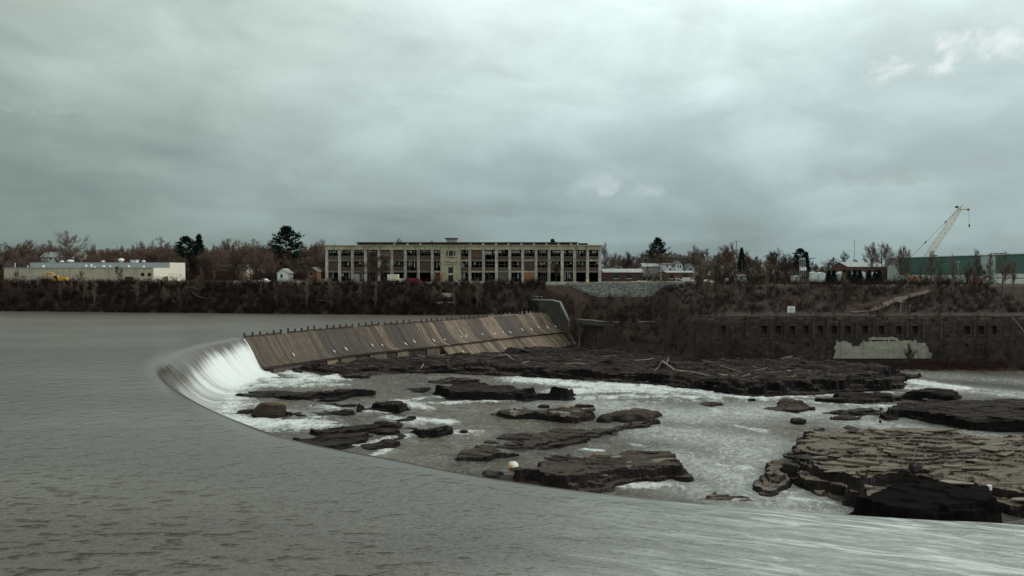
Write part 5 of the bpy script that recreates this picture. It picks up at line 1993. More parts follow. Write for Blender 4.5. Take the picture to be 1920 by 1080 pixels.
# ------------------------------------------------------------------ bare trees
class Tri:
    """fast triangle/quad soup"""
    def __init__(self):
        self.v = []
        self.f = []

    def stick(self, a, b, ra, rb, n=3):
        t = b - a
        if t.length < 1e-5:
            return
        t.normalize()
        u = t.cross(Vector((0.3, 0.2, 1)))
        if u.length < 1e-3:
            u = Vector((1, 0, 0))
        u.normalize()
        w_ = t.cross(u)
        o = len(self.v)
        for p, rr_ in ((a, ra), (b, rb)):
            for j in range(n):
                an = 2 * math.pi * j / n
                q = p + (u * math.cos(an) + w_ * math.sin(an)) * rr_
                self.v.append((q.x, q.y, q.z))
        for j in range(n):
            j2 = (j + 1) % n
            self.f.append((o + j, o + j2, o + n + j2, o + n + j))

    def ribbon(self, a, b, w, side):
        o = len(self.v)
        s = side * w
        self.v += [tuple(a - s), tuple(a + s), tuple(b + s * 0.5), tuple(b - s * 0.5)]
        self.f.append((o, o + 1, o + 2, o + 3))

    def mesh(self, name, mat):
        me = bpy.data.meshes.new(name)
        me.from_pydata(self.v, [], self.f)
        me.materials.append(mat)
        return me


def rvec(r):
    while True:
        v = Vector((r.uniform(-1, 1), r.uniform(-1, 1), r.uniform(-1, 1)))
        if 0.05 < v.length < 1:
            return v.normalized()


def bare_tree(seed, H=1.0, form='oval', levels=4, tw=1.0):
    """unit-height tree: returns (trunk soup, crown soup)"""
    r = random.Random(seed)
    tr, cr = Tri(), Tri()
    spread = {'oval': 0.75, 'vase': 0.95, 'narrow': 0.45, 'round': 1.0}[form]
    clear = {'oval': 0.25, 'vase': 0.32, 'narrow': 0.2, 'round': 0.28}[form]

    def grow(p, d, L, rad, lv):
        nseg = 4 if lv < 2 else 2
        pts = [p]
        dirs = []
        q = p.copy()
        dd = d.copy()
        for i in range(nseg):
            dd = (dd + rvec(r) * (0.16 if lv else 0.06) + Vector((0, 0, 0.10 if lv else 0.05))).normalized()
            q2 = q + dd * (L / nseg)
            ra = rad * (1 - 0.6 * i / nseg)
            rb = rad * (1 - 0.6 * (i + 1) / nseg)
            if lv <= 1:
                tr.stick(q, q2, ra, rb, 5 if lv == 0 else 4)
            elif lv < levels:
                cr.stick(q, q2, max(ra, 0.0022 * tw), max(rb, 0.002 * tw), 3)
            else:
                cr.ribbon(q, q2, max(ra, 0.0018 * tw), rvec(r))
            q = q2
            pts.append(q)
            dirs.append(dd)
        if lv >= levels:
            return
        nch = {0: r.randint(9, 11), 1: r.randint(6, 8), 2: r.randint(6, 8), 3: r.randint(5, 6)}[lv]
        for c in range(nch):
            t = (clear + (1 - clear) * (c + r.random() * 0.6) / nch) if lv == 0 else (0.25 + 0.75 * (c + r.random()) / nch)
            t = min(t, 0.999)
            k = int(t * nseg)
            bp = pts[k].lerp(pts[k + 1], t * nseg - k)
            az = r.random() * 6.283 + c * 2.4
            out = Vector((math.cos(az), math.sin(az), 0))
            base = dirs[k]
            if lv == 0:
                up = {'oval': 0.75, 'vase': 1.0, 'narrow': 1.3, 'round': 0.55}[form]
                nd = (out * spread + Vector((0, 0, up * (0.6 + 0.5 * t)))).normalized()
                LL = L * r.uniform(0.42, 0.62) * (1.15 - 0.55 * t) * (1.0 if form != 'narrow' else 0.7)
            else:
                nd = (base * 0.9 + rvec(r) * 0.85 + Vector((0, 0, 0.12))).normalized()
                LL = L * r.uniform(0.38, 0.62)
            grow(bp, nd, LL, rad * (0.5 if lv == 0 else 0.55) * (1 - 0.4 * t), lv + 1)
        if lv == 0:
            grow(pts[-1], dirs[-1], L * 0.3, rad * 0.35, 1)
    grow(Vector((0, 0, 0)), Vector((0, 0, 1)), 0.72, 0.021, 0)
    zmax = max(v[2] for v in cr.v)
    s = 1.0 / zmax
    for q in (tr, cr):
        q.v = [(x * s, y * s, z * s) for x, y, z in q.v]
    return tr, cr


TREES = {}
for nm, form, mats_, tw in (('red', 'oval', ('bark', 'twig_red'), 1.35), ('grey', 'round', ('bark', 'twig_grey'), 1.25), ('vase', 'vase', ('bark', 'twig_grey'), 1.0),
                            ('dark', 'oval', ('bark_dark', 'twig_dark'), 1.2), ('slim', 'narrow', ('bark_pale', 'twig_grey'), 0.9)):
    TREES[nm] = []
    for k in range(3 if nm in ('red', 'grey') else 2):
        tr, cr = bare_tree(hash_seed := (sum(map(ord, nm)) * 13 + k), 1.0, form, 4, tw)
        TREES[nm].append((tr.mesh('trunk', M[mats_[0]]), cr.mesh('crown', M[mats_[1]])))


def plant(name, meshes, loc, h, wide, rz, label, group, cat='tree'):
    t = bpy.data.objects.new(name, None)
    COL.objects.link(t)
    t.location = loc
    t.scale = (h * wide, h * wide, h)
    t.rotation_euler = (0, 0, rz)
    tag(t, label, cat, group)
    for nm, me in zip(('trunk', 'crown'), meshes):
        o = bpy.data.objects.new(nm, me)
        COL.objects.link(o)
        o.parent = t
    return t


def tree_at(kind, px, py_top, Y, wide, label, group=None, r=random, zoff=-0.3):
    x = PX(px, Y)
    z = gz(x, Y) + zoff
    h = zpix(py_top, Y) - z
    plant('bare_tree', r.choice(TREES[kind]), (x, Y, z), h, wide, r.random() * 6.28, label, group)


KINDWORD = {'red': 'reddish-brown', 'grey': 'greyish', 'dark': 'dark brown', 'vase': 'spreading', 'slim': 'pale-stemmed'}


def near_word(px, marks):
    return min(marks, key=lambda q: abs(q[0] - px))[1]


WOOD = [(20, 'behind the left end of the works'), (90, 'around the broad-roofed white house'), (145, 'around the narrow white house'), (215, 'behind the roof vents of the works'),
        (290, 'behind the right works roof'), (360, 'around the rounded pine and slim spruce'), (425, 'just right of the slim spruce'), (480, 'left of the tall white pine'),
        (540, 'at the tall white pine foot'), (600, 'at the left end of the mill'), (640, 'behind the left mill bays')]
BANKL = [(20, 'below the left end of the works'), (110, 'below the yellow excavator'), (210, 'below the middle of the works'), (310, 'below the cream end wall of the works'), (400, 'below the wood right of the works'),
         (530, 'below the white gabled shed'), (620, 'below the left end of the mill'), (735, 'below the trailer with the box'), (780, 'below the dark red van'), (860, 'by the concrete intake'), (950, 'left of the stairway')]
BELT = [(1150, 'just right of the mill'), (1222, 'behind the crimson shrub'), (1275, 'behind the white gabled house'), (1340, 'left of the tall light pole'), (1400, 'right of the tall light pole'),
        (1456, 'around the broad dark round-headed tree'), (1505, 'behind the lattice tower'), (1560, 'behind the covered stacks'), (1630, 'behind the brown walled shop')]
BANKR = [(1110, 'right of the wing wall'), (1200, 'below the grey riprap'), (1290, 'by the concrete chute'), (1360, 'above the ruined wall left end'), (1484, 'around the white notice board'),
         (1560, 'above the middle of the ruined wall'), (1650, 'at the foot of the dirt path'), (1740, 'at the top of the dirt path'), (1810, 'below the green works'), (1890, 'at the right edge above the ruined wall')]
GREENW = [(1690, 'before the pale left end'), (1745, 'before the left half'), (1800, 'before the middle'), (1850, 'before the pale middle strip'), (1900, 'before the right half')]
ROWW = ['front', 'second', 'third', 'rearmost']

r = random.Random(4)
# wood behind the works and left of the mill
skyl = [(-60, 458), (0, 458), (60, 455), (110, 458), (160, 462), (240, 464), (285, 458), (320, 456), (360, 462), (420, 455), (500, 456), (560, 466), (610, 452), (640, 462)]


def sky_at(px, sl):
    return float(np.interp(px, [a for a, b in sl], [b for a, b in sl]))


for row, (Y, n, drop) in enumerate(((372, 26, 13), (392, 32, 7), (418, 36, 2), (450, 36, -1))):
    for k in range(n):
        px = -40 + 690 * (k + r.uniform(0.1, 0.9)) / n
        top = sky_at(px, skyl) + drop * r.uniform(0.6, 1.6) + r.uniform(-2, 5)
        kind = r.choice(['red', 'red', 'red', 'grey', 'dark'] if px > 150 else ['red', 'grey', 'grey', 'dark'])
        tree_at(kind, px, top, Y + r.uniform(-8, 8), r.uniform(0.95, 1.4),
                'bare %s tree in %s row of wood %s' % (KINDWORD[kind], ROWW[row], near_word(px, WOOD)), 'trees of the left wood', r)
# named individuals on the skyline
for kind, px, top, Y, wide, lab in [
        ('vase', 136, 431, 400, 1.0, 'tall spreading bare tree standing above the wood behind the works'),
        ('vase', 262, 447, 395, 0.75, 'slender forked bare tree above the right half of the works roof'),
        ('grey', 310, 441, 410, 0.95, 'broad bare tree rising beyond the cream end of the works'),
        ('grey', 607, 447, 420, 1.0, 'feathery bare tree at the left end of the mill'),
        ('grey', 750, 444, 430, 1.1, 'bare crown showing above the left mill roof'),
        ('grey', 700, 452, 430, 1.2, 'low bare crown just above the mill roof left of the higher one'),
        ('grey', 810, 449, 440, 0.9, 'bare crown peeping over the mill roof beside the penthouse'),
        ('grey', 1015, 453, 440, 0.9, 'small bare crown over the right mill roof'),
        ('grey', 1135, 452, 380, 0.8, 'bare tree just past the right end of the mill'),
        ('dark', 1178, 468, 390, 1.0, 'rounded dark bare tree right of the mill'),
        ('dark', 1222, 455, 400, 1.1, 'large dark bare tree behind the crimson shrub'),
        ('grey', 1300, 457, 395, 1.1, 'wide grey bare tree behind the white gabled house'),
        ('red', 1358, 456, 370, 1.1, 'tall reddish bare tree left of the twin poles'),
        ('grey', 1375, 452, 385, 0.9, 'tall grey bare tree at the light pole'),
        ('dark', 1456, 462, 350, 1.25, 'broad dark round-headed tree left of the lattice tower'),
        ('vase', 1655, 450, 330, 1.0, 'many-stemmed bare tree left of the green works'),
        ('vase', 1632, 452, 334, 0.8, 'bare tree leaning left beside the many-stemmed tree'),
        ('vase', 1690, 456, 322, 0.7, 'thin bare tree against the pale end of the green works'),
        ('grey', 1580, 468, 400, 0.9, 'pale bare tree by the radio mast'),
        ('dark', 1562, 480, 420, 1.4, 'low round dark tree at the right skyline gap')]:
    tree_at(kind, px, top, Y, wide, lab, None, r)
for k, px in enumerate([18, 52, 88, 178, 232, 338, 398, 432, 468, 503, 566, 588]):
    kind = ('grey', 'red', 'vase')[k % 3]
    tree_at(kind, px, sky_at(px, skyl) - r.uniform(2, 10), r.uniform(400, 440), r.uniform(0.8, 1.15), 'tall bare %s tree topping the wood %s' % (KINDWORD[kind], near_word(px, WOOD)), 'tall trees topping the left wood', r)
# right-hand skyline belt
skyr = [(1130, 470), (1180, 472), (1230, 462), (1270, 470), (1300, 462), (1340, 464), (1375, 460), (1420, 474), (1460, 466), (1510, 478), (1545, 494), (1590, 484), (1640, 478), (1680, 480)]
for row, (Y, n, drop) in enumerate(((395, 22, 6), (430, 26, 0))):
    for k in range(n):
        px = 1135 + 540 * (k + r.uniform(0.1, 0.9)) / n
        top = sky_at(px, skyr) + drop * r.uniform(0.6, 1.6) + r.uniform(0, 6)
        kind = r.choice(['dark', 'grey', 'red', 'grey'])
        tree_at(kind, px, top, Y + r.uniform(-10, 10), r.uniform(1.0, 1.45),
                'bare %s tree in %s skyline row %s' % (KINDWORD[kind], ('nearer', 'farther')[row], near_word(px, BELT)), 'trees of the right belt', r)
for k in range(22):
    px = 1310 + 240 * (k + r.random()) / 22
    Y = r.uniform(308, 345)
    kind = r.choice(['dark', 'red', 'dark'])
    tree_at(kind, px, 488 + r.uniform(0, 22), Y, r.uniform(0.8, 1.3), 'low bare %s tree on yard edge %s' % (KINDWORD[kind], near_word(px, BELT)), 'trees on the right yard edge', r)

# saplings on the banks
for k in range(70):
    px = r.uniform(-10, 1000)
    x = PX(px, 296)
    Y = float(shore_y(x)) + r.uniform(1, 12)
    top = 528 - r.random() ** 2 * 26 + r.uniform(0, 14)
    if 800 < px < 870 or 1000 < px:
        top = 535
    kind = r.choice(['slim', 'slim', 'dark', 'grey'])
    tree_at(kind, px, top, Y, r.uniform(0.6, 1.0), '%s bare %s sapling on left bank %s' % ('taller' if top < 522 else 'short', KINDWORD[kind], near_word(px, BANKL)), 'saplings on the left bank', r)
for px, top, Y0, wide, kind, lab in [(378, 498, 305, 0.7, 'slim', 'pale forked sapling on the bank right of the works'), (402, 505, 304, 0.6, 'slim', 'pale leaning sapling on the bank, second right of the works'),
                             (677, 507, 298, 0.8, 'slim', 'pale bare tree with orange twigs on the bank before the mill'), (705, 462, 312, 1.1, 'dark', 'tall dark bare tree standing before the fourth mill bay'), (692, 476, 314, 0.9, 'grey', 'bare tree left of the tall dark one before the mill'), (722, 480, 313, 0.9, 'dark', 'bare tree right of the tall dark one before the mill'), (1042, 486, 312, 0.8, 'dark', 'bare tree before the right mill bays by the stub pole'),
                             (222, 494, 312, 0.8, 'dark', 'bare tree standing before the middle of the works'), (150, 506, 313, 0.9, 'grey', 'bushy bare tree before the works, right of the excavator'),
                             (35, 505, 312, 0.9, 'grey', 'bushy bare tree before the left end of the works')]:
    tree_at(kind, px, top, Y0, wide, lab, None, r)
for k in range(58):
    px = r.uniform(1080, 1930)
    if px < 1310:
        Y = r.uniform(276, 286)
        top = r.uniform(545, 566)
    else:
        Y = r.uniform(254, 290)
        top = r.uniform(500, 556) - (12 if px > 1650 else 0) * r.random()
    kind = r.choice(['slim', 'slim', 'dark', 'grey'])
    tree_at(kind, px, top, Y, r.uniform(0.5, 0.95), '%s bare %s sapling on right bank %s' % ('taller' if top < 530 else 'short', KINDWORD[kind], near_word(px, BANKR)), 'saplings on the right bank', r)
for k, px in enumerate([1690, 1702, 1726, 1745, 1762, 1786, 1812, 1832, 1855, 1878, 1900]):
    tree_at('slim' if k % 3 else 'grey', px, r.uniform(462, 492), r.uniform(272, 290), r.uniform(0.6, 0.8), 'tall thin bare %s tree %s of the green works' % ('pale-stemmed' if k % 3 else 'greyish', near_word(px, GREENW)), 'trees before the green works', r)
# a shrubby tree at the river's edge, right
for px, py, Y, lab in ((1893, 640, 226, 'bare tree at the waterside by the right edge'), (1705, 640, 229, 'dark scrubby tree against the right part of the ruined wall'),
                       (1335, 632, 231, 'scrubby tree hiding the far left of the ruined wall'), (1385, 625, 232, 'scrubby tree before the leftmost window hole of the ruined wall'), (1420, 645, 230, 'low scrub tree left of the first window row'), (1770, 640, 230, 'bare scrub tree just right of the pale rendered patch'), (1850, 632, 231, 'bare scrub tree below the last window holes of the ruined wall'),
                       (1300, 612, 256, 'bare crooked tree at the left end of the ruined wall'), (1460, 640, 231, 'brown scrubby tree before the left windows of the ruined wall')):
    x = PX(px, Y)
    z = gz(x, Y) - 0.2
    plant('bare_tree', TREES['dark'][0 if px < 1600 else 1], (x, Y, z), zpix(py, Y) - z, 0.8, r.random() * 6, lab, None)


# ------------------------------------------------------------------ conifers
def conifer(seed, kind):
    r = random.Random(seed)
    tr, cr = Tri(), Tri()
    tr.stick(Vector((0, 0, 0)), Vector((0, 0, 0.95)), 0.016, 0.003, 6)
    n = 26 if kind == 'spruce' else 15
    z0 = 0.08 if kind == 'spruce' else 0.30
    for i in range(n):
        t = i / (n - 1)
        z = z0 + (0.99 - z0) * t
        if kind == 'spruce':
            R = 0.25 * (1 - t) ** 0.85 + 0.015
        else:
            R = 0.24 * math.sin(math.pi * min(1, 0.18 + 0.80 * t)) ** 0.8 * r.uniform(0.7, 1.2) + 0.02
        nb = 10 if kind == 'spruce' else 9
        for b in range(nb):
            az = 6.283 * (b + r.random()) / nb
            L = R * r.uniform(0.7, 1.15)
            d = Vector((math.cos(az), math.sin(az), -0.25 if kind == 'spruce' else r.uniform(0.05, 0.45)))
            p0 = Vector((0, 0, z))
            p1 = p0 + d * L
            tr.stick(p0, p1, 0.003, 0.001, 3)
            for m_ in range(20 if kind == 'pine' else 12):
                u = r.uniform(0.25, 1.05) if kind == 'spruce' else r.uniform(0.45, 1.08)
                c = p0.lerp(p1, u) + rvec(r) * 0.018
                e = (d + rvec(r) * 1.3 + (Vector((0, 0, 0.5)) if kind == 'pine' else Vector((0, 0, -0.2)))).normalized()
                cr.ribbon(c, c + e * r.uniform(0.025, 0.055), r.uniform(0.010, 0.017), rvec(r))
    return tr.mesh('trunk', M['bark_dark']), cr.mesh('crown', M['needles'])


PINE = conifer(1, 'pine')
PINE2 = conifer(7, 'pine')
SPR = [conifer(2, 'spruce'), conifer(3, 'spruce')]
for me, px, top, Y, wide, lab in [(PINE, 538, 428, 395, 1.15, 'tall dark white pine standing high above the left wood'),
                                  (PINE2, 350, 446, 400, 1.0, 'rounded dark pine left of the slim spruce in the left wood'),
                                  (SPR[0], 374, 441, 402, 1.0, 'slim dark spruce beside the rounded pine in the left wood'),
                                  (SPR[1], 1036, 449, 430, 0.9, 'small dark spruce tip showing over the right mill roof'),
                                  (PINE, 1233, 449, 402, 0.9, 'dark pine within the large bare tree right of the mill'),
                                  (SPR[1], 1390, 465, 375, 0.8, 'narrow dark spruce right of the light pole'),
                                  (PINE2, 1500, 468, 385, 1.0, 'dark pine behind the lattice tower'),
                                  (SPR[0], 1512, 474, 388, 0.8, 'little dark spruce right of the pine behind the lattice tower')]:
    x = PX(px, Y)
    z = gz(x, Y) - 0.3
    plant('conifer', me, (x, Y, z), zpix(top, Y) - z, wide, r.random() * 6, lab, None)
for k, px in enumerate([1554, 1563, 1583, 1591, 1602, 1612, 1629, 1640, 1648]):
    Y = 298 + (k % 3)
    x = PX(px, Y)
    z = gz(x, Y) - 0.3
    plant('conifer', SPR[k % 2], (x, Y, z), zpix(504 + 4 * (k % 2) + r.uniform(-2, 3), Y) - z, 1.5, r.random() * 6, 'small dark cone-shaped evergreen, %s in the row before the white covered stacks' % ('first', 'second', 'third', 'fourth', 'fifth', 'sixth', 'seventh', 'eighth', 'last')[k], 'evergreens before the covered stacks')


# ------------------------------------------------------------------ leafy shrubs that keep their colour
def leafy(name, label, px0, px1, py0, py1, Y, mat, n, seed):
    r = random.Random(seed)
    x0, x1 = PX(px0, Y), PX(px1, Y)
    xm = (x0 + x1) / 2
    zb = gz(xm, Y) - 0.2
    zt, zl = zpix(py0, Y), max(zpix(py1, Y), zb)
    t = thing(name, (xm, Y, zb), label, 'shrub')
    st, lf = Tri(), Tri()
    W_, H_ = (x1 - x0) / 2, zt - zb
    for k in range(14):
        az = r.random() * 6.28
        e = Vector((math.cos(az) * W_ * 0.8, math.sin(az) * W_ * 0.6, H_ * r.uniform(0.6, 0.95)))
        m_ = e * 0.5 + Vector((0, 0, H_ * 0.12))
        st.stick(Vector((0, 0, 0)), m_, 0.09, 0.05, 4)
        st.stick(m_, e, 0.05, 0.02, 3)
    for k in range(n):
        d = rvec(r)
        q = Vector((d.x * W_, d.y * W_ * 0.8, (zl - zb) + (H_ - (zl - zb)) * (0.5 + 0.5 * d.z))) 
        c = Vector((0, 0, (zl - zb + H_) / 2))
        q = c + (q - c) * r.uniform(0.3, 1.0) ** 0.5
        lf.ribbon(q, q + rvec(r) * r.uniform(0.15, 0.4), r.uniform(0.08, 0.18), rvec(r))
    o = link('stems', st.mesh('stems', M['bark']), None, t)
    o = link('foliage', lf.mesh('foliage', M[mat]), None, t)
    return t


leafy('shrub', 'crimson leafy shrub right of the mill', 1203, 1250, 497, 518, 346, 'crimson', 700, 1)
leafy('shrub', 'russet shrub before the mill entrance', 806, 838, 510, 534, 318, 'russet', 420, 2)
leafy('shrub', 'ochre shrub against the sunlit end wall of the works', 312, 346, 510, 533, 324, 'dry_leaf', 160, 3)
leafy('shrub', 'ochre shrub at the corner of the works end wall', 290, 312, 516, 533, 321, 'dry_leaf', 110, 4)
leafy('shrub', 'yellowish shrub before the works, left of the excavator', 66, 98, 514, 530, 316, 'dry_leaf', 140, 5)


# ------------------------------------------------------------------ brush on the banks, one mass
def shrub_proto(seed, hgt):
    r = random.Random(seed)
    t = Tri()
    for k in range(11):
        az = r.random() * 6.28
        d = Vector((math.cos(az) * 0.6, math.sin(az) * 0.6, 1)).normalized()
        p = Vector((r.uniform(-.25, .25), r.uniform(-.25, .25), -0.1))
        L = hgt * r.uniform(0.55, 1.1)
        w_ = r.uniform(0.018, 0.035)
        for s_ in range(3):
            d = (d + rvec(r) * 0.25).normalized()
            q = p + d * L / 3
            t.ribbon(p, q, w_, rvec(r))
            for _ in range(2):
                e = (d + rvec(r) * 0.9).normalized()
                t.ribbon(q, q + e * L * 0.3, w_ * 0.6, rvec(r))
            p = q
    return np.array(t.v, np.float32), np.array(t.f, np.int32)


PROT = [shrub_proto(s, 1.0) for s in range(6)]


def brush(name, label, pts, mat, seed, hmin, hmax):
    r = np.random.default_rng(seed)
    V, Fc, o = [], [], 0
    for (x, y, z) in pts:
        pv, pf = PROT[r.integers(len(PROT))]
        s = hmin + (hmax - hmin) * r.random() ** 1.6
        a = r.random() * 6.28
        c, s_ = math.cos(a), math.sin(a)
        q = np.empty_like(pv)
        q[:, 0] = (pv[:, 0] * c - pv[:, 1] * s_) * s * 0.9 + x
        q[:, 1] = (pv[:, 0] * s_ + pv[:, 1] * c) * s * 0.9 + y
        q[:, 2] = pv[:, 2] * s + z
        V.append(q)
        Fc.append(pf + o)
        o += len(pv)
    ob = npmesh(name, np.concatenate(V), np.concatenate(Fc), M[mat])
    return tag(ob, label, 'brush', kind='stuff')


rg = np.random.default_rng(8)


def scatter(n, fx, fy, ok=lambda x, y: True):
    X = fx(rg.random(n))
    Y = np.array([fy(x, t) for x, t in zip(X, rg.random(n))])
    Z = terrain(X, Y)
    return [(x, y, z) for x, y, z in zip(X, Y, Z) if ok(x, y)]


left_pts = scatter(3000, lambda t: -235 + 248 * t, lambda x, t: float(shore_y(x)) - 0.8 + 14 * t ** 1.2)
brush('bank_brush', 'dark leafless brush covering the left river bank', left_pts, 'brush', 1, 1.2, 3.4)
left2 = scatter(600, lambda t: -235 + 248 * t, lambda x, t: float(shore_y(x)) + 8 + 8 * t)
brush('bank_brush', 'russet scrub along the top of the left river bank', left2, 'brush_red', 2, 1.0, 2.6)
wood = scatter(900, lambda t: -290 + 190 * t, lambda x, t: 356 + 70 * t, lambda x, y: not (-222 < x < -150 and y < 356))
brush('undergrowth', 'reddish undergrowth in the wood behind the works', wood, 'brush_red', 3, 2.5, 7.0)
wood2 = scatter(700, lambda t: 45 + 150 * t, lambda x, t: 298 + 100 * t, lambda x, y: not (y > 335 and x > 165) and not (x < 82 and y < 352))
brush('undergrowth', 'dark undergrowth between the mill and the green works', wood2, 'brush', 4, 1.5, 5.0)


def right_ok(x, y):
    if 22 < x < 66 and 285 < y < 297:
        return False
    if x > 68 and 236 < y < 252:
        return rg.random() < 0.06
    # leave the dirt track open
    t = (x - 112) / (155 - 112)
    if 0 < t < 1.05 and abs(y - (253 + 25 * t)) < 3.0:
        return False
    return True


right_pts = scatter(2900, lambda t: 20 + 160 * t, lambda x, t: (256 if x < 50 else 237) + t * (60 if x > 50 else 32), right_ok)
brush('bank_brush', 'dark leafless brush covering the right bank', right_pts, 'brush', 5, 0.9, 2.8)
foot = scatter(520, lambda t: 24 + 145 * t, lambda x, t: (250 + 12 * t) if x < 58 else (226 + 8.6 * t))
brush('bank_brush', 'reddish brush along the foot of the ruined wall', foot, 'brush_red', 6, 0.8, 3.0)
pfoot = [(x, 233.6 + 0.9 * rg.random(), -13.4 + 1.2 * rg.random()) for x in 95 + 50 * rg.random(170)]
brush('bank_brush', 'reddish scrub at the foot of the pale rendered patch', pfoot, 'brush_red', 17, 0.6, 1.7)
wtop = [(x, 235.6 + 0.6 * rg.random(), 1.4) for x in 58 + 118 * rg.random(160)]
brush('bank_brush', 'scrub growing on top of the ruined wall', wtop, 'brush', 7, 0.5, 1.6)

# ------------------------------------------------------------------ things on the yard and banks
def excavator(label, px, Y, zb, mat, flip=1, scale=1.0, yaw=0.0):
    x = PX(px, Y)
    t = thing('excavator', (0, 0, 0), label, 'excavator')
    for sg in (-1.1, 1.1):
        MB().prism([(-1.9, 0.25), (-1.5, 0.0), (1.5, 0.0), (1.9, 0.25), (1.9, 0.6), (1.5, 0.85), (-1.5, 0.85), (-1.9, 0.6)], 'y', sg - 0.3, sg + 0.3).build('track', M['black'], t)
    MB().box(-0.9, 0.9, -0.75, 0.75, 0.3, 0.95).build('undercarriage', M['dark_steel'], t)
    MB().prism([(-0.6, 1.0), (2.5, 1.0), (2.65, 1.4), (2.55, 2.05), (0.4, 2.15), (-0.6, 1.9)], 'y', -1.25, 1.25).build('house', M[mat], t)
    cab = MB().prism([(-1.5, 1.0), (0.0, 1.0), (0.0, 2.85), (-1.1, 2.85), (-1.5, 2.0)], 'y', -1.25, -0.2).build('cab', M[mat], t)
    MB().prism([(-1.42, 2.0), (-1.08, 2.7), (-0.15, 2.7), (-0.15, 1.8), (-1.40, 1.8)], 'y', -1.262, -1.252).build('window', M['glass_dark'], cab)
    MB().tube([(-1.0, 0.3, 1.5), (-2.6, 0.3, 3.6), (-4.6, 0.3, 3.9)], [0.28, 0.34, 0.22], 4).build('boom', M[mat], t)
    MB().tube([(-4.3, 0.3, 4.1), (-5.4, 0.3, 1.6)], [0.25, 0.16], 4).build('stick', M[mat], t)
    MB().prism([(-5.7, 1.6), (-5.0, 1.7), (-4.6, 0.9), (-5.1, 0.35), (-5.75, 0.7)], 'y', -0.3, 0.9).build('bucket', M['dark_steel'], t)
    MB().tube([(-0.9, 0.3, 2.1), (-2.3, 0.3, 3.0)], 0.09, 6).build('ram', M['dark_steel'], t)
    t.location = (x, Y, zb)
    t.scale = (scale, scale, scale)
    t.rotation_euler = (0, 0, yaw)
    return t


Y = 314.0
excavator('yellow excavator with black tracks parked before the long works', 112, Y, gz(PX(112, Y), Y) + 0.02, 'yellow', 1, 1.2)
Y = 305.0
excavator('orange excavator at work among trees before the green works', 1712, 300.0, gz(PX(1712, 300), 300) + 0.02, 'orange', 1, 1.1, 0.3)
excavator('orange excavator right of the white plinth of the green works', 1832, 286.0, gz(PX(1832, 286), 286) + 0.02, 'orange', 1, 0.9, 2.6)


def car(label, px, Y, mat, kind='car', yaw=0.0, cat='car', scale=1.0, zoff=0.02):
    x = PX(px, Y)
    t = thing({'car': 'parked_car', 'pickup': 'parked_pickup', 'van': 'parked_van'}[kind], (0, 0, 0), label, cat)
    if kind == 'van':
        body = [(-2.4, 0.35), (2.4, 0.35), (2.45, 1.1), (2.0, 1.3), (1.5, 2.1), (-2.4, 2.15)]
        win = [(0.4, 1.3), (1.75, 1.3), (1.35, 1.95), (0.4, 1.95)]
    elif kind == 'pickup':
        body = [(-2.6, 0.4), (2.6, 0.4), (2.6, 1.05), (1.4, 1.15), (0.8, 1.75), (-0.6, 1.75), (-0.8, 1.1), (-2.6, 1.1)]
        win = [(-0.5, 1.15), (1.15, 1.15), (0.72, 1.65), (-0.5, 1.65)]
    else:
        body = [(-2.2, 0.35), (2.2, 0.35), (2.25, 0.75), (1.3, 0.95), (0.6, 1.45), (-1.2, 1.45), (-1.8, 1.0), (-2.2, 0.95)]
        win = [(-1.35, 1.0), (1.05, 1.0), (0.55, 1.38), (-1.1, 1.38)]
    b = MB().prism(body, 'y', -0.9, 0.9).build('body', M[mat], t)
    for s_ in (-1, 1):
        MB().prism(win, 'y', s_ * 0.905, s_ * 0.915).build('window', M['glass_dark'], t)
    for wx in (-1.4, 1.4):
        for s_ in (-1, 1):
            w_ = MB().tube([(wx, s_ * 0.72, 0.34), (wx, s_ * 0.95, 0.34)], 0.34, 10).build('wheel', M['black'], t)
            MB().tube([(wx, s_ * 0.951, 0.34), (wx, s_ * 0.97, 0.34)], 0.18, 8).build('rim', M['grey_metal'], w_)
    for s_ in (-0.6, 0.6):
        MB().box(body[1][0] - 0.03, body[1][0] + 0.06, s_ - 0.2, s_ + 0.2, 0.62, 0.8).build('headlight', M['white_metal'], t)
    t.location = (x, Y, gz(x, Y) + zoff)
    t.rotation_euler = (0, 0, yaw)
    t.scale = (scale,) * 3
    return t


car('dark red van parked in front of the mill', 778, 306, 'red', 'van', 0.0, 'van', 1.0)
car('white car parked before the mill entrance, right of the russet shrub', 863, 307, 'white', 'car', 0.1)
car('white pickup parked at an angle left of the mill by the wood', 496, 316, 'white', 'pickup', -0.5, 'pickup')
car('white car parked under the bare trees by the twin poles', 1328, 318, 'white', 'car', 0.4)
car('white pickup right of the small cabin under the lattice tower', 1500, 309, 'white', 'pickup', 0.0, 'pickup')
car('silver car at the left foot of the green works', 1655, 312, 'grey_metal', 'car', 0.2)
car('pale van between the mill end and the low shed', 1290, 322, 'white', 'van', 0.2, 'van')

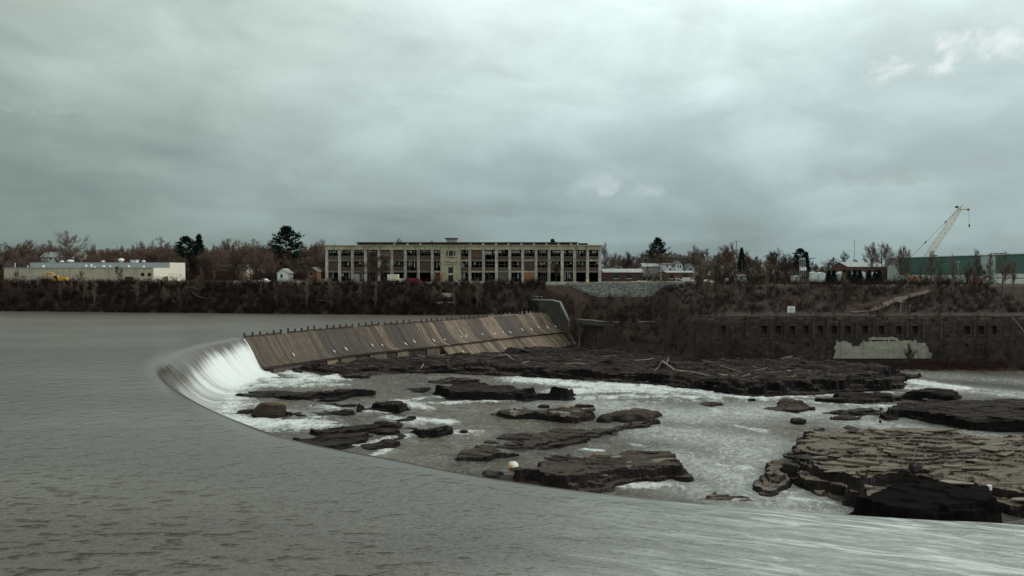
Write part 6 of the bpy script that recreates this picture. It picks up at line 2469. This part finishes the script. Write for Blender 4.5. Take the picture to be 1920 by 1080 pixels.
# flat-bed trailer with a white box
Y = 307.0
x0, x1 = PX(706, Y), PX(749, Y)
zb = gz((x0 + x1) / 2, Y)
tl = thing('trailer', ((x0 + x1) / 2, Y, zb), 'flat-bed trailer with a pale box container before the mill', 'trailer')
MB().box(x0, x1, Y - 1.2, Y + 1.2, zb + 0.95, zb + 1.15).build('deck', M['dark_steel'], tl)
cx0, cx1 = PX(727, Y), PX(747.5, Y)
MB().box(cx0, cx1, Y - 1.15, Y + 1.15, zb + 1.153, zb + 3.75).build('box', M['cream'], tl)
MB().box(PX(738, Y), cx1 - 0.1, Y - 1.17, Y - 1.152, zb + 1.25, zb + 1.9).build('side_panel', M['drum_yellow'], tl)
for wx in (x0 + 1, x0 + 2.2, x1 - 1.2):
    for s_ in (-1, 1):
        MB().tube([(wx, Y + s_ * 0.8, zb + 0.46), (wx, Y + s_ * 1.12, zb + 0.46)], 0.46, 10).build('wheel', M['black'], tl)
MB().box(x1 + 0.02, x1 + 1.6, Y - 1.0, Y + 1.0, zb + 0.5, zb + 2.0).build('tractor_nose', M['white'], tl)

# yellow marker drum-post on the edge of the riprap
q = PD(1101, 536, 297)
zb = gz(q.x, 297)
dr = thing('marker_post', (q.x, 297, zb), 'stout yellow marker post at the top of the grey riprap slope', 'post')
MB().lathe((q.x, 297, zb), [(0.55, -0.2), (0.55, 1.9), (0.48, 2.1), (0.2, 2.2)], 12).build('post', M['drum_yellow'], dr)
MB().lathe((q.x, 297, zb), [(0.57, 1.5), (0.57, 1.75)], 12).build('band', M['white_metal'], dr)

# grey riprap slope, draped a hand's width over the bank
nx, ny = 60, 14
sv = []
for j in range(ny):
    t = j / (ny - 1)
    Yr = 296.5 - 10.5 * t
    xl = 21 + 12 * max(0, t - 0.1) + 0.6 * math.sin(j * 2.1)
    xr = 62 + 2.5 * t
    for i in range(nx):
        x = xl + (xr - xl) * i / (nx - 1)
        sv.append((x, Yr, float(terrain(x, Yr, False)) + 0.75 + 0.35 * (float(fbm(np.array(x * 1.2), np.array(Yr * 1.2), 3, 3)) - 0.5) - (0.55 if j == ny - 1 or i in (0, nx - 1) else 0)))
rip = npmesh('riprap', sv, grid_faces(ny, nx), M['gravel'])
tag(rip, 'grey-green riprap slope above the bank, right of the stairway', 'riprap', kind='stuff')
# stones on it
rr = random.Random(6)
rv, rf_ = [], []
for k in range(700):
    i, j = rr.uniform(0.02, 0.98), rr.uniform(0, 1)
    Yr = 296.5 - 10.5 * j
    xl = 21 + 12 * max(0, j - 0.1)
    x = xl + (62 + 2.5 * j - xl) * i
    z = float(terrain(x, Yr, False)) + 0.72
    s_ = rr.uniform(0.12, 0.34)
    o = len(rv)
    for (u, w_, t) in ((-1, -1, -1), (1, -1, -1), (1, 1, -1), (-1, 1, -1), (-.7, -.8, 1), (.8, -.6, 1), (.6, .8, 1), (-.8, .7, 1)):
        rv.append((x + s_ * u * rr.uniform(0.7, 1.2), Yr + s_ * w_, z + s_ * t * 0.8))
    for q4 in ((4, 5, 6, 7), (0, 1, 5, 4), (1, 2, 6, 5), (2, 3, 7, 6), (3, 0, 4, 7)):
        rf_.append(tuple(o + t for t in q4))
st = npmesh('riprap_stones', rv, rf_, M['gravel'])
tag(st, 'loose grey stones lying on the riprap slope', 'stones', kind='stuff')

# pale barriers along the yard edge
for i, (a, b, Y, py, lab) in enumerate([(1012, 1085, 299, 531, 'pale concrete barrier on the yard edge between the stairway and the yellow post'), (1108, 1168, 299, 533.5, 'pale concrete barrier right of the yellow post'),
                                        (1176, 1238, 299, 534.5, 'white concrete barrier at the top right of the riprap'), (558, 575, 306, 533, 'short pale barrier on the bank top left of the mill'),
                                        (586, 622, 306, 533, 'pale rubble kerb on the bank top below the left end of the mill'), (880, 912, 308, 531, 'pale low barrier before the mill right of the entrance'),
                                        (1250, 1304, 304, 531, 'white low trailer bed stacked with boards right of the riprap')]):
    x0, x1 = PX(a, Y), PX(b, Y)
    zb = gz((x0 + x1) / 2, Y) - 0.25
    t = thing('barrier', ((x0 + x1) / 2, Y, zb), lab, 'barrier')
    n = max(1, int((x1 - x0) / 3.2))
    for k in range(n):
        u0, u1 = x0 + (x1 - x0) * k / n, x0 + (x1 - x0) * (k + 1) / n - 0.06
        MB().prism([(Y - 0.35, zb), (Y + 0.35, zb), (Y + 0.14, zb + 0.75), (Y + 0.1, zb + 1.25), (Y - 0.1, zb + 1.25), (Y - 0.14, zb + 0.75)], 'x', u0, u1).build('barrier_block', M['concrete_pale'], t)
for i, (px, py, lab) in enumerate([(1273, 522, 'tilted white board leaning on the yard by the low shed'), (1290, 521.5, 'second tilted white board right of the first, before the low shed')]):
    Y = 312.0
    a = PD(px - 6, py - 1.5, Y)
    b = PD(px + 6, py + 2, Y)
    mb = MB().quadbox([(a.x, Y, a.z - 0.25), (b.x, Y, b.z - 0.25), (b.x, Y + 1.2, b.z - 0.25), (a.x, Y + 1.2, a.z - 0.25), (a.x, Y, a.z), (b.x, Y, b.z), (b.x, Y + 1.2, b.z), (a.x, Y + 1.2, a.z)])
    mb.box(a.x + 0.2, a.x + 0.4, Y + 0.5, Y + 0.7, gz(a.x, Y) - 0.2, a.z - 0.2)
    mb.box(b.x - 0.4, b.x - 0.2, Y + 0.5, Y + 0.7, gz(b.x, Y) - 0.2, b.z - 0.2)
    tag(mb.build('leaning_board', M['white']), lab, 'board')

# stacked lumber and rubble heaps
for i, (px, Y, w_, h_, mat, lab) in enumerate([(928, 309, 5, 1.6, 'concrete', 'grey rubble heap before the mill, right of the entrance'), (600, 308, 4.5, 1.2, 'concrete_pale', 'pale rubble heap below the left end of the mill'),
                                            (655, 309, 5, 1.0, 'lumber', 'tan rubble heap before the second mill bay'), (1000, 304, 5, 1.0, 'concrete', 'low rubble heap at the head of the stairway'),
                                            (1200, 316, 6, 1.0, 'lumber', 'tan spoil heap below the crimson shrub')]):
    x = PX(px, Y)
    zb = gz(x, Y)
    rv, rf_ = [], []
    rr = random.Random(i + 50)
    for k in range(90):
        a, d = rr.random() * 6.28, rr.random() ** 0.7
        s_ = rr.uniform(0.15, 0.5)
        c = (x + math.cos(a) * d * w_, Y + math.sin(a) * d * 2.2, zb + (1 - d) * h_ * rr.random() + 0.1)
        o = len(rv)
        ca, sa = math.cos(a * 3), math.sin(a * 3)
        for (u, v_, t) in ((-1, -1, -1), (1, -1, -1), (1, 1, -1), (-1, 1, -1), (-.7, -.8, 1), (.8, -.6, 1), (.6, .8, 1), (-.8, .7, 1)):
            rv.append((c[0] + s_ * (u * ca - v_ * sa) * 1.4, c[1] + s_ * (u * sa + v_ * ca), c[2] + s_ * t * 0.6))
        for q4 in ((4, 5, 6, 7), (0, 1, 5, 4), (1, 2, 6, 5), (2, 3, 7, 6), (3, 0, 4, 7)):
            rf_.append(tuple(o + t for t in q4))
    tag(npmesh('rubble_heap', rv, rf_, M[mat]), lab, 'rubble heap', kind='stuff')

# concrete intake on the left bank
Y = 281.5
x0, x1 = PX(815, Y), PX(851, Y)
it = thing('intake', ((x0 + x1) / 2, Y, -1), 'square concrete intake block at the waterline of the left bank', 'intake')
z1, z2 = zpix(566, Y), zpix(560, Y)
MB().box(x0, x0 + 1.0, Y, Y + 5, -2, z1).build('pier', M['concrete'], it)
MB().box(x1 - 1.0, x1, Y, Y + 5, -2, z1).build('pier', M['concrete'], it)
MB().box(x0 + 1.003, x1 - 1.003, Y + 0.5, Y + 5, -2, z1 - 2.4).build('breast_wall', M['tan_wall'], it)
MB().box(x0 + 1.003, x1 - 1.003, Y + 0.1, Y + 5, z1 - 1.5, z1 - 0.003).build('beam', M['concrete_pale'], it)
MB().box(x0 - 0.2, x1 + 0.2, Y + 1.2, Y + 5.5, z1 + 0.003, z1 + 0.35).build('deck', M['tan_wall'], it)
MB().box(x0 + 2, x1 - 0.5, Y + 2, Y + 4.6, z1 + 0.353, z1 + 3.2).build('hut', M['tan_wall'], it)
for k in range(2):
    zz = zpix((575, 580)[k], Y)
    MB().tube([(x0 + 1, Y + 0.3, zz), (x1 - 1, Y + 0.3, zz)], 0.12, 5).build('rail', M['wood_pale'], it)

# white sign on the terrace
Y = 245.0
a, b = PD(1476.5, 574, Y), PD(1490.5, 586, Y)
zb = gz(a.x, Y)
sg = thing('notice_board', ((a.x + b.x) / 2, Y, zb), 'square white notice board on the terrace above the ruined wall', 'sign')
MB().box(a.x, b.x, Y - 0.06, Y + 0.06, b.z, a.z).build('panel', M['white'], sg)
for px in (a.x + 0.3, b.x - 0.3):
    MB().tube([(px, Y + 0.12, zb - 0.3), (px, Y + 0.12, b.z + 0.6)], 0.06, 6).build('post', M['grey_metal'], sg)
M['print'] = paint('grey_print', (0.22, 0.23, 0.23), 0.8, 0.1)
for k, (py, w_) in enumerate(((577.5, 3.0), (580.5, 5), (583, 4))):
    c = PD(1483.5, py, Y)
    MB().box(c.x - w_ * 0.16, c.x + w_ * 0.16, Y - 0.066, Y - 0.0605, c.z - 0.09, c.z + 0.09).build('line_of_print', M['print'], sg)

# wooden fence rails and pipe along the terrace and bank foot
def rail_run(name, label, cat, pts, rad, mat, posts=True):
    t = thing(name, tuple(pts[0]), label, cat)
    MB().tube(pts, rad, 6).build('rail', M[mat], t)
    if posts:
        for p in pts:
            MB().tube([(p[0], p[1], p[2] - 1.3), (p[0], p[1], p[2] + 0.15)], 0.09, 5).build('post', M[mat], t)
    return t


pts = [Vector((PX(px, 275.2), 275.2, zpix(py, 275.2))) for px, py in ((1082, 598), (1110, 599.5), (1135, 602.5), (1165, 603), (1195, 602.5), (1225, 602.5), (1262, 602))]
wl = thing('retaining_wall', tuple(pts[0]), 'low pale retaining wall across the bank between the weir and the ruined wall', 'wall')
for a, b in zip(pts, pts[1:]):
    MB().quadbox([(a.x, 275.0, a.z - 2.0), (b.x - 0.05, 275.0, b.z - 2.0), (b.x - 0.05, 275.7, b.z - 2.0), (a.x, 275.7, a.z - 2.0),
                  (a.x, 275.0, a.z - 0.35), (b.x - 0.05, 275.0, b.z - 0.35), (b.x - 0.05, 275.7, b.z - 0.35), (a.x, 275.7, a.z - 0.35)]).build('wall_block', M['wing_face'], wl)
    MB().quadbox([(a.x, 274.8, a.z - 0.347), (b.x - 0.05, 274.8, b.z - 0.347), (b.x - 0.05, 275.9, b.z - 0.347), (a.x, 275.9, a.z - 0.347),
                  (a.x, 274.8, a.z), (b.x - 0.05, 274.8, b.z), (b.x - 0.05, 275.9, b.z), (a.x, 275.9, a.z)]).build('coping', M['concrete'], wl)
pts = [(x, 252.0, gz(x, 252) + 0.9) for x in np.arange(104, 152, 4.0)]
rail_run('fence', 'weathered rail fence running along the terrace above the ruined wall', 'fence', pts, 0.05, 'bark')
# terrace kerb, pale line at the wall head
kb = MB().box(60, 172, 238.6, 239.4, 1.6, 2.35)
tag(kb.build('kerb', M['bark']), 'low brown kerb line along the terrace behind the ruined wall', 'kerb')
# a slumped bay of wall and bare concrete face where the path turns down
q = Vector((PX(1285, 280), 280))
ch = thing('concrete_chute', (q.x, q.y, 0), 'slumped grey concrete chute down the bank right of the riprap', 'chute')
for k in range(5):
    t0, t1 = k / 5, (k + 1) / 5
    a = Vector((PX(1272 + 26 * t0, 286 - 14 * t0), 286 - 14 * t0, 0))
    b = Vector((PX(1272 + 26 * t1, 286 - 14 * t1), 286 - 14 * t1 + 0.05, 0))
    za, zb = gz(a.x, a.y) + 0.45, gz(b.x, b.y) + 0.45
    w_ = 2.1
    MB().quadbox([(a.x - w_, a.y, za - 0.8), (a.x + w_, a.y, za - 0.8), (b.x + w_, b.y, zb - 0.8), (b.x - w_, b.y, zb - 0.8),
                  (a.x - w_, a.y, za), (a.x + w_, a.y, za), (b.x + w_, b.y, zb), (b.x - w_, b.y, zb)]).build('slab', M['wing_face'], ch)

# dirt track climbing the right bank
tv = []
pts = []
for k in range(25):
    t = k / 24
    px = 1600 + (1742 - 1600) * t
    Y = float(np.interp(px, [1600, 1635, 1685, 1742], [250.5, 254, 267, 277]))
    pts.append(Vector((PX(px, Y), Y, 0)))
for k, p in enumerate(pts):
    w_ = 1.5
    for s_ in (-1, -0.4, 0.4, 1):
        yy = p.y + s_ * w_
        tv.append((p.x, yy, max(gz(p.x, yy), float(terrain(p.x, yy, False))) + 0.30))
tk_ = npmesh('path', tv, grid_faces(len(pts), 4), M['track'], smooth=True)
tag(tk_, 'brown dirt path slanting up the right bank', 'path', kind='structure')
# yard surface before the mill
yv = []
for j in range(4):
    for i in range(60):
        x = -115 + 190 * i / 59
        y = max(303.0, float(shore_y(x)) + 14.5) + 8 * j
        yv.append((x, y, max(gz(x, y), float(terrain(x, y, False))) + 0.12))
yd = npmesh('yard', yv, grid_faces(4, 60), M['yard'], smooth=True)
tag(yd, 'worn gravel yard in front of the mill', 'yard', kind='structure')


# ------------------------------------------------------------------ poles and masts
def pole(label, px, py0, Y, rad=0.14, arm=None, lamp=False, mat='bark_pale', cat='pole'):
    x = PX(px, Y)
    zb = gz(x, Y) - 0.3
    zt = zpix(py0, Y)
    t = thing('utility_pole', (x, Y, zb), label, cat)
    MB().tube([(x, Y, zb), (x, Y, zt)], [rad, rad * 0.7], 7).build('shaft', M[mat], t)
    if arm:
        for k in range(arm):
            z = zt - 0.5 - 1.2 * k
            MB().box(x - 1.2, x + 1.2, Y - 0.16, Y - 0.04, z - 0.1, z + 0.1).build('crossarm', M[mat], t)
    if lamp:
        MB().box(x - 0.7, x + 0.7, Y - 0.25, Y + 0.25, zt, zt + 0.35).build('lamp_head', M['grey_metal'], t)
    return t


pole('tall pale light pole right of the reddish tree', 1380, 453, 330, 0.2, lamp=True)
pole('short pole right of the tall light pole', 1391, 486, 330, 0.13)
pole('pole with small lamp head behind the low shed right of the mill', 1213, 476, 352, 0.13, lamp=True)
pole('thin radio mast on the right skyline', 1601, 448, 420, 0.22, mat='grey_metal', cat='mast')
pole('wooden pole before the white house wing', 1283, 487, 350, 0.14, arm=1)
pole('wooden pole right of the lattice tower', 1524, 482, 330, 0.14, arm=1)
pole('grey pole with crossarms in the left wood', 31, 473, 380, 0.14, arm=1)
pole('slim pole beside the trees before the green works', 1796, 492, 300, 0.12, lamp=True, mat='grey_metal')
pole('short white-topped marker pole on the right terrace', 1689, 566, 250, 0.1, lamp=True, mat='wood_pale')
pole('bare stub pole on the right terrace, right of the white-topped marker', 1707, 570, 246, 0.13, mat='wood_pale')
pole('stub pole before the right end of the mill', 1029, 485, 316, 0.14, arm=1)
# lattice tower with boxes
Y = 316.0
x = PX(1504, Y)
zb = gz(x, Y)
tw = thing('lattice_tower', (x, Y, zb), 'small steel lattice tower with white equipment boxes', 'tower')
zt = zpix(484, Y)
for sx in (-1, 1):
    for sy in (-1, 1):
        MB().tube([(x + sx * 0.95, Y + sy * 0.95, zb - 0.2), (x + sx * 0.8, Y + sy * 0.8, zt)], 0.09, 5).build('leg', M['grey_metal'], tw)
br = MB()
for k in range(6):
    z0, z1 = zb + (zt - zb) * k / 6, zb + (zt - zb) * (k + 1) / 6
    for sy in (-1, 1):
        br.tube([(x - 0.9, Y + sy * 0.88, z0), (x + 0.9, Y + sy * 0.88, z1)], 0.05, 4, False)
        br.tube([(x - 0.9, Y + sy * 0.88, z1), (x + 0.9, Y + sy * 0.88, z1)], 0.05, 4, False)
br.build('bracing', M['grey_metal'], tw)
MB().box(x - 1.3, x + 1.3, Y - 1.25, Y - 0.3, zpix(507, Y), zpix(501, Y)).build('equipment_box', M['white'], tw)
MB().box(x - 1.1, x + 1.1, Y - 0.2, Y + 0.7, zpix(487, Y), zpix(484.5, Y)).build('platform', M['grey_metal'], tw)
# ring-shaped sign
Y = 316.0
c = PD(1363, 526, Y)
rs = thing('round_sign', (c.x, Y, gz(c.x, Y)), 'white ringed sign left of the small hut by the twin poles', 'sign')
ring = MB()
ring.tube([(c.x + 0.9 * math.cos(a), Y, c.z + 0.9 * math.sin(a)) for a in np.linspace(0, 6.283, 17)], 0.12, 5, False)
ring.build('ring', M['white'], rs)
MB().box(c.x - 0.35, c.x + 0.35, Y - 0.05, Y + 0.05, c.z - 0.45, c.z + 0.45).build('panel', M['white'], rs)
MB().tube([(c.x, Y + 0.1, gz(c.x, Y) - 0.2), (c.x, Y + 0.1, c.z - 0.9)], 0.08, 5).build('post', M['grey_metal'], rs)

# ------------------------------------------------------------------ driftwood and flotsam
def log(name, label, pts, rad, mat='wood_pale', branches=()):
    t = thing(name, tuple(pts[0]), label, 'driftwood')
    n = len(pts)
    MB().tube(pts, [rad * (1 - 0.6 * i / (n - 1)) for i in range(n)], 6).build('trunk', M[mat], t, smooth=True)
    for b in branches:
        MB().tube(b, [rad * 0.55 * (1 - 0.5 * i / (len(b) - 1)) for i in range(len(b))], 5).build('branch', M[mat], t, smooth=True)
    return t


def S3(px, py, up=0.2):
    q = on_shelf(px, py)
    return Vector((q.x, q.y, q.z + up))


log('driftwood_log', 'pale forked driftwood trunk lying across the dark shelf', [S3(1242, 688, 0.5), S3(1265, 692, 0.5), S3(1300, 700, 0.3), S3(1330, 706, 0.1)], 0.30, 'wood_pale',
    [[S3(1242, 688, 0.5), S3(1234, 694, 0.4), S3(1226, 698, 0.3)], [S3(1244, 689, 0.5), S3(1250, 683, 0.9), S3(1254, 677, 1.2)]])
log('driftwood_log', 'pale log end at the water edge of the shelf, above the white chute', [S3(935, 698, 0.3), S3(950, 699, 0.35), S3(963, 704, 0.2)], 0.4)
log('driftwood_log', 'long pale trunk leaning off the foot of the ruined wall', [S3(1490, 678, 0.3), S3(1465, 669, 1.0), S3(1440, 662, 1.8), S3(1420, 656, 2.4)], 0.22, 'wood_pale',
    [[S3(1455, 668, 1.1), S3(1437, 658, 2.8)], [S3(1445, 664, 1.6), S3(1432, 662, 2.2)]])
log('driftwood_log', 'short white log on the shelf below the dry weir', [S3(789, 684, 0.2), S3(800, 682, 0.25)], 0.22)
log('driftwood_log', 'scatter of pale sticks on the shelf near the lower weir face', [S3(1060, 684, 0.2), S3(1082, 682, 0.25), S3(1100, 683, 0.2)], 0.2, 'wood_pale', [[S3(1075, 677, 0.2), S3(1090, 676, 0.3)]])
log('driftwood_log', 'weathered stick lying on the shelf left of the forked trunk', [S3(1190, 679, 0.2), S3(1215, 676, 0.3), S3(1225, 677, 0.2)], 0.18)
log('driftwood_log', 'long thin branch on the right part of the shelf', [S3(1350, 700, 0.2), S3(1395, 697, 0.3), S3(1440, 693, 0.2)], 0.16)
# leaning dead branch at the right edge
Y = 228.0
bp = [PD(1920, 622, Y), PD(1908, 606, Y), PD(1898, 594, Y)]
bp2 = [Vector((PX(1932, Y), Y, gz(PX(1932, Y), Y) - 0.3))] + bp
log('dead_branch', 'pale dead branch leaning out at the right edge', bp2, 0.15, 'wood_pale')
# pale fallen stem on the left bank
for pxs, lab in ((((8, 582), (16, 577), (25, 571)), 'pale fallen stem slanting to the water at the far left'), (((592, 562), (612, 564), (627, 573)), 'arched pale branch hanging over the left bank before the mill'),
                 (((360, 548), (372, 556), (388, 560)), 'pale fallen stem on the bank right of the works'), (((356, 538), (370, 541), (384, 537)), 'crooked pale stem at the bank top right of the works')):
    pts = []
    for px, py in pxs:
        Y = float(shore_y(PX(px, 295))) + 0.8
        pts.append(PD(px, py, Y))
    log('fallen_stem', lab, pts, 0.14, 'bark_pale')

# the round buoy stranded at the lip
q = PW(962, 893)
by = thing('buoy', (q.x, q.y, q.z), 'round cream and orange buoy stranded on the ledge at the near lip', 'buoy')
R_ = 10.5 / F * q.y
bm = bmesh.new()
bmesh.ops.create_uvsphere(bm, u_segments=24, v_segments=16, radius=R_)
me = bpy.data.meshes.new('ball')
bm.to_mesh(me)
bm.free()
me.polygons.foreach_set('use_smooth', [True] * len(me.polygons))


def ball_mat():
    m, t, b = new_mat('buoy_two_tone')
    tc = t.n('ShaderNodeTexCoord').outputs['Object']
    sp = t.n('ShaderNodeSeparateXYZ')
    t.put(sp.inputs[0], tc)
    n = t.noise(tc, 2.2, 4.0, 0.6)
    f = t.math('ADD', t.math('ADD', t.math('MULTIPLY', sp.outputs[2], 0.9), t.math('MULTIPLY', sp.outputs[0], 0.9)), t.math('MULTIPLY', n, 0.9))
    t.put(b.inputs['Base Color'], t.mix(t.mapr(f, 0.40, 0.60), (0.52, 0.30, 0.13), (0.70, 0.66, 0.52)))
    b.inputs['Roughness'].default_value = 0.5
    return m


ball = link('ball', me, ball_mat(), by)
ball.location = (0, 0, R_ * 1.75)
MB().lathe((q.x, q.y, q.z + R_ * 2.68), [(0.09, 0), (0.09, 0.1), (0.05, 0.16)], 8).build('eye', M['dark_steel'], by)
# pale drum lying upright among the slabs of the island
q = PW(1855, 928, 1.6)
dm = thing('steel_drum', (q.x, q.y, q.z), 'small rusty white drum standing among the slabs of the island', 'drum')
h_ = 18 / F * q.y
MB().lathe((q.x, q.y, q.z), [(0.28, -0.3), (0.28, h_ * 0.55)], 12).build('lower_half', M['rust'], dm)
MB().lathe((q.x, q.y, q.z), [(0.285, h_ * 0.553), (0.285, h_), (0.25, h_ + 0.03)], 12).build('upper_half', M['white'], dm)
# orange scrap on the layered ledge
q = PW(1113, 855, 1.2)
sc = MB().prism([(q.x - 0.6, q.z - 0.2), (q.x + 0.35, q.z - 0.2), (q.x + 0.3, q.z + 0.15), (q.x + 0.15, q.z + 0.4), (q.x - 0.1, q.z + 0.2), (q.x - 0.55, q.z + 0.05)], 'y', q.y, q.y + 0.4)
tag(sc.build('scrap', M['orange']), 'scrap of orange plastic on the layered ledge by the buoy', 'scrap')
# sawn plank against the mossy boulder
a, b = PW(524, 791, 0.15), PW(542, 780, 0.5)
d = (b - a).normalized()
s_ = Vector((-d.y, d.x, 0)) * 0.18
u = Vector((0, 0, 0.16))
tag(MB().quadbox([a - s_, b - s_, b + s_, a + s_, a - s_ + u, b - s_ + u, b + s_ + u, a + s_ + u]).build('plank', M['bark_dark']), 'dark plank slanting in the pool below the mossy boulder', 'plank')
